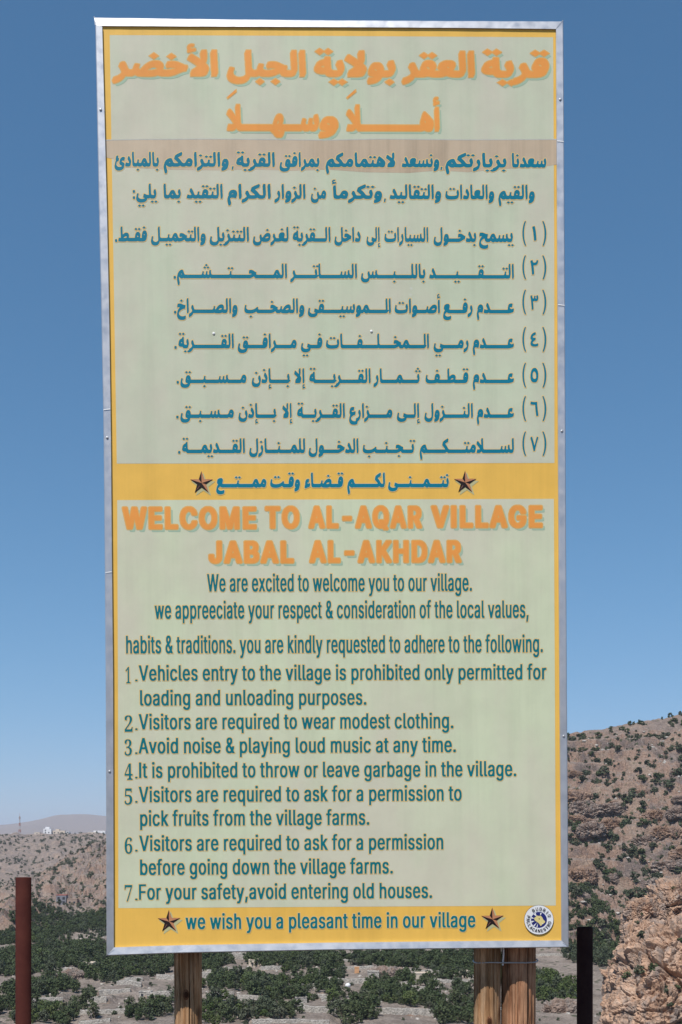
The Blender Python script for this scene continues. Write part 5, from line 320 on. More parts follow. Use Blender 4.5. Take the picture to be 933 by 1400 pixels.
def tag(o, label=None, cat=None, group=None, kind=None):
    for k, v in (('label', label), ('category', cat), ('group', group), ('kind', kind)):
        if v:
            o[k] = v
    return o

def empty(name, loc, label, cat, group=None, rz=0.0):
    o = bpy.data.objects.new(name, None)
    o.location = loc
    o.rotation_euler = (0, 0, rz)
    o.empty_display_size = 0.2
    link(o)
    return tag(o, label, cat, group)

def mesh_np(name, V, F, mats=(), midx=None, smooth=False):
    """mesh from a vertex array and an array of equal-sized faces"""
    V = np.asarray(V, dtype=np.float32)
    F = np.asarray(F, dtype=np.int32)
    me = bpy.data.meshes.new(name)
    n = F.shape[1]
    me.vertices.add(len(V)); me.vertices.foreach_set('co', V.ravel())
    me.loops.add(F.size); me.loops.foreach_set('vertex_index', F.ravel())
    me.polygons.add(len(F))
    me.polygons.foreach_set('loop_start', np.arange(0, F.size, n, dtype=np.int32))
    for m in mats:
        me.materials.append(m)
    if midx is not None:
        me.polygons.foreach_set('material_index', np.asarray(midx, dtype=np.int32))
    me.polygons.foreach_set('use_smooth', np.full(len(F), smooth))
    me.update(calc_edges=True)
    return me

def mesh_py(name, V, F, mats=(), midx=None, smooth=False):
    me = bpy.data.meshes.new(name)
    me.from_pydata([tuple(v) for v in V], [], [tuple(f) for f in F])
    for m in mats:
        me.materials.append(m)
    if midx is not None:
        for p, i in zip(me.polygons, midx):
            p.material_index = i
    for p in me.polygons:
        p.use_smooth = smooth
    me.update()
    return me

def obj(name, me, parent=None):
    return link(bpy.data.objects.new(name, me), parent)

# ---- procedural materials
def mat(name):
    m = bpy.data.materials.new(name)
    m.use_nodes = True
    t = m.node_tree
    return m, t, t.nodes['Principled BSDF']

def N(t, kind, **kw):
    n = t.nodes.new(kind)
    for k, v in kw.items():
        if k in n.inputs:
            n.inputs[k].default_value = v
        else:
            setattr(n, k, v)
    return n

def coords(t, scale=(1, 1, 1), kind='Object', loc=(0, 0, 0)):
    c = t.nodes.new('ShaderNodeTexCoord')
    mp = t.nodes.new('ShaderNodeMapping')
    mp.inputs['Scale'].default_value = scale
    mp.inputs['Location'].default_value = loc
    t.links.new(c.outputs[kind], mp.inputs['Vector'])
    return mp.outputs[0]

def noise(t, vec, scale, detail=4, rough=0.55, dist=0.0):
    n = N(t, 'ShaderNodeTexNoise', Scale=scale, Detail=detail, Roughness=rough, Distortion=dist)
    t.links.new(vec, n.inputs['Vector'])
    return n.outputs['Fac']

def ramp(t, fac, stops, interp='LINEAR'):
    r = t.nodes.new('ShaderNodeValToRGB')
    r.color_ramp.interpolation = interp
    e = r.color_ramp.elements
    while len(e) < len(stops):
        e.new(0.5)
    for el, (p, c) in zip(e, stops):
        el.position = p
        el.color = (c[0], c[1], c[2], 1) if not isinstance(c, (int, float)) else (c, c, c, 1)
    t.links.new(fac, r.inputs['Fac'])
    return r.outputs['Color']

def mix(t, fac, a, b, mode='MIX'):
    m = t.nodes.new('ShaderNodeMix')
    m.data_type = 'RGBA'
    m.blend_type = mode
    for sock, v in ((m.inputs[0], fac), (m.inputs[6], a), (m.inputs[7], b)):
        if hasattr(v, 'links'):
            t.links.new(v, sock)
        elif isinstance(v, (int, float)):
            sock.default_value = v
        else:
            sock.default_value = (v[0], v[1], v[2], 1)
    return m.outputs[2]

def bump(t, p, h, strength=0.4, dist=0.01):
    b = N(t, 'ShaderNodeBump', Strength=strength, Distance=dist)
    t.links.new(h, b.inputs['Height'])
    t.links.new(b.outputs[0], p.inputs['Normal'])

def put(t, p, sock, v):
    if hasattr(v, 'links'):
        t.links.new(v, p.inputs[sock])
    elif isinstance(v, (int, float)):
        p.inputs[sock].default_value = v
    else:
        p.inputs[sock].default_value = (v[0], v[1], v[2], 1)

# printed surfaces of the board: weathered ink, vertical streaks, blotches, dust specks
def print_mat(name, col, streak=0.10, blotch=None, rough=0.5, spec=0.16, specks=True):
    m, t, p = mat(name)
    v = coords(t, (1, 1, 1))
    vs = coords(t, (26, 1, 1.1))
    c = mix(t, ramp(t, noise(t, vs, 1.0, 5, 0.65), [(0.30, 1 - streak), (0.55, 1.0), (0.78, 1 + streak * .5)]), (0, 0, 0), (1, 1, 1))
    base = mix(t, 1.0, col, c, 'MULTIPLY')
    if blotch:
        f = ramp(t, noise(t, coords(t, (1.9, 1, 1.0), loc=(3.1, 0, .7)), 1.7, 5, 0.6), [(0.40, 0.0), (0.63, 0.85)])
        base = mix(t, f, base, blotch)
    f2 = ramp(t, noise(t, v, 9.0, 6, 0.7), [(0.35, 0.94), (0.6, 1.0)])
    base = mix(t, 1.0, base, f2, 'MULTIPLY')
    if specks:
        vo = N(t, 'ShaderNodeTexVoronoi', Scale=16.0, Randomness=1.0)
        t.links.new(v, vo.inputs['Vector'])
        s = ramp(t, vo.outputs['Distance'], [(0.03, 0.5), (0.085, 0.0)])
        k = ramp(t, noise(t, v, 5.0, 2), [(0.60, 0.0), (0.66, 1.0)])
        base = mix(t, mix(t, 1.0, s, k, 'MULTIPLY'), base, (0.62, 0.63, 0.58))
    put(t, p, 'Base Color', base)
    put(t, p, 'Roughness', ramp(t, noise(t, v, 14, 4), [(0.3, rough - .07), (0.7, rough + .12)]))
    p.inputs['Specular IOR Level'].default_value = spec
    bump(t, p, noise(t, coords(t, (1.6, 1, 1.0)), 2.2, 3, .5), .35, .02)      # slight buckling of the sheet
    return m

M_FIELD = print_mat('pale_green_print', (0.55, 0.60, 0.435), 0.09, (0.595, 0.555, 0.44))
M_FIELD2 = print_mat('pale_yellowish_green_print', (0.605, 0.65, 0.45), 0.08, (0.615, 0.58, 0.45))  # lower field, lighter and yellower than the upper one
M_YELLOW = print_mat('faded_yellow_print', (0.82, 0.49, 0.10), 0.08)
M_BAND = print_mat('bleached_brown_film', (0.53, 0.41, 0.285), 0.30, (0.58, 0.47, 0.34))
M_ORANGE = print_mat('faded_orange_ink', (0.82, 0.325, 0.072), 0.06, specks=False)
M_OHALO = print_mat('orange_outline_ink', (0.72, 0.42, 0.13), 0.04, specks=False)
M_SHADOW = print_mat('pale_green_ink', (0.37, 0.50, 0.36), 0.06, specks=False)
M_TEAL = print_mat('teal_ink', (0.002, 0.185, 0.275), 0.05, specks=False)
M_TEAL2 = print_mat('dark_teal_ink', (0.003, 0.165, 0.200), 0.05, specks=False)
M_THALO = print_mat('ochre_outline_ink', (0.76, 0.53, 0.20), 0.04, specks=False)
M_SEAM = print_mat('pale_film_edge', (0.66, 0.65, 0.57), 0.1)
M_WHITE = print_mat('sticker_white', (0.80, 0.80, 0.80), 0.02, specks=False)
M_NAVY = print_mat('sticker_navy', (0.022, 0.028, 0.16), 0.02, specks=False)
M_LION = print_mat('sticker_yellow', (0.74, 0.62, 0.26), 0.02, specks=False)
M_BLACK = print_mat('sticker_black', (0.02, 0.02, 0.03), 0.02, specks=False)
M_COPPER = print_mat('star_copper_ink', (0.50, 0.22, 0.11), 0.02, specks=False)
M_COPPER2 = print_mat('star_brown_ink', (0.24, 0.115, 0.085), 0.02, specks=False)
M_STARDK = print_mat('star_dark_ink', (0.022, 0.014, 0.014), 0.02, specks=False)
M_STARSH = print_mat('star_drop_shadow_ink', (0.50, 0.47, 0.25), 0.02, specks=False)

def metal_mat(name, col, rough=0.38, metallic=0.75):
    m, t, p = mat(name)
    v = coords(t, (1, 1, 1))
    c = mix(t, ramp(t, noise(t, coords(t, (30, 30, 2.2)), 1.0, 4, .6), [(0.3, 0.93), (0.7, 1.03)]), (0, 0, 0), col)
    d = ramp(t, noise(t, v, 24, 5, .65), [(0.5, 1.0), (0.75, 0.86)])
    put(t, p, 'Base Color', mix(t, 1.0, c, d, 'MULTIPLY'))
    put(t, p, 'Roughness', ramp(t, noise(t, v, 40, 4), [(0.3, rough - .08), (0.7, rough + .14)]))
    p.inputs['Metallic'].default_value = metallic
    bump(t, p, noise(t, coords(t, (8, 8, 3)), 3.0, 4), 0.06, 0.003)
    return m

M_ALU = metal_mat('weathered_aluminium', (0.50, 0.51, 0.54), 0.42, 0.6)
M_ZINC = metal_mat('galvanised_back_sheet', (0.42, 0.43, 0.45), 0.5, 0.7)
M_WIRE = metal_mat('tie_wire', (0.42, 0.42, 0.42), 0.45, 0.6)

# ---------------------------------------------------------------- glyphs
_gc = {}
def glyph(key):
    if key in _gc:
        return _gc[key]
    loops = [np.array(n_, float).reshape(-1, 2) / 500.0 for n_ in GLYPHS[key]]
    # outer loops with the holes that lie in them, filled one at a time
    area = [signed_area(Lp) for Lp in loops]
    sg = 1.0 if area[int(np.argmax(np.abs(area)))] > 0 else -1.0
    start = np.r_[0, np.cumsum([len(Lp) for Lp in loops])]
    def inside(q, P):
        Q = np.roll(P, -1, 0)
        m = (P[:, 1] <= q[1]) != (Q[:, 1] <= q[1])
        x = P[m, 0] + (q[1] - P[m, 1]) * (Q[m, 0] - P[m, 0]) / (Q[m, 1] - P[m, 1])
        return (x > q[0]).sum() % 2 == 1
    tris = []
    for i, Lp in enumerate(loops):
        if area[i] * sg < 0:
            continue
        grp = [i] + [j for j in range(len(loops)) if area[j] * sg < 0 and inside(loops[j][0], Lp)]
        idx = np.concatenate([np.arange(start[j], start[j + 1]) for j in grp])
        tris += [tuple(idx[list(t_)]) for t_ in tessellate_polygon([[Vector((x, y, 0)) for x, y in loops[j]] for j in grp])]
    _gc[key] = (loops, np.array(tris, dtype=int))
    return _gc[key]

def outward(P):
    """unit mitre directions to the right of travel, limited in length"""
    a = P - np.roll(P, 1, 0); b = np.roll(P, -1, 0) - P
    a /= np.maximum(np.hypot(a[:, 0], a[:, 1]), 1e-9)[:, None]
    b /= np.maximum(np.hypot(b[:, 0], b[:, 1]), 1e-9)[:, None]
    na = np.c_[a[:, 1], -a[:, 0]]; nb = np.c_[b[:, 1], -b[:, 0]]
    m = na + nb
    d = np.maximum((m * m).sum(1) / 2, 0.45)
    return m / d[:, None]

def signed_area(P):
    return 0.5 * (np.dot(P[:, 0], np.roll(P[:, 1], -1)) - np.dot(P[:, 1], np.roll(P[:, 0], -1)))

class Sheet:
    """collects printed triangles of one line: board x, depth, board z in metres, with a material slot each"""
    def __init__(self): self.V, self.F, self.M = [], [], []
    def add(self, V, F, slot):
        k = len(self.V); self.V += [tuple(v) for v in V]
        self.F += [tuple(int(i) + k for i in f) for f in F]; self.M += [slot] * len(F)
    def build(self, name, mats, parent):
        # every face of the print looks out of the board (towards -y)
        V = np.array(self.V); fixed = []
        for f in self.F:
            a, b, c = V[f[0]], V[f[1]], V[f[2]]
            fixed.append(f if np.cross(b - a, c - a)[1] <= 0 else f[::-1])
        return obj(name, mesh_py(name, self.V, fixed, mats, self.M), parent)

def draw_glyph(sh, key, M2, t, jit, fill, halo=None, halo_w=0.002, shadow=None, shift=(0, 0)):
    loops, tris = glyph(key)
    A = np.vstack(loops)
    W = A @ M2.T + t
    sh.add([(x, -0.0006 - jit, z) for x, z in W], tris, fill)
    if shadow is not None:
        sh.add([(x + shift[0], -0.0004 - jit, z + shift[1]) for x, z in W], tris, shadow)
    if halo is not None:
        k = 0
        big = max(loops, key=lambda L: abs(signed_area(L)))
        sg = 1.0 if signed_area(big) > 0 else -1.0
        for Lp in loops:
            n = len(Lp); P = W[k:k + n]; k += n
            Q = P + outward(P) * halo_w * sg
            V = [(x, -0.0005 - jit, z) for x, z in P] + [(x, -0.00046 - jit, z) for x, z in Q]
            sh.add(V, [(i, (i + 1) % n, n + (i + 1) % n, n + i) for i in range(n)], halo)

# ---------------------------------------------------------------- the information sign
BZ = 0.0
sign = empty('information_sign', (BOARD_POS[0], BOARD_POS[1] + 0.09, BZ),
             'tall framed sign of Arabic and English village rules, raised on wooden posts', 'sign')
yaw, lean, roll = BOARD_ROT
BM = Matrix.Translation(Vector(BOARD_POS) - sign.location) @ (Matrix.Rotation(yaw, 4, 'Z') @ Matrix.Rotation(lean, 4, 'X') @ Matrix.Rotation(roll, 4, 'Y'))

def mmv(P): return np.array(P, float) / 1000.0

# board: a shallow box whose front follows the rails' outer edges
def strip_loop():
    L, Rr, T, B = (mmv(RAILS[k][0]) for k in ('left', 'right', 'top', 'bottom'))
    return np.vstack([T[:-1], Rr[:-1], B[::-1][:-1], L[::-1][:-1]])
loop = strip_loop()
inner = loop * 0.995
n = len(loop)
V = [(x, 0.0, z) for x, z in inner] + [(x, 0.040, z) for x, z in inner]
F = [tuple(range(n)), tuple(range(2 * n - 1, n - 1, -1))] + [(i, n + i, n + (i + 1) % n, (i + 1) % n) for i in range(n)]
board = obj('board', mesh_py('board', V, F, [M_YELLOW, M_ZINC], [0] + [1] * (n + 1)), sign)
board.matrix_local = BM

def flat(name, P, y, m, parent=board):
    P = mmv(P)
    tris = tessellate_polygon([[Vector((x, z, 0)) for x, z in P]])
    s = Sheet(); s.add([(x, y, z) for x, z in P], tris, 0)
    return s.build(name, [m], parent)

flat('printed_field', FIELD_UPPER, -0.0002, M_FIELD)
flat('printed_field', FIELD_LOWER, -0.0002, M_FIELD2)
bnd = flat('faded_strip', BAND, -0.0003, M_BAND)
bnd['label'] = 'brown discoloured strip across the sign under the Arabic heading'
# the pale creased seam along the strip's top edge
P = mmv(BAND)[:7]
s = Sheet()
for i in range(len(P) - 1):
    a, b = P[i], P[i + 1]
    s.add([(a[0], -0.0004, a[1] - .0014), (b[0], -0.0004, b[1] - .0014), (b[0], -0.0007, b[1] + .0008), (a[0], -0.0007, a[1] + .0008)], [(0, 1, 2, 3)], 0)
s.build('film_seam', [M_SEAM], board)

# lettering, one mesh per printed line
for name, style, ox, oz, ang, row in LINES:
    sh = Sheet()
    ca, sa = math.cos(ang), math.sin(ang)
    Rm = np.array([[ca, -sa], [sa, ca]])
    o = np.array([ox, oz]) / 1000.0
    title = style in 'TH'
    for i in range(len(row) // 5):
        key = row[5 * i]
        dx, dz, sx, sy = (q / 1000.0 for q in row[5 * i + 1:5 * i + 5])
        M2 = Rm @ np.diag([sx, sy])
        t = o + Rm @ np.array([dx, dz])
        draw_glyph(sh, key, M2, t, 0.000008 * (i % 5), 0, 1, 0.0025 if title else 0.0018,
                   2 if title else None, (0.0068, -0.0072))
    if style == 'H' and name == 'heading_line' and len(row) < 70:
        for tx, tz in TANWIN:
            c = np.array([tx, tz]) / 1000.0
            q = np.array([[-.011, -.009], [.006, .006], [.010, .009], [.011, .002], [-.008, -.013]]) + c
            sh.add([(x, -0.0006, z) for x, z in q], [(0, 1, 2), (0, 2, 3), (0, 3, 4)], 0)
            q2 = c + (q - c) * 1.3
            sh.add([(x, -0.0005, z) for x, z in q2], [(0, 1, 2), (0, 2, 3), (0, 3, 4)], 1)
    mats = [M_ORANGE, M_OHALO, M_SHADOW] if title else [M_TEAL if style == 'A' else M_TEAL2, M_THALO]
    sh.build(name, mats, board)

# faceted five-pointed stars
for cx, cz in STARS:
    c = np.array([cx, cz]) / 1000.0
    R1, R2 = 0.0315, 0.0123
    sh = Sheet()
    tips = [c + R1 * np.array([math.sin(k * 2 * math.pi / 5), math.cos(k * 2 * math.pi / 5)]) for k in range(5)]
    dents = [c + R2 * np.array([math.sin((k + .5) * 2 * math.pi / 5), math.cos((k + .5) * 2 * math.pi / 5)]) for k in range(5)]
    cols = [(1, 2), (1, 0), (3, 2), (2, 0), (0, 1)]      # per arm: facet before the tip, facet after it
    cols = [(2, 1), (1, 2), (1, 2), (2, 2), (2, 1)]
    for k in range(5):
        T, A, B = tips[k], dents[k - 1], dents[k]
        f3 = lambda p, y: (p[0], y, p[1])
        for edge, col in ((A, cols[k][0]), (B, cols[k][1])):
            sh.add([f3(c, -.0010), f3(edge, -.0008), f3(T, -.0008)], [(0, 1, 2)], {0: 1, 1: 0, 2: 2}[col])
            ctr = c * .45 + T * .55 if False else (c + edge + T) / 3
            if col == 2:    # a brown sheen inside the dark facets
                sh.add([f3(c * .7 + T * .3, -.00125), f3(c * .55 + edge * .25 + T * .2, -.0004), f3(c * .25 + T * .75, -.00115)], [(0, 1, 2)], 1)
            else:
                sh.add([f3(edge * .92 + c * .08, -.00115), f3(edge * .35 + T * .65, -.00115), f3(edge * .5 + T * .5, -.00105)], [(0, 1, 2)], 2)
        d = np.array([.0045, -.006])
        for edge in (A, B):
            g = [c + d, c + (edge - c) * 1.12 + d, c + (T - c) * 1.05 + d]
            sh.add([f3(p, -.0004) for p in g], [(0, 1, 2)], 3)
    sh.build('star', [M_COPPER, M_COPPER2, M_STARDK, M_STARSH], board)

# round club sticker in the lower right corner
SC = np.array(STICKER[0]) / 1000.0
SR = 0.0385
def disc(name, c, r0, r1, y, m, parent, seg=64, lift=0.0):
    V, F = [], []
    for k in range(seg):
        a = 2 * math.pi * k / seg
        for r in (r0, r1):
            V.append((c[0] + r * math.cos(a), y - (lift * max(0, -math.sin(a)) ** 2 if r == r1 else 0), c[1] + r * math.sin(a)))
    for k in range(seg):
        a, b = 2 * k, 2 * ((k + 1) % seg)
        F.append((a, b, b + 1, a + 1))
    s = Sheet(); s.add(V, F, 0)
    return s.build(name, [m], parent)
st = disc('sticker', SC, 0.001, SR, -0.0026, M_WHITE, sign, lift=0.0008)
st.matrix_local = BM
st['label'] = 'round white club sticker with a lion head in the corner of the sign'
disc('sticker_rim', SC, SR - .0006, SR + .0008, -0.0024, M_BLACK, st, lift=0.0006)
disc('emblem_disc', SC, 0.0005, 0.0212, -0.0032, M_NAVY, st)
lion = [(-.012, .006), (-.008, .0085), (-.006, .012), (-.001, .0105), (.005, .011), (.009, .006), (.0115, .0005), (.0165, -.004), (.0155, -.0085), (.0135, -.0075), (.0125, -.0105), (.0085, -.0105), (.0075, -.014), (.0035, -.0165), (.0025, -.0125), (-.001, -.0085), (-.005, -.0055), (-.010, -.002), (-.0125, .0015)]
sh = Sheet()
P = np.array(lion) + SC
sh.add([(x, -.0036, z) for x, z in P], tessellate_polygon([[Vector((x, z, 0)) for x, z in P]]), 0)
for tri, slot in (([(-.002, .003), (.0015, .0045), (.0025, .0015)], 1), ([(.008, -.0085), (.0115, -.0095), (.009, -.0125)], 2)):
    T = np.array(tri) + SC
    sh.add([(x, -.0040, z) for x, z in T], [(0, 1, 2)], slot)
for a0, a1, r0, r1 in ((2.0, 2.35, .011, .021), (2.75, 2.95, .012, .021), (3.25, 3.5, .012, .021), (3.9, 4.1, .009, .021), (4.35, 4.5, .009, .021), (1.15, 1.4, .012, .019)):
    q = [SC + r * np.array([math.cos(a), math.sin(a)]) for a, r in ((a0, r1), (a1, r1), ((a0 + a1) / 2, r0))]
    sh.add([(x, -.0038, z) for x, z in q], [(0, 1, 2)], 2)
sh.build('lion_emblem', [M_LION, M_BLACK, M_WHITE], st)
sh = Sheet()
def arc_text(txt, a0, a1, top):
    for i, ch in enumerate(txt):
        a = math.radians(a0 + (a1 - a0) * i / (len(txt) - 1))
        rad = np.array([math.cos(a), math.sin(a)])
        up = rad if top else -rad
        right = np.array([up[1], -up[0]])
        loops, tris = glyph(100000 + ord(ch))
        A = np.vstack(loops); lo, hi = A.min(0), A.max(0)
        h = 0.0088; s = h / (hi[1] - lo[1]); sx = min(s * .95, .0062 / (hi[0] - lo[0]))
        Q = (A - (lo + hi) / 2) * [sx, s]
        Wp = SC + rad * 0.0292 + Q[:, :1] * right + Q[:, 1:] * up
        sh.add([(x, -.0042, z) for x, z in Wp], tris, 0)
arc_text('BUDRIO', 120, 22, True)
arc_text('PALLACANESTRO', 163, 346, False)
sh.build('sticker_lettering', [M_BLACK], st)

# extruded aluminium edging, one rail per side, each with its own profile (depth of outer lip, depth of inner lip)
def rail(name, key, yo, yi):
    o, i = mmv(RAILS[key][0]), mmv(RAILS[key][1])
    if len(o) != len(i):
        raise ValueError(key)
    m = len(o); V = []; F = []
    def resample(P, k):
        d = np.r_[0, np.cumsum(np.hypot(*np.diff(P, axis=0).T))]
        s = np.linspace(0, d[-1], k)
        return np.c_[np.interp(s, d, P[:, 0]), np.interp(s, d, P[:, 1])]
    k = 41
    o, i = resample(o, k), resample(i, k)
    for a, b in zip(o, i):
        w = RNG.normal(0, .00015)
        lip = a + (b - a) * .12
        V += [(a[0], 0.0445, a[1]), (a[0], yo + .002 + w, a[1]), (lip[0], yo + w, lip[1]), (b[0], yi + w * .5, b[1]), (b[0], -.0001, b[1])]
    for j in range(k - 1):
        for q in range(4):
            F.append((5 * j + q, 5 * j + q + 1, 5 * j + q + 6, 5 * j + q + 5))
    me = mesh_py(name, V, F, [M_ALU])
    bm = bmesh.new(); bm.from_mesh(me); bmesh.ops.recalc_face_normals(bm, faces=bm.faces); bm.to_mesh(me); bm.free()
    r = obj(name, me, sign)
    r.matrix_local = BM
    return r
rail('frame_rail', 'left', -.006, -.005)
rail('frame_rail', 'right', -.006, -.005)
rail('frame_rail', 'top', -.0015, -.0035)
rail('frame_rail', 'bottom', -.0125, -.0075)

# blisters and chips of the film
for bx, bz in BLISTERS[:2]:
    bm = bmesh.new()
    bmesh.ops.create_icosphere(bm, subdivisions=2, radius=0.0036)
    for v in bm.verts:
        v.co.x *= random.uniform(.9, 1.1); v.co.y *= .45
    me = bpy.data.meshes.new('blister'); bm.to_mesh(me); bm.free()
    me.materials.append(M_WHITE if bz > 0 else M_FIELD)
    b = obj('blister', me, board); b.location = (bx / 1000, -.001, bz / 1000)
# white scuff nicks on the side rails, laid on as slivers
for key, ts in (('right', (0.305, .13)), ('left', (.585, .41))):
    o, i = mmv(RAILS[key][0]), mmv(RAILS[key][1])
    for t in ts:
        z = o[0][1] + (o[-1][1] - o[0][1]) * t
        xo = np.interp(-z, -o[:, 1], o[:, 0]); xi = np.interp(-z, -i[:, 1], i[:, 0])
        w_ = xi - xo
        V = [(xi - w_ * .05, -.0062, z + .0030), (xi - w_ * .05, -.0066, z + .0012), (xo + w_ * .06, -.0072, z - .0012), (xo + w_ * .06, -.0068, z + .0004)]
        c = obj('rail_nick', mesh_py('rail_nick', V, [(0, 1, 2, 3)], [M_WHITE]), sign)
        c.matrix_local = BM

# mitred corners
for (ka, ja), (kb, jb) in ((('top', -1), ('right', 0)), (('bottom', 0), ('left', -1)), (('bottom', -1), ('right', -1)), (('top', 0), ('left', 0))):
    o = mmv(RAILS[ka][0])[ja]; i = mmv(RAILS[ka][1])[ja]
    d = (i - o) / np.hypot(*(i - o)); nn_ = np.array([-d[1], d[0]]) * .0007
    yf = -.0132 if ka == 'bottom' else -.0066
    a_, b_ = o + d * .002, i - d * .001
    V = [(a_[0] + nn_[0], yf, a_[1] + nn_[1]), (a_[0] - nn_[0], yf, a_[1] - nn_[1]), (b_[0] - nn_[0], yf + .001, b_[1] - nn_[1]), (b_[0] + nn_[0], yf + .001, b_[1] + nn_[1])]
    c = obj('mitre_seam', mesh_py('mitre_seam', V, [(0, 1, 2, 3)], [M_ZINC]), sign)
    c.matrix_local = BM
# rivets along the side rails
for key, ts in (('right', (.085, .44, .77)), ('left', (.09, .44, .80))):
    o, i = mmv(RAILS[key][0]), mmv(RAILS[key][1])
    for t in ts:
        z = o[0][1] + (o[-1][1] - o[0][1]) * t
        x = .5 * (np.interp(-z, -o[:, 1], o[:, 0]) + np.interp(-z, -i[:, 1], i[:, 0]))
        bm = bmesh.new(); bmesh.ops.create_uvsphere(bm, u_segments=14, v_segments=8, radius=.0035)
        for v in bm.verts: v.co.y *= .5
        me = bpy.data.meshes.new('rivet'); bm.to_mesh(me); bm.free(); me.materials.append(M_ZINC)
        rv_ = obj('rivet', me, sign); rv_.matrix_local = BM @ Matrix.Translation((float(x), -.0062, float(z)))

# ---------------------------------------------------------------- wooden posts under the sign
def wood_mat(name, a, b, c):
    m, t, p = mat(name)
    g = noise(t, coords(t, (60, 60, 2.6)), 1.0, 9, .75, 1.8)
    base = ramp(t, g, [(0.30, c), (0.43, a), (0.56, b), (0.66, a), (0.80, b)])
    cr = ramp(t, noise(t, coords(t, (110, 110, .9), loc=(4, 2, 1)), 1.0, 4, .55, .5), [(0.33, 0.10), (0.40, 1.0)])
    base = mix(t, 1.0, base, cr, 'MULTIPLY')
    st_ = ramp(t, noise(t, coords(t, (14, 14, 5.0), loc=(1, 7, 3)), 1.0, 4, .6), [(0.36, 0.38), (0.60, 1.0)])
    base = mix(t, 1.0, base, st_, 'MULTIPLY')
    vo = N(t, 'ShaderNodeTexVoronoi', Scale=1.0, Randomness=1.0)
    t.links.new(coords(t, (15, 15, 8.5), loc=(.3, 0, .62)), vo.inputs['Vector'])
    base = mix(t, ramp(t, vo.outputs['Distance'], [(0.12, 0.92), (0.2, 0.55), (0.27, 0.0)]), base, c)
    put(t, p, 'Base Color', base)
    p.inputs['Roughness'].default_value = .85
    p.inputs['Specular IOR Level'].default_value = .12
    bump(t, p, mix(t, .5, g, cr), .9, .010)
    return m
M_WOOD = wood_mat('weathered_pine', (0.46, 0.25, 0.12), (0.64, 0.42, 0.25), (0.12, 0.055, 0.027))
M_WOOD2 = wood_mat('shade_dark_red_pine', (0.36, 0.165, 0.085), (0.60, 0.33, 0.19), (0.085, 0.032, 0.018))  # redder wood, darkened so the post's deeper shade sits in its colour

M_KNOT = wood_mat('dark_knot', (.085, .035, .018), (.12, .05, .026), (.03, .014, .009))
M_KNOTR = wood_mat('knot_ring', (.22, .10, .05), (.30, .15, .08), (.08, .035, .02))
def post(name, x, y, r, h, m, seed, parent, splits=(), knots=()):
    rg = np.random.default_rng(seed)
    seg, rows = 150, 170
    V, F = [], []
    ph = rg.uniform(0, 6.28, 6); grain = rg.normal(0, 1, seg)
    for j in range(rows + 1):
        z = -0.5 + (h + .5) * j / rows
        for k in range(seg):
            a = 2 * math.pi * k / seg
            rr = r * (1 + .03 * math.sin(2 * a + ph[0] + z * .4) + .02 * math.sin(3 * a + ph[1] - z * .7) + .012 * math.sin(7 * a + ph[2]) + .02 * math.sin(z * 2.1 + ph[3])) + rg.normal(0, .00012) + .0007 * grain[k]
            for (sa_, z0_, z1_, dp_) in splits:
                if z0_ < z < z1_:
                    da = (a - sa_ - .05 * math.sin(z * 9 + sa_) + math.pi) % (2 * math.pi) - math.pi
                    rr -= dp_ * math.exp(-(da / .035) ** 2) * min(1, (z - z0_) / .08, (z1_ - z) / .08)
            V.append((rr * math.cos(a) + .004 * math.sin(z * 1.3 + ph[4]), rr * math.sin(a), z))
    for j in range(rows):
        for k in range(seg):
            a, b = j * seg + k, j * seg + (k + 1) % seg
            F.append((a, b, b + seg, a + seg))
    F.append(tuple(range(rows * seg, (rows + 1) * seg)))
    p = obj(name, mesh_py(name, V, F, [m], smooth=True), parent)
    p.location = (x - sign.location.x, y - sign.location.y, 0)
    for (ka, kz, kr) in knots:
        Vk, Fk = [], []
        for j, (q, hgt) in enumerate(((0, .0026), (.35, .0028), (.55, .0012), (.8, .0016), (1.0, -.002))):
            for k in range(18):
                a = 2 * math.pi * k / 18
                du, dz = q * kr * math.cos(a) * .72, q * kr * math.sin(a) * 1.25
                aa = ka + du / r
                rr = r * 1.012 + hgt
                Vk.append((rr * math.cos(aa), rr * math.sin(aa), kz + dz))
        for j in range(4):
            for k in range(18):
                Fk.append((j * 18 + k, j * 18 + (k + 1) % 18, j * 18 + 18 + (k + 1) % 18, j * 18 + 18 + k))
        obj('knot', mesh_py('knot', Vk, Fk, [M_KNOT, M_KNOTR], [0 if f < 36 else 1 for f in range(len(Fk))], smooth=True), p)
    return p
Yp = 2.992
F_ = -math.pi / 2          # the side of a post that faces the camera
post('wooden_post', -0.4215, Yp, .0350, 3.2, M_WOOD, 3, sign, [(F_ - .55, .3, 1.5, .006), (F_ + .7, .8, 1.9, .005), (F_ + .25, .2, 1.22, .004)], [(F_ + .12, 1.186, .0125), (F_ + .2, 1.085, .014), (F_ - .4, .9, .011)])
post('wooden_post', 0.3990, Yp, .0355, 3.3, M_WOOD, 9, sign, [(F_ + .05, .4, 1.6, .005), (F_ + .6, .7, 1.25, .004), (F_ - .7, .9, 1.7, .004)], [(F_ + .02, 1.115, .012), (F_ - .45, .93, .011)])
post('wooden_post', 0.4870, Yp + .006, .0460, 3.1, M_WOOD2, 14, sign, [(F_ - .35, .5, 1.26, .007), (F_ + .15, .3, 1.2, .005), (F_ + .55, .8, 1.5, .006), (F_ - .75, .9, 1.6, .005), (F_ + .9, .9, 1.9, .005)], [(F_ + .35, 1.02, .012)])
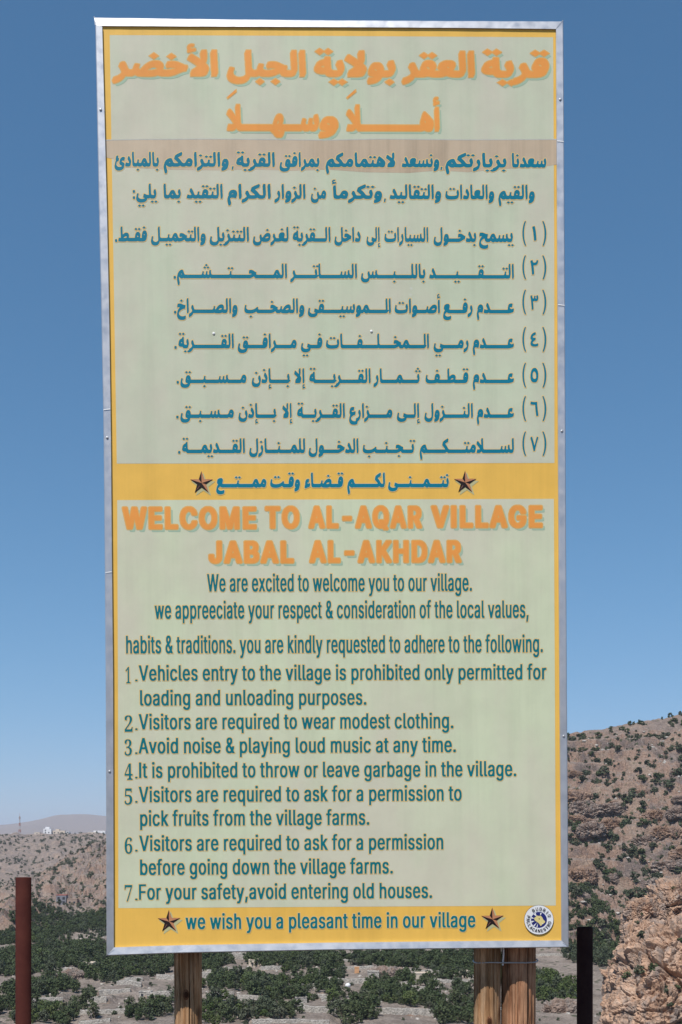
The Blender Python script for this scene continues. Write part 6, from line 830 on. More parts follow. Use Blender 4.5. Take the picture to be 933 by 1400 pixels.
# tie wire round the pair, and the pale cord hanging between them
def tube(name, pts, r, m, parent, closed=False, seg=8):
    pts = [Vector(p) for p in pts]; V, F = [], []
    n = len(pts)
    for i, p in enumerate(pts):
        d = (pts[(i + 1) % n] - pts[i - 1]) if closed else (pts[min(i + 1, n - 1)] - pts[max(i - 1, 0)])
        d.normalize()
        u = d.orthogonal() if abs(d.z) > .9 else d.cross(Vector((0, 0, 1))).normalized()
        u = Vector((1, 0, 0)) - d * d.x if abs(d.z) > .9 else u
        u.normalize(); w = d.cross(u)
        for k in range(seg):
            a = 2 * math.pi * k / seg
            V.append(p + u * r * math.cos(a) + w * r * math.sin(a))
    for i in range(n if closed else n - 1):
        for k in range(seg):
            a, b = i * seg + k, i * seg + (k + 1) % seg
            c, d2 = ((i + 1) % n) * seg + (k + 1) % seg, ((i + 1) % n) * seg + k
            F.append((a, b, c, d2))
    return obj(name, mesh_py(name, V, F, [m], smooth=True), parent)
zl = 1.6 - 167 / 1500 * 2.95
pts = []
for k in range(40):
    a = 2 * math.pi * k / 40
    left = math.cos(a) < 0
    cx, r = (0.399, .0376) if left else (0.487, .0492)
    pts.append((cx + r * math.cos(a) - sign.location.x, Yp + .003 + (.0405 if left else .0525) * math.sin(a) - sign.location.y, zl + (.004 if not left else 0) * math.cos(a) + .0015 * math.sin(3 * a)))
tube('tie_wire', pts, .0019, M_WIRE, sign, closed=True)
tube('hanging_cord', [(0.4372 - sign.location.x + .0012 * math.sin(k * .9), 2.958 - sign.location.y, 1.36 - .125 * k / 12 + .03) for k in range(13)], .0024, M_WHITE, sign)

# ---------------------------------------------------------------- steel posts either side
def steel(name, col, col2, rough):
    m, t, p = mat(name)
    v = coords(t, (1, 1, 1))
    put(t, p, 'Base Color', mix(t, ramp(t, noise(t, v, 22, 6, .7), [(0.35, 0.0), (0.7, 1.0)]), col, col2))
    p.inputs['Roughness'].default_value = rough
    p.inputs['Specular IOR Level'].default_value = .06
    bump(t, p, noise(t, v, 160, 4, .7), .25, .001)
    return m
M_RUST = steel('dark_rusty_steel', (0.050, 0.015, 0.013), (0.070, 0.022, 0.017), .85)
M_BLACKSTEEL = steel('near_black_steel', (0.032, 0.015, 0.014), (0.055, 0.028, 0.022), .95)  # even near-black brown of the right pipe post
def pipe_post(name, x, y, r, h, m, label):
    seg = 40
    prof = [(r, -.4), (r, h - .0015), (r - .0015, h), (r - .004, h), (r - .0045, h - .002), (r - .0045, h - .35)]
    V, F = [], []
    for rr, z in prof:
        for k in range(seg):
            a = 2 * math.pi * k / seg
            V.append((rr * math.cos(a), rr * math.sin(a), z))
    for j in range(len(prof) - 1):
        for k in range(seg):
            a, b = j * seg + k, j * seg + (k + 1) % seg
            F.append((a, b, b + seg, a + seg))
    me = mesh_py(name, V, F, [m], smooth=True)
    o = obj(name, me)
    o.location = (x, y, 0)
    return tag(o, label, 'post')
yl = 3.2
pipe_post('pipe_post', (32.3 - 466.5) / 1500 * yl, yl, 21 / 1500 * yl / 2, 1.6 - 49.5 / 1500 * yl, M_RUST,
          'rusty maroon steel pipe post standing left of the sign')
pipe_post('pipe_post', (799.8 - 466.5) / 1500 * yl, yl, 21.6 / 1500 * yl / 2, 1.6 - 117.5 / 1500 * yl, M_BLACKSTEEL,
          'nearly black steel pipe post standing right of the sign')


# ---------------------------------------------------------------- landscape: noise
_perm = np.random.default_rng(5).permutation(4096)
def _h(ix, iy, iz=0):
    return _perm[(_perm[(_perm[ix & 4095] + iy) & 4095] + iz) & 4095]
_ga = np.random.default_rng(6).uniform(0, 2 * np.pi, 4096)
_gx, _gy = np.cos(_ga), np.sin(_ga)
def perlin(x, y):
    ix, iy = np.floor(x).astype(int), np.floor(y).astype(int)
    fx, fy = x - ix, y - iy
    u, v = fx * fx * fx * (fx * (fx * 6 - 15) + 10), fy * fy * fy * (fy * (fy * 6 - 15) + 10)
    def g(dx, dy):
        h = _h(ix + dx, iy + dy)
        return _gx[h] * (fx - dx) + _gy[h] * (fy - dy)
    a = g(0, 0) * (1 - u) + g(1, 0) * u
    b = g(0, 1) * (1 - u) + g(1, 1) * u
    return (a * (1 - v) + b * v) * 1.5
def fbm(x, y, scale, octv=5, gain=.5, ridged=False, seed=0.0):
    s, amp, f = 0.0, 1.0, 1.0 / scale
    for k in range(octv):
        n_ = perlin(x * f + 17.3 * k + seed, y * f - 9.1 * k + seed * 1.7)
        s = s + amp * (1 - 2 * np.abs(n_) if ridged else n_)
        amp *= gain; f *= 2.03
    return s
_g3 = np.random.default_rng(8).normal(size=(4096, 3)); _g3 /= np.linalg.norm(_g3, axis=1)[:, None]
def perlin3(P):
    I = np.floor(P).astype(int); Fp = P - I
    U = Fp * Fp * (3 - 2 * Fp); r = 0.0
    for dx in (0, 1):
        for dy in (0, 1):
            for dz in (0, 1):
                h = _h(I[:, 0] + dx, I[:, 1] + dy, I[:, 2] + dz)
                d = _g3[h][:, 0] * (Fp[:, 0] - dx) + _g3[h][:, 1] * (Fp[:, 1] - dy) + _g3[h][:, 2] * (Fp[:, 2] - dz)
                r = r + d * (U[:, 0] if dx else 1 - U[:, 0]) * (U[:, 1] if dy else 1 - U[:, 1]) * (U[:, 2] if dz else 1 - U[:, 2])
    return r * 1.6
def sstep(a, b, x):
    t = np.clip((x - a) / (b - a), 0, 1)
    return t * t * (3 - 2 * t)
def seg_dist(x, y, pts):
    """distance to a crest polyline and the crest height at the nearest point"""
    best = np.full(x.shape, 1e9); hz = np.zeros(x.shape); side = np.zeros(x.shape)
    for (x0, y0, z0), (x1, y1, z1) in zip(pts[:-1], pts[1:]):
        dx, dy = x1 - x0, y1 - y0
        t = np.clip(((x - x0) * dx + (y - y0) * dy) / (dx * dx + dy * dy), 0, 1)
        d = np.hypot(x - x0 - t * dx, y - y0 - t * dy)
        m = d < best
        best = np.where(m, d, best); hz = np.where(m, z0 + t * (z1 - z0), hz)
    return best, hz
def smax(a, b, k):
    h = np.clip(.5 + .5 * (a - b) / k, 0, 1)
    return b * (1 - h) + a * h + k * h * (1 - h)

# terrace walls of the orchards: x, y of the middle, half length, height, turn
WALLS = [(-69.7, 309.3, 3.6, 1.9, .05), (-66.2, 342.6, 3.9, 1.4, -.04), (-64.2, 294.9, 6.2, 1.3, .03), (-62.8, 279.6, 4.0, .9, 0), (-67.4, 356.6, 2.9, 1.2, .1),
         (-44.3, 379.9, 3.7, 1.0, 0), (-37.8, 388.3, 3.5, 1.3, -.05), (-39.2, 421.1, 4.8, 2.2, 0), (-24.9, 390.5, 3.7, 1.6, .06), (-26.6, 319.2, 3.7, 1.6, -.06),
         (-18.2, 305.2, 2.7, 1.6, -.25), (-7.0, 296.2, 5.6, 1.7, 0), (-12.9, 280.7, 9.9, 1.0, .02), (-5.8, 379.9, 4.0, 1.8, 0), (3.8, 358.5, 8.5, 1.7, .03),
         (6.0, 392.7, 5.7, 1.0, 0), (22.9, 384.1, 4.6, 1.3, 0), (30.3, 322.1, 5.1, 1.9, -.08), (17.8, 297.4, 8.7, 1.8, .02), (-3.7, 305.2, 1.8, 1.4, 0),
         (35.5, 358.5, 6.0, 1.1, .05), (85.0, 440.0, 13.0, 1.0, -.1)]
_wr = random.Random(31)
for _ in range(46):
    _x, _y = _wr.uniform(-104, 66), _wr.uniform(284, 500)
    if abs(_x) / _y < .33 and all(abs(_x - w_[0]) > 7 or abs(_y - w_[1]) > 7 for w_ in WALLS):
        WALLS.append((_x, _y, _wr.uniform(2.0, 6.5), _wr.uniform(.9, 1.9), _wr.uniform(-.2, .2)))
CREST_R = [(-140, 900, 25), (-40, 760, 36), (60, 685, 50), (134, 650, 65), (168, 650, 71), (205, 650, 77), (330, 640, 98), (520, 600, 118), (900, 560, 140)]
CREST_L = [(-168, 545, -47), (-188, 650, -42), (-209, 800, -33), (-226, 950, -20), (-236, 1100, -5), (-150, 1250, 24), (40, 1400, 60), (400, 1500, 80)]
CREST_FAR = [(-6500, 8500, 120), (-4200, 9000, 118), (-2850, 9200, 140), (-2330, 9200, 216), (-1950, 9200, 196), (-1000, 9400, 190), (600, 9600, 240), (3500, 9200, 200), (7000, 9000, 230)]

def height(x, y):
    x = np.asarray(x, float); y = np.asarray(y, float)
    d = np.hypot(x, y)
    z = -45.0 + .9 * fbm(x, y, 40, 4) + .5 * fbm(x, y, 9, 3)
    z = z - 14 * sstep(-190, -330, x) * sstep(300, 420, y)          # the wadi drops away on the left
    for (wx, wy, L, h, a) in WALLS:
        ca, sa = math.cos(a), math.sin(a)
        u = (x - wx) * ca + (y - wy) * sa; v = -(x - wx) * sa + (y - wy) * ca
        m = (np.abs(u) < L + 6) & (v > -1) & (v < 22)
        z = np.where(m, z + h * .9 * sstep(L + 2.5, L - .5, np.abs(u)) * sstep(.1, .7, v) * sstep(19, 7, v), z)
    # plateau rim on the left, far beyond the wadi
    rim = 1750 + .25 * (x + 700) + 90 * fbm(x, y, 500, 3)
    pl = -62 + 74 * sstep(900, 0, rim - y) ** 1.15
    pl = np.where(y > rim, 12 + 0 * y, pl) + 7 * fbm(x, y, 160, 5, .55) * sstep(-40, 300, rim - y + 200) + (2.0 * fbm(x, y, 26, 4, .55) + 5.0 * fbm(x, y, 70, 4, .5, True, seed=9)) * sstep(30, 150, rim - y)
    z = smax(z, pl, 14)
    # long spur coming down from the right
    ds, hs = seg_dist(x, y, CREST_L)
    z = smax(z, hs - .42 * ds + 8.0 * fbm(x, y, 70, 5, .55, seed=3) + 3.2 * fbm(x, y, 20, 4, .6, True), 5)
    z = np.where(np.hypot((x + 184) / 1.5, y - 735) < 30, z + (-41.0 - z) * sstep(30, 12, np.hypot((x + 184) / 1.5, y - 735)), z)   # house plot
    # rocky hill on the right
    dr, hr = seg_dist(x, y, CREST_R)
    front = hr - .64 * dr
    r1 = fbm(x, y, 60, 5, .55, True, seed=7)
    r2 = fbm(x, y, 16, 4, .6, True, seed=11)
    hill = front + (4.5 * r1 + 2.6 * r2) * sstep(2, 34, dr) + .9 * fbm(x, y, 6, 3, .6)
    st = 7.5                                                         # rock ledges
    led = np.floor(hill / st) * st + st * sstep(.25, .95, hill / st - np.floor(hill / st))
    hill = hill + (led - hill) * sstep(-.1, .5, fbm(x, y, 90, 3, seed=21)) * .75
    z = smax(z, hill, 4)
    # distant range
    df, hf = seg_dist(x, y, CREST_FAR)
    z = smax(z, hf - .11 * df + 22 * fbm(x, y, 900, 5, .5, seed=5) * sstep(4500, 7000, y), 15)
    # shelf the sign stands on and the steep bank below it
    sh = np.where(y < 7, .06 * fbm(x, y, 2.2, 4), -(y - 7) * .82 - .3 + .8 * fbm(x, y, 6, 4))
    sh = sh + sstep(-3, -40, y) * (4 + 1.5 * fbm(x, y, 14, 4))
    z = np.where(y < 75, np.maximum(sh, z), z)
    return z

def fine_az():
    deg = np.concatenate([np.linspace(-180, -34, 74)[:-1], np.arange(-34, -20, .2), np.arange(-20, 20, .065), np.arange(20, 34, .2), np.linspace(34, 180, 74)[:-1]])
    return np.radians(deg)
AZ = fine_az()
RD = np.concatenate([np.linspace(.6, 12, 24), np.geomspace(12.6, 240, 60)[:-1], np.arange(240, 470, 1.15), np.arange(470, 680, .85), np.geomspace(682, 2100, 210), np.geomspace(2130, 30000, 90)])
AA, RR = np.meshgrid(AZ, RD)
GX, GY = (RR * np.sin(AA)).ravel(), (RR * np.cos(AA)).ravel()
GZ = height(GX, GY)
nr, na = len(RD), len(AZ)
i0 = (np.arange(nr - 1)[:, None] * na + np.arange(na)[None, :])
i1 = (np.arange(nr - 1)[:, None] * na + (np.arange(na)[None, :] + 1) % na)
FQ = np.stack([i0, i1, i1 + na, i0 + na], -1).reshape(-1, 4)
FQ = FQ[:, ::-1]

def ground_mat():
    m, t, p = mat('dry_limestone_ground')
    g = t.nodes.new('ShaderNodeNewGeometry')
    v = coords(t, (1, 1, 1))
    n1 = noise(t, v, .035, 6, .62)
    n2 = noise(t, v, .21, 6, .68, .5)
    n3 = noise(t, v, 1.3, 5, .7)
    soil = ramp(t, n1, [(.30, (.20, .158, .138)), (.48, (.28, .225, .198)), (.70, (.235, .20, .185))])
    rock = ramp(t, n2, [(.30, (.075, .064, .060)), (.44, (.17, .138, .122)), (.58, (.30, .232, .19)), (.76, (.42, .34, .28))])
    base = mix(t, ramp(t, n2, [(.40, 0.25), (.60, 0.75)]), soil, rock)
    # tilled, dusty soil of the valley floor
    ps = t.nodes.new('ShaderNodeSeparateXYZ'); t.links.new(g.outputs['Position'], ps.inputs[0])
    mr = t.nodes.new('ShaderNodeMapRange'); mr.inputs[1].default_value = -40.0; mr.inputs[2].default_value = -43.0
    t.links.new(ps.outputs['Z'], mr.inputs[0])
    tilled = ramp(t, noise(t, v, .09, 5, .65), [(.32, (.19, .155, .13)), (.5, (.29, .24, .205)), (.68, (.37, .31, .265))])
    base = mix(t, mr.outputs[0], base, tilled)
    # warm orange rock on the steeper faces
    sep = t.nodes.new('ShaderNodeSeparateXYZ'); t.links.new(g.outputs['True Normal'], sep.inputs[0])
    steep = ramp(t, sep.outputs['Z'], [(.55, 1.0), (.86, 0.0)])
    warm = ramp(t, noise(t, v, .06, 5, .6), [(.42, (.13, .10, .092)), (.52, (.34, .20, .135)), (.66, (.37, .27, .20))])
    base = mix(t, mix(t, 1.0, steep, (.55, .55, .55), 'MULTIPLY'), base, warm)
    # low grey-green scrub too small to stand out, as a scatter of spots with soft irregular edges
    vo = N(t, 'ShaderNodeTexVoronoi', Scale=.27, Randomness=1.0)
    w = mix(t, .35, v, N(t, 'ShaderNodeTexNoise', Scale=.6, Detail=4).outputs['Color'], 'ADD')
    t.links.new(w, vo.inputs['Vector'])
    spot = ramp(t, vo.outputs['Distance'], [(.16, 1.0), (.30, 0.0)])
    dens = ramp(t, noise(t, v, .018, 4, .6), [(.38, 0.0), (.52, 0.9)])
    base = mix(t, mix(t, 1.0, spot, dens, 'MULTIPLY'), base, (.075, .085, .05))
    c2 = ramp(t, n3, [(.28, .50), (.5, 1.0), (.74, 1.28)])
    base = mix(t, 1.0, base, c2, 'MULTIPLY')
    put(t, p, 'Base Color', base)
    p.inputs['Roughness'].default_value = .95
    p.inputs['Specular IOR Level'].default_value = .1
    h = mix(t, .5, n2, n3)
    bump(t, p, h, 1.0, 2.2)
    return m
M_GROUND = ground_mat()
ground = obj('ground', mesh_np('ground', np.c_[GX, GY, GZ], FQ, [M_GROUND], smooth=False))
tag(ground, 'dry rocky valley and hills of pinkish grey limestone behind the sign', 'terrain', kind='structure')

# ---------------------------------------------------------------- rock outcrop on the right
def rock_mat(name='orange_limestone', k=1.0, stain=(.25, .205, .18)):
    m, t, p = mat(name)
    v = coords(t, (1, 1, 1))
    a = noise(t, v, .22, 7, .66, .8)
    b = noise(t, v, 1.5, 6, .7, .4)
    base = ramp(t, a, [(.30, (.17, .11, .085)), (.42, (.37, .235, .16)), (.56, (.49, .325, .23)), (.72, (.52, .40, .31))])
    grey = ramp(t, noise(t, coords(t, (1, 1, .35)), .5, 5, .65), [(.46, 0.0), (.60, .8)])
    base = mix(t, 1.0, base, (k, k * (1.0 if k > .9 or k > .7 else 1.12), k * (1.0 if k > .7 else 1.3)), 'MULTIPLY')
    base = mix(t, grey, base, stain)
    base = mix(t, 1.0, base, ramp(t, b, [(.30, .35), (.46, .95), (.7, 1.12)]), 'MULTIPLY')
    put(t, p, 'Base Color', base)
    p.inputs['Roughness'].default_value = .95
    p.inputs['Specular IOR Level'].default_value = .1
    bump(t, p, mix(t, .5, a, b), 1.0, .5)
    return m
M_ROCK = rock_mat()
M_ROCKGREY = rock_mat('grey_limestone', .62, (.24, .21, .19))
M_ROCKRED = rock_mat('reddish_limestone', .74, (.20, .15, .13))

def boulder(name, c, r, seed, disp=.16, nu=220, nv=150, sq=.7, freq=1.0, m=None):
    """a rounded block of limestone: a squared-off ellipsoid, broken up by ledges, clefts and knobs"""
    u = np.linspace(-math.pi, math.pi, nu, endpoint=False); w = np.linspace(-math.pi / 2, math.pi / 2, nv)
    U, W = np.meshgrid(u, w)
    pw = lambda a, e: np.sign(a) * np.abs(a) ** e
    D = np.stack([pw(np.cos(W), sq) * pw(np.cos(U), sq), pw(np.cos(W), sq) * pw(np.sin(U), sq), pw(np.sin(W), sq)], -1).reshape(-1, 3)
    R_ = np.array(r); P = D * R_
    Nn = D / R_; Nn /= np.linalg.norm(Nn, axis=1)[:, None]
    s = float(min(r)) * 2
    off = np.array([seed * 13.7, seed * 5.1, seed * 7.9])
    f = P / s * freq
    warp = np.stack([perlin3(f * 1.2 + off + 31), perlin3(f * 1.2 + off + 57), perlin3(f * 1.2 + off + 83)], -1)
    q = f + .35 * warp
    n0 = perlin3(q * 1.3 + off)
    rid = lambda k: 1 - 2 * np.abs(perlin3(q * k + off * 1.3))
    d = .8 * n0 + .5 * rid(2.3) + .36 * rid(4.7) + .26 * rid(9.1) + .15 * rid(18.0) + .11 * rid(34.0) + .07 * perlin3(f * 60 + off)
    w3 = f + .12 * np.stack([perlin3(f * 3 + off + 3), perlin3(f * 3 + off + 7), perlin3(f * 3 + off + 11)], -1)
    k1, c1 = blocks(w3 * [1, 1, 1.3], 2.7, seed); k2, c2 = blocks(w3 * [1, 1, 1.3], 8.0, seed + 50); k3, c3 = blocks(w3 * [1, 1, 1.3], 19.0, seed + 90); k4, c4 = blocks(f * [1, 1, 1.2], 40.0, seed + 120)
    pit = np.clip(perlin3(f * 15 + off + 5) - .25, 0, 1)
    d = .75 * n0 + .30 * rid(2.1) + .50 * k1 + .24 * k2 + .12 * k3 + .06 * k4 - .42 * c1 - .20 * c2 - .07 * c3 - .03 * c4 + .10 * rid(9.1) - .28 * pit
    cle = np.clip(.16 - np.abs(perlin3(q * np.array([3.2, 3.2, 1.1]) + off * 2)), 0, 1) / .16       # deep steep clefts
    cle2 = np.clip(.10 - np.abs(perlin3(q * np.array([1.6, 1.6, 4.2]) + off * 3)), 0, 1) / .10      # undercut ledges
    P = P + Nn * (disp * s * .5 * (d - .45 * cle ** 1.3 - .6 * cle2 ** 1.2))[:, None]
    i = np.arange(nv - 1)[:, None] * nu; j = np.arange(nu)[None, :]
    Fq = np.stack([i + j, i + (j + 1) % nu, i + nu + (j + 1) % nu, i + nu + j], -1).reshape(-1, 4)
    o = obj(name, mesh_np(name, P, Fq, [m or M_ROCK], smooth=False))
    o.location = c
    return o
def blocks(q, freq, seed):
    """fracture blocks: every cell of a jittered lattice is pushed out by its own amount and tilted its own way"""
    g = q * freq; I = np.floor(g).astype(int)
    b1 = np.full(len(q), 1e9); b2 = np.full(len(q), 1e9); out = np.zeros(len(q))
    for dx in (-1, 0, 1):
        for dy in (-1, 0, 1):
            for dz in (-1, 0, 1):
                h = _h(I[:, 0] + dx + seed, I[:, 1] + dy, I[:, 2] + dz)
                c_ = np.stack([I[:, 0] + dx, I[:, 1] + dy, I[:, 2] + dz], 1) + .5 + .45 * _g3[h]
                v = g - c_; d_ = np.abs(v).sum(1) * .55 + .45 * np.sqrt((v * v).sum(1))
                val = (h % 97) / 97.0 - .5 + .75 * (v * _g3[(h * 7 + 3) & 4095]).sum(1)
                n1 = d_ < b1
                b2 = np.where(n1, b1, np.minimum(b2, d_)); out = np.where(n1, val, out); b1 = np.where(n1, d_, b1)
    return out, np.clip(1 - (b2 - b1) / .10, 0, 1)      # block offset, crack mask
# (centre, radii, seed, ...) main face, shelf behind it, the crags on the shelf
ROCKS = [((76, 214, -37), (25.0, 22, 23.5), 1, .165, 520, 380, .72, 1.5, 'large pinkish rock face filling the lower right corner'),
         ((58.5, 205, -38), (8.5, 13, 15.0), 2, .20, 320, 240, .8, 1.2, 'rounded rock shoulder at the left end of the pink rock face'),
         ((77, 236, -14.0), (10.0, 8, 8.0), 3, .30, 300, 220, .75, 1.2, 'dark overhanging crag on the shelf above the pink rock face'),
         ((64.8, 232, -15.2), (4.0, 4, 4.6), 4, .30, 200, 150, .75, 1.1, 'smaller split crag left of the overhanging one on the shelf'),
         ((61.5, 222, -17.6), (4.6, 5, 3.2), 5, .26, 160, 120, .8, 1.1, 'low crumbling rock at the left edge of the rocky shelf'),
         ((60, 196, -43), (6, 7, 6.0), 6, .26, 200, 150, .8, 1.2, 'pale broken rock at the foot of the pink rock face')]
for c, r, sd, dsp, nu, nv, sq, fr, lab in ROCKS:
    tag(boulder('rock_outcrop', c, r, sd, dsp, nu, nv, sq, fr), lab, 'rock')
# small rock heaps of the valley
for i, (c, r, lab) in enumerate([((-91, 371, -44.5), (4.5, 4, 2.6), 'pale grey rock heap between the left-hand tree groves'),
                                 ((-48.5, 349, -44.6), (4.6, 3, 1.9), 'orange rock heap on the terraces left of the nearest wooden post'),
                                 ((16.0, 379, -44), (6.5, 5, 2.2), 'flat topped pink boulder among the trees below the sign'),
                                 ((-118, 452, -45), (6, 5, 2.6), 'pink broken rock at the far left edge of the groves'),
                                 ((61, 300, -45), (6, 5, 3.0), 'pinkish rock by the dark post on the right')]):
    tag(boulder('rock_heap', c, r, 20 + i, .34, 110, 80, .8, 1.1, M_ROCKGREY), lab.replace('orange', 'brownish').replace('pinkish', 'greyish').replace('pink', 'pale'), 'rock')

# reddish crags breaking through the hillside
CRAGS = [boulder('crag', (0, 0, -300), (7 + k, 5.5, 4.2 + .5 * k), 60 + k, .42, 120, 84, .8, 1.1, M_ROCKRED if k % 2 == 0 else M_ROCKGREY) for k in range(4)]
rk = random.Random(12); done = 0
while done < 46:
    a = math.radians(rk.uniform(10.5, 20)); r_ = rk.uniform(490, 640)
    if done < 26: r_ = rk.gauss(578, 16)
    x, y = r_ * math.sin(a), r_ * math.cos(a)
    if seg_dist(np.array([x]), np.array([y]), CREST_R)[0][0] > 150: continue
    o = CRAGS[done] if done < 4 else CRAGS[done % 4].copy()
    if done >= 4: link(o)
    s = rk.uniform(.35, 1.05)
    o.location = (x, y, float(height(np.array([x]), np.array([y]))[0]) - .3 * s); o.rotation_euler = (0, 0, rk.uniform(-.6, .6)); o.scale = (s * rk.uniform(.9, 1.5), s, s * rk.uniform(.7, 1.1))
    tag(o, 'brown crag of bare rock breaking out of the hillside right of the sign', 'crag', 'crags on the rocky hill'); done += 1

# ---------------------------------------------------------------- vegetation
def leaf_mat(name, a, b, c):
    m, t, p = mat(name)
    oi = t.nodes.new('ShaderNodeObjectInfo')
    v = coords(t, (1, 1, 1))
    f = noise(t, v, 1.6, 3, .6)
    col = ramp(t, f, [(.30, a), (.55, b), (.75, c)])
    col = mix(t, oi.outputs['Random'], col, mix(t, 1.0, col, (.70, .85, .72), 'MULTIPLY'))
    put(t, p, 'Base Color', col)
    p.inputs['Roughness'].default_value = .7
    p.inputs['Specular IOR Level'].default_value = .15
    return m
M_LEAF = leaf_mat('orchard_leaf', (.052, .066, .032), (.076, .091, .044), (.115, .125, .062))
M_LEAF2 = leaf_mat('fresh_leaf', (.070, .088, .032), (.095, .115, .042), (.135, .150, .060))
M_LEAF3 = leaf_mat('grey_leaf', (.060, .068, .044), (.085, .092, .060), (.115, .12, .08))
M_BARK = wood_mat('orchard_bark', (.16, .12, .09), (.22, .17, .13), (.07, .05, .04))

def crown_arrays(seed, r, h, n, leaf, clumps, base=.25):
    """leaf-sized quads gathered in clumps spread through the crown's volume"""
    rg = np.random.default_rng(seed)
    V, F = [], []
    cl = []
    for k in range(clumps):
        a = rg.uniform(0, 6.283); q = rg.uniform(.1, 1) ** .5; zz = rg.uniform(0, 1)
        wdt = math.sin(math.pi * (.18 + .74 * zz)) ** .7
        cl.append((np.array([math.cos(a) * q * r * wdt * .78, math.sin(a) * q * r * wdt * .78, h * (base + (.92 - base) * zz)]), rg.uniform(.26, .46) * r))
    for k in range(n):
        c, cr = cl[k % clumps]
        d = rg.normal(size=3); d /= np.linalg.norm(d)
        p = c + d * cr * rg.uniform(.35, 1.0) ** .6 * np.array([1, 1, .85])
        nrm = d * .8 + rg.normal(size=3) * .6 + np.array([0, 0, .5]); nrm /= np.linalg.norm(nrm)
        u = np.cross(nrm, rg.normal(size=3)); u /= np.linalg.norm(u); w = np.cross(nrm, u)
        s = leaf * rg.uniform(.6, 1.25)
        i = len(V)
        V += [p - u * s - w * s * .55, p + u * s * .2 - w * s * .8, p + u * s + w * s * .3, p - u * s * .2 + w * s * .9]
        F.append((i, i + 1, i + 2, i + 3))
    return np.array(V), np.array(F)
def trunk_mesh(seed, h, r):
    rg = np.random.default_rng(seed); V, F = [], []
    def limb(p0, p1, r0, r1, sg=6, steps=4):
        p0, p1 = np.array(p0, float), np.array(p1, float); b = len(V)
        for j in range(steps + 1):
            t_ = j / steps; c = p0 + (p1 - p0) * t_ + rg.normal(size=3) * r0 * .5 * (0 < j < steps)
            for k in range(sg):
                a = 2 * math.pi * k / sg
                V.append(c + (r0 + (r1 - r0) * t_) * np.array([math.cos(a), math.sin(a), 0]))
        for j in range(steps):
            for k in range(sg):
                F.append((b + j * sg + k, b + j * sg + (k + 1) % sg, b + (j + 1) * sg + (k + 1) % sg, b + (j + 1) * sg + k))
    limb((0, 0, -.6), (0, 0, h * .38), r, r * .7)
    for k in range(4):
        a = k * 1.57 + rg.uniform(-.5, .5)
        limb((0, 0, h * rg.uniform(.25, .36)), (math.cos(a) * h * .26, math.sin(a) * h * .26, h * rg.uniform(.6, .8)), r * .55, r * .18)
    return mesh_py('trunk', V, F, [M_BARK])
TREE_KINDS = []
for k in range(7):
    h = [4.6, 5.2, 4.0, 5.6, 4.8, 3.6, 5.0][k]; r = [2.2, 2.4, 2.0, 2.3, 2.6, 1.9, 2.1][k]
    Va, Fa = crown_arrays(40 + k, r, h, 520, .27, 16 + k, .16)
    TREE_KINDS.append((Va, Fa, trunk_mesh(60 + k, h, .17), h))
CROWN_ME = {}
def crown_me(k, m):
    if (k, m.name) not in CROWN_ME:
        CROWN_ME[(k, m.name)] = mesh_np('crown', TREE_KINDS[k][0], TREE_KINDS[k][1], [m])
    return CROWN_ME[(k, m.name)]

# groves of the terraced orchards: middle x, y, half width, half depth, leaf
GROVES = [(-112.6, 431.5, 24.5, 59.7, 0), (-76.7, 416.1, 17.6, 55.4, 0), (-93.5, 341.0, 8.0, 23.4, 0), (-94.1, 310.7, 3.3, 25.0, 0), (-80.6, 293.7, 5.5, 14.8, 1), (-71.7, 297.4, 2.4, 20.3, 0),
          (-51.2, 293.7, 5.9, 12.4, 0), (-47.8, 406.4, 6.0, 33.3, 0), (-18.8, 423.6, 17.5, 36.2, 0), (-32.3, 354.8, 13.0, 16.2, 0),
          (-15.9, 332.9, 12.2, 20.7, 0), (-33.2, 298.7, 5.0, 20.5, 1), (-23.2, 293.7, 5.5, 12.4, 2), (-15.7, 288.8, 4.8, 7.2, 0), (-2.9, 384.1, 3.6, 31.9, 0), (17.6, 416.1, 18.0, 27.4, 0),
          (37.8, 394.9, 7.9, 33.7, 0), (17.3, 329.7, 11.0, 26.6, 0), (3.7, 296.2, 6.9, 16.4, 0), (-4.9, 342.6, 3.4, 18.5, 0), (30.7, 296.2, 6.9, 16.4, 0), (37.4, 323.6, 2.6, 21.1, 0),
          (64, 346.0, 9.0, 45.3, 1), (-146, 610, 22, 70, 0), (-150, 520, 14, 40, 0), (110.0, 480.0, 11.0, 30, 0), (54, 388.3, 12, 40, 0), (100, 430, 12, 24, 2)]
spots = []
def clear(x, y):
    for (wx, wy, L, h, a) in WALLS:
        if abs(x - wx) < L + .5 and -4.2 < y - wy < .9:
            return False
    return True
cell = {}
for gi, (gx, gy, ga, gb, lf) in enumerate(GROVES):
    want = int(math.pi * ga * gb / 4.6)
    for _ in range(want * 6):
        if want <= 0: break
        a, q = random.uniform(0, 6.283), math.sqrt(random.random())
        x, y = gx + math.cos(a) * q * ga, gy + math.sin(a) * q * gb
        if not clear(x, y): continue
        ok = True
        ci, cj = int(x // 2.6), int(y // 4.6)
        for di in (-1, 0, 1):
            for dj in (-1, 0, 1):
                for (px_, py_) in cell.get((ci + di, cj + dj), ()):
                    if (abs(px_ - x) / 1.8) ** 2 + (abs(py_ - y) / 3.2) ** 2 < 1: ok = False
        if not ok: continue
        cell.setdefault((ci, cj), []).append((x, y)); spots.append((x, y, lf if random.random() < .68 else random.choice((0, 1, 2, 2)))); want -= 1
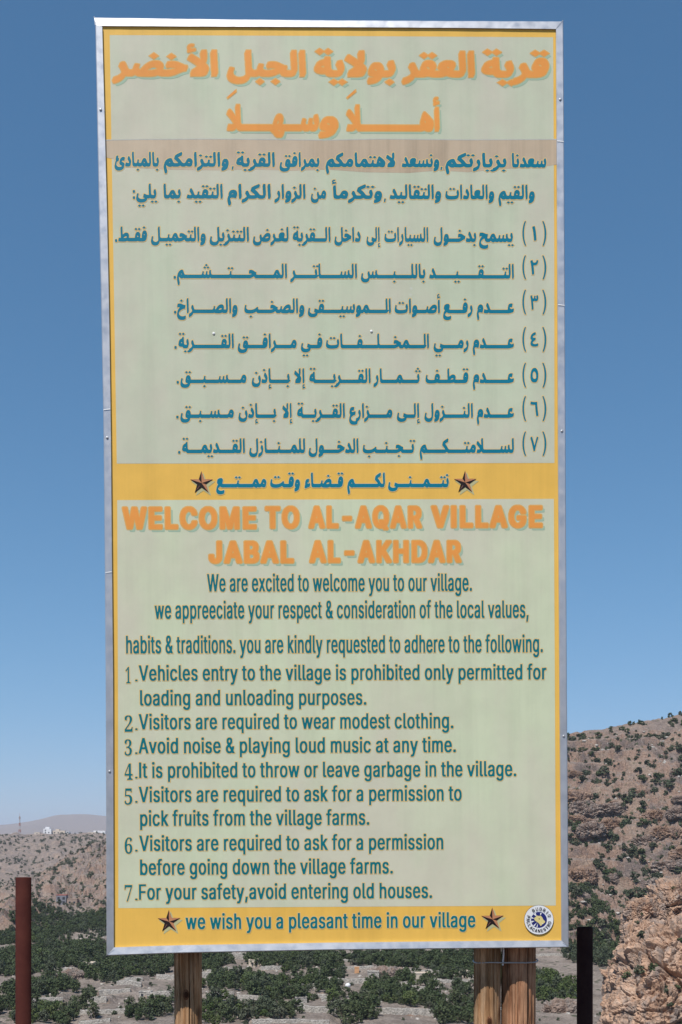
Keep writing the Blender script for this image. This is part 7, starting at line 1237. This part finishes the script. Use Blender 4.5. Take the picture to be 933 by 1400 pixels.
# scattered single trees on the terraces
for _ in range(110):
    x, y = random.uniform(-100, 60), random.uniform(282, 440)
    if clear(x, y): spots.append((x, y, random.choice((0, 0, 2))))
xs_ = np.array([s_[0] for s_ in spots]); ys_ = np.array([s_[1] for s_ in spots])
zs_ = height(xs_, ys_)
frame_d = [(abs(x) / y > .345, y) for x, y in zip(xs_, ys_)]
order = sorted(range(len(spots)), key=lambda i: frame_d[i])
MLEAF = [M_LEAF, M_LEAF2, M_LEAF3]
LAB = ['dark green leafy orchard tree standing in a dense grove on the valley terraces', 'fresh yellowish green orchard tree on the valley terraces', 'small greyish green tree on the valley terraces']
GRP = ['dark orchard trees in the valley', 'fresh green orchard trees in the valley', 'greyish green trees in the valley']
big_V, big_F, big_M, nb = [], [], [], 0
for cnt, i in enumerate(order):
    x, y, lf = spots[i]; k = random.randrange(7); s = (.40 + .66 * random.random() ** 1.2) * (.9 if lf == 1 else 1)
    if cnt < 290:
        t_ = empty('orchard_tree', (x, y, zs_[i] - .1), LAB[lf], 'tree', GRP[lf], random.uniform(0, 6.28))
        t_.scale = (s * random.uniform(.9, 1.15), s * random.uniform(.9, 1.15), s)
        link(bpy.data.objects.new('trunk', TREE_KINDS[k][2]), t_)
        link(bpy.data.objects.new('crown', crown_me(k, MLEAF[lf])), t_)
    else:
        a = random.uniform(0, 6.28); ca, sa = math.cos(a), math.sin(a)
        Va = TREE_KINDS[k][0] * s
        big_V.append(np.c_[Va[:, 0] * ca - Va[:, 1] * sa + x, Va[:, 0] * sa + Va[:, 1] * ca + y, Va[:, 2] + zs_[i] - .1])
        big_F.append(TREE_KINDS[k][1] + nb); big_M.append(np.full(len(TREE_KINDS[k][1]), lf)); nb += len(Va)
if big_V:
    gv = obj('far_grove', mesh_np('far_grove', np.vstack(big_V), np.vstack(big_F), [M_LEAF, M_LEAF2, M_LEAF3], np.concatenate(big_M)))
    tag(gv, 'dense dark green grove at the far end of the valley orchards', 'grove', kind='stuff')

# shrubs on the rocky hill, the shelf and the spur
SHRUB_ME = []
for k in range(6):
    Va, Fa = crown_arrays(80 + k, 1.5, 2.0, 260, .24, 9 + k, .02)
    SHRUB_ME.append((Va, Fa, [mesh_np('shrub', Va, Fa, [mm_]) for mm_ in (M_LEAF3, M_LEAF)]))
cand = []
def in_hill(x, y):
    d_, h_ = seg_dist(np.array([x]), np.array([y]), CREST_R)
    return d_[0] < 185
while len(cand) < 1150:
    a = math.radians(random.uniform(9.5, 20.5)); r_ = random.uniform(430, 655)
    x, y = r_ * math.sin(a), r_ * math.cos(a)
    if in_hill(x, y): cand.append((x, y, random.uniform(.45, 1.5) ** 1.6))
cz = height(np.array([c[0] for c in cand]), np.array([c[1] for c in cand]))
order = sorted(range(len(cand)), key=lambda i: (not (cand[i][0] / cand[i][1] > .205 and cand[i][0] / cand[i][1] < .33), -cand[i][2] / cand[i][1]))
sv, sf, sn = [], [], 0
def place_shrub(x, y, z, s, lab, grp, dark=False):
    o = bpy.data.objects.new('shrub', random.choice(SHRUB_ME)[2][1 if dark else 0])
    o.location = (x, y, z - .15 * s); o.rotation_euler.z = random.uniform(0, 6.28); o.scale = (s * random.uniform(.85, 1.3), s * random.uniform(.85, 1.3), s * random.uniform(.75, 1.1))
    link(o); return tag(o, lab, 'shrub', grp)
QUEUE = []
def pile(x, y, z, s):
    QUEUE.append((x, y, s))
def flush():
    global sn
    zz = height(np.array([q[0] for q in QUEUE]), np.array([q[1] for q in QUEUE]))
    for (x, y, s), z in zip(QUEUE, zz):
        Va, Fa, _ = random.choice(SHRUB_ME); a = random.uniform(0, 6.28); ca, sa = math.cos(a), math.sin(a)
        Fs = Fa[::2] if y > 700 else Fa
        sv.append(np.c_[Va[:, 0] * ca - Va[:, 1] * sa, Va[:, 0] * sa + Va[:, 1] * ca, Va[:, 2]] * s + [x, y, z - .1 * s]); sf.append(Fs + sn); sn += len(Va)
for cnt, i in enumerate(order):
    x, y, s = cand[i]
    if cnt < 270: place_shrub(x, y, cz[i], s, 'dark round juniper shrub on the rocky hillside right of the sign', 'shrubs on the rocky hill', i % 4 == 0)
    else: pile(x, y, cz[i], s)
# crest line bushes
for k in range(48):
    x = random.uniform(118, 215); y = 646 + random.uniform(-12, 4)
    z = float(height(np.array([x]), np.array([y]))[0])
    place_shrub(x, y, z, random.uniform(.7, 1.4), 'dark bush on the skyline of the rocky hill', 'bushes along the skyline', True)
# low scrub of the left slopes
for k in range(1500):
    a = math.radians(random.uniform(-18.5, -9)); r_ = 520 + 1200 * random.random() ** .8
    x, y = r_ * math.sin(a), r_ * math.cos(a)
    if y < 520 and x > -125: continue
    pile(x, y, 0, random.uniform(.5, 1.25) * (1 + r_ / 2500))
for k in range(260):
    t_ = random.random() ** .8
    r_ = 560 + 560 * t_; xx = np.interp(r_, [545, 650, 800, 950, 1100], [-168, -188, -209, -226, -236]) - abs(random.gauss(0, 14)) - 4
    pile(float(xx), r_, 0, random.uniform(.7, 1.6))
for k in range(420):                                   # weeds and crops along the terraces
    x, y = random.uniform(-108, 72), random.uniform(282, 520)
    pile(x, y, 0, random.uniform(.25, .6))
for k in range(230):                                   # trees thinning out up the slope behind the groves
    x, y = random.uniform(-225, -120), random.uniform(540, 800)
    pile(x, y, 0, random.uniform(.6, 1.7))
for k in range(420):                                   # the part of the hill the sign stands in front of
    a = math.radians(random.uniform(-7, 9.5)); r_ = random.uniform(540, 760)
    pile(r_ * math.sin(a), r_ * math.cos(a), 0, random.uniform(.5, 1.5))
for k in range(300):                                   # weeds on the near valley floor
    x = random.uniform(-110, 90); pile(x, random.uniform(110, 282), 0, random.uniform(.2, .6))
flush()
tag(obj('scrub', mesh_np('scrub', np.vstack(sv), np.vstack(sf), [M_LEAF3])), 'scattered grey green scrub on the stony slopes', 'scrub', kind='stuff')
# bushes set on the rocks at the lower right
bpy.context.view_layer.update()
dg = bpy.context.evaluated_depsgraph_get()
rk = random.Random(4)
for k in range(34):
    bx, by = rk.uniform(53, 84), rk.uniform(192, 236)
    hit = scene.ray_cast(dg, Vector((bx, by, 40)), Vector((0, 0, -1)))
    if hit[0] and hit[4].name.startswith('rock_outcrop') and hit[2].z > .35:
        place_shrub(bx, by, hit[1].z, rk.uniform(.25, .75), 'small bush growing on the pink rock outcrop at lower right', 'bushes growing on the rock outcrop', k % 3 == 0)
for k, (bx, bz, s) in enumerate([(62.6, -25, .75), (58.0, -27, .5), (66.5, -19, .4), (71.0, -29, .5), (56.8, -21.5, .7), (60.5, -30.5, .6)]):
    d_ = Vector((bx, 200, bz)) - Vector((0, 0, 1.6))
    hit = scene.ray_cast(dg, Vector((bx, 150, bz)), Vector((0, 1, 0)))
    if hit[0] and hit[4].name.startswith('rock_outcrop'):
        place_shrub(hit[1].x, hit[1].y - .2, hit[1].z - .6 * s, s, 'dark bush clinging to the steep front of the pink rock face', 'bushes on the front of the rock face', k % 2 == 0)
for k in range(7):
    x = 56 + k * 1.9 + random.uniform(-.5, .5); y = 176 + random.uniform(-3, 3)
    place_shrub(x, y, float(height(np.array([x]), np.array([y]))[0]), random.uniform(1.2, 1.6), 'green bush in the row below the pink rock face', 'bushes below the rock face', True)

# ---------------------------------------------------------------- terrace walls
def stone_mat():
    m, t, p = mat('dry_stone')
    v = coords(t, (1, 1, 1.6))
    vo = N(t, 'ShaderNodeTexVoronoi', Scale=2.4, Randomness=.9)
    t.links.new(v, vo.inputs['Vector'])
    c = ramp(t, noise(t, v, 1.1, 4, .6), [(.3, (.38, .35, .31)), (.55, (.52, .48, .43)), (.75, (.60, .56, .51))])
    c = mix(t, 1.0, c, ramp(t, vo.outputs['Distance'], [(.1, 1.12), (.75, .55)]), 'MULTIPLY')
    put(t, p, 'Base Color', c); p.inputs['Roughness'].default_value = .95
    bump(t, p, vo.outputs['Distance'], .8, .15)
    return m
M_STONE = stone_mat()
def wall(wx, wy, L, h, a, seed):
    rg = np.random.default_rng(seed); n_ = max(8, int(L * 2))
    us = np.linspace(-L, L, n_); V, F = [], []
    gz = height(wx + us * math.cos(a), wy + us * math.sin(a) - .6)
    z0 = float(np.median(gz))
    for u, g in zip(us, gz):
        j = rg.normal(0, .10); tz = h + rg.normal(0, .10) + (g - z0) * .6
        V += [(u, -.35 + j, g - z0 - .6), (u, -.28 + j, tz), (u, .45 + j, tz + .02), (u, .5 + j, g - z0 - .6)]
    for i in range(n_ - 1):
        for q in range(3):
            F.append((4 * i + q, 4 * i + 4 + q, 4 * i + 5 + q, 4 * i + 1 + q))
    F += [(0, 1, 2, 3), (4 * n_ - 1, 4 * n_ - 2, 4 * n_ - 3, 4 * n_ - 4)]
    o = obj('terrace_wall', mesh_py('terrace_wall', V, F, [M_STONE]))
    o.location = (wx, wy, z0); o.rotation_euler.z = a
    return tag(o, 'grey dry stone wall holding up a cultivated terrace in the valley', 'wall', 'terrace walls in the valley')
for i, w_ in enumerate(WALLS):
    wall(*w_, 100 + i)

bm = bmesh.new(); bmesh.ops.create_icosphere(bm, subdivisions=2, radius=1.0)
iv = np.array([v.co[:] for v in bm.verts]); it = np.array([[v.index for v in f.verts] for f in bm.faces]); bm.free()
rv, rf, rn = [], [], 0
pos_ = [(random.uniform(-125, 75), random.uniform(282, 560)) if k < 600 else (random.uniform(100, 230), random.uniform(470, 640)) for k in range(900)]
rz_ = height(np.array([q[0] for q in pos_]), np.array([q[1] for q in pos_]))
for k, ((x, y), z) in enumerate(zip(pos_, rz_)):
    s_ = random.uniform(.15, .55) * (1.0 if k < 600 else 1.8)
    w_ = iv * (1 + .28 * perlin3(iv * 1.7 + k * 3.1))[:, None] * [s_ * random.uniform(.8, 1.6), s_ * random.uniform(.8, 1.4), s_ * random.uniform(.5, .9)]
    rv.append(w_ + [x, y, z + .1 * s_]); rf.append(it + rn); rn += len(iv)
tag(obj('rubble', mesh_np('rubble', np.vstack(rv), np.vstack(rf), [M_STONE])), 'pale grey loose stones strewn over terraces and hillside', 'rubble', kind='stuff')

# ---------------------------------------------------------------- buildings
def plaster(name, c):
    m, t, p = mat(name)
    v = coords(t, (1, 1, 1))
    put(t, p, 'Base Color', mix(t, ramp(t, noise(t, v, .9, 5, .6), [(.35, 0.0), (.7, 1.0)]), c, tuple(q * .84 for q in c)))
    p.inputs['Roughness'].default_value = .9
    return m
M_PL_WHITE, M_PL_CREAM, M_PL_GREY = plaster('white_plaster', (.74, .74, .75)), plaster('cream_plaster', (.62, .53, .43)), plaster('grey_blue_render', (.21, .21, .24))
M_PL_PINK = plaster('stone_masonry', (.34, .25, .20)); M_DARKWIN = plaster('dark_window', (.03, .035, .045)); M_REDROOF = plaster('red_roof', (.36, .12, .09)); M_CONC = plaster('concrete', (.33, .31, .30))
def box_arrays(x0, x1, y0, y1, z0, z1):
    V = [(x, y, z) for z in (z0, z1) for x, y in ((x0, y0), (x1, y0), (x1, y1), (x0, y1))]
    return V, [(0, 3, 2, 1), (4, 5, 6, 7), (0, 1, 5, 4), (1, 2, 6, 5), (2, 3, 7, 6), (3, 0, 4, 7)]
def part_boxes(name, boxes, m, parent, bev=0):
    V, F = [], []
    for b in boxes:
        v, f = box_arrays(*b); k = len(V); V += v; F += [tuple(i + k for i in q) for q in f]
    return obj(name, mesh_py(name, V, F, [m]), parent)
def house(x, y, w, d, h, m, label, wins, group=None, upper=None, parapet=.5, rz=0.0, roofm=None):
    gz = float(np.min(height(np.array([x - w / 2, x + w / 2, x]), np.array([y - d / 2] * 3))))
    e = empty('house', (x, y, gz), label, 'house', group, rz)
    part_boxes('wall', [(-w / 2, w / 2, -d / 2, d / 2, -1.5, h)], m, e)
    rim = [(-w / 2 - .1, w / 2 + .1, -d / 2 - .1, -d / 2 + .25, h + .01, h + parapet), (-w / 2 - .1, w / 2 + .1, d / 2 - .25, d / 2 + .1, h + .01, h + parapet),
           (-w / 2 - .1, -w / 2 + .25, -d / 2 + .26, d / 2 - .26, h + .01, h + parapet), (w / 2 - .25, w / 2 + .1, -d / 2 + .26, d / 2 - .26, h + .01, h + parapet)]
    part_boxes('parapet', rim, roofm or m, e)
    if upper:
        a, b, hh = upper
        part_boxes('upper_room', [(a, b, -d / 4, d / 2 - .3, h + .02, h + hh)], m, e)
    for (wx, wz, ww, wh) in wins:
        part_boxes('window', [(wx - ww / 2, wx + ww / 2, -d / 2 - .06, -d / 2 + .2, wz, wz + wh)], M_DARKWIN, e)
    return e
house(-187.5, 738, 6.6, 6, 6.2, M_PL_GREY, 'small two storey grey house with red trim on the slope left of the sign', [(-1.7, 3.4, 1.6, 1.8), (1.7, 3.4, 1.6, 1.8), (-1.7, .6, 1.3, 1.6), (1.7, .6, 1.6, 1.8)], roofm=M_REDROOF)
house(-179.8, 736, 6.5, 6, 3.6, M_PL_PINK, 'low pinkish stone house beside the grey house on the slope', [(-1.5, 1, 1.3, 1.3), (1.6, 1, 1.3, 1.3)])
house(-95.5, 452, 5.0, 5, 2.2, M_PL_CREAM, 'cream house with a raised room at the bottom left corner of the sign', [(-1.2, .6, .7, .9)], upper=(.3, 2.4, 3.6))
for hx, hy, w, d_, h_ in [(-90, 392, 4.2, 3.5, 2.6), (-31, 402, 5.0, 4, 2.4), (11, 374, 3.6, 3.2, 2.3), (26, 352, 4.6, 3.4, 2.2), (-11.5, 313, 3.2, 2.8, 2.1), (41, 372, 4.4, 3.6, 2.6), (-66, 430, 4.5, 3.8, 2.8), (-58, 326, 3.4, 3, 2.0)]:
    house(hx, hy, w, d_, h_, M_PL_CREAM if w > 4 else M_STONE, 'small pale flat roofed farm hut between the trees of the valley', [(-w * .2, .8, .7, .8)], 'farm huts among the valley trees', parapet=.25, rz=random.uniform(-.3, .3))
yr = 1740
for (px_, w, h, m_, lab, wins, up) in [(66, 13, 9, M_PL_WHITE, 'tall white house with a stepped top on the plateau edge', [(-3, 2, 2, 2), (2.5, 2, 2, 2), (-3, 5.5, 2, 2)], (-4, 3, 3.5)),
                                       (81, 22, 6, M_PL_CREAM, 'wide cream house on the plateau edge beside the tall white one', [(-6, 2, 2, 2), (0, 2, 2, 2), (6, 2, 2, 2)], (-5, 1, 3)),
                                       (137, 20, 7, M_PL_WHITE, 'long white house on the plateau edge near the sign frame', [(-6, 2, 2, 2), (0, 2, 2, 2), (6, 2, 2, 2)], None),
                                       (127, 14, 4, M_PL_CREAM, 'low cream house just left of the long white one on the plateau', [(-3, 1.5, 2, 1.6), (3, 1.5, 2, 1.6)], None),
                                       (21, 12, 3.5, M_PL_WHITE, 'low white hut at the foot of the radio mast', [(-2, 1.2, 1.6, 1.4), (3, 1.2, 1.6, 1.4)], None),
                                       (52, 9, 3.5, M_PL_CREAM, 'tiny pale hut left of the tall white house on the plateau', [(0, 1.2, 1.6, 1.4)], None),
                                       (92, 9, 3.5, M_PL_WHITE, 'tiny white hut right of the wide cream house on the plateau', [(0, 1.2, 1.6, 1.4)], None)]:
    x = (px_ - 466.5) / 1500 * yr
    rim_y = 1750 + .25 * (x + 700)
    house(x * (rim_y + 10) / yr, rim_y + 10, w, 10, h, m_, lab, wins, upper=up)
# radio mast
mx, my = -511, 1745
mz = float(height(np.array([mx]), np.array([my]))[0])
mast = empty('radio_mast', (mx, my, mz), 'red and white lattice radio mast on the plateau at far left', 'radio mast')
M_MR, M_MW = plaster('mast_red', (.40, .17, .14)), plaster('mast_white', (.55, .55, .56))
for k in range(6):
    z0, z1 = k * 5.2, k * 5.2 + 5.2; r0, r1 = 1.5 - .2 * k, 1.5 - .2 * (k + 1)
    V, F = [], []
    cs = [(-1, -1), (1, -1), (1, 1), (-1, 1)]
    def bar(p, q, t_=.16):
        p, q = Vector(p), Vector(q); d_ = (q - p).normalized(); u = d_.orthogonal().normalized() * t_; w = d_.cross(u.normalized()) * t_
        b = len(V)
        for c in (p, q):
            V.extend([c + u + w, c - u + w, c - u - w, c + u - w])
        F.extend([(b, b + 1, b + 5, b + 4), (b + 1, b + 2, b + 6, b + 5), (b + 2, b + 3, b + 7, b + 6), (b + 3, b, b + 4, b + 7)])
    for i in range(4):
        (ax, ay), (bx, by) = cs[i], cs[(i + 1) % 4]
        bar((ax * r0, ay * r0, z0), (ax * r1, ay * r1, z1), .2)
        bar((ax * r0, ay * r0, z0), (bx * r1, by * r1, z1), .1)
        bar((ax * r1, ay * r1, z1), (bx * r1, by * r1, z1), .1)
    obj('lattice_section', mesh_py('lattice_section', V, F, [M_MR if k % 2 else M_MW]), mast)
part_boxes('antenna_drum', [(-1.3, 1.3, -.6, .6, 27.5, 30.6)], M_CONC, mast)
part_boxes('antenna_rod', [(-.15, .15, -.15, .15, 31.2, 36)], M_MR, mast)
# concrete parapet and lawn up on the right hill, white water tank and small painted hut in the valley
cw = part_boxes('retaining_wall', [(-9, 9, -.3, .3, -5, 1.0)], M_CONC, None)
cw.location = (107.5, 338, 1.6 - (1204 - 1150) / 1500 * 338 - .4)
tag(cw, 'straight grey concrete retaining wall above the crags at the right edge', 'wall')
bm = bmesh.new(); bmesh.ops.create_uvsphere(bm, u_segments=20, v_segments=12, radius=1.0)
for v in bm.verts:
    v.co.z = max(v.co.z, -.55); v.co.z *= 1.0
me = bpy.data.meshes.new('water_tank'); bm.to_mesh(me); bm.free(); me.materials.append(M_PL_WHITE)
wt = obj('water_tank', me); wx_, wy_ = 2.1, 336.0
wt.location = (wx_, wy_, float(height(np.array([wx_]), np.array([wy_]))[0]) + 1.6)
wt.scale = (.85, .85, .75)
tag(wt, 'small white domed water tank among trees under the sign', 'water tank')
house(5.6, 388, 1.6, 1.5, 2.0, plaster('orange_paint', (.60, .33, .17)), 'tiny orange painted hut among green terraces under the sign', [], parapet=.2)

# ---------------------------------------------------------------- air
HAZE = part_boxes('haze', [(-30500, 30500, -30500, 30500, -120, 330)], None, None)
mh = bpy.data.materials.new('haze'); mh.use_nodes = True
th = mh.node_tree; th.nodes.clear()
pv = th.nodes.new('ShaderNodeVolumePrincipled')
pv.inputs['Color'].default_value = (.80, .87, 1.0, 1)
pv.inputs['Density'].default_value = 7e-5
pv.inputs['Anisotropy'].default_value = .2
oh = th.nodes.new('ShaderNodeOutputMaterial'); th.links.new(pv.outputs[0], oh.inputs['Volume'])
HAZE.data.materials.clear(); HAZE.data.materials.append(mh)
tag(HAZE, 'thin pale blue haze over the valley and far range', 'haze', kind='stuff')
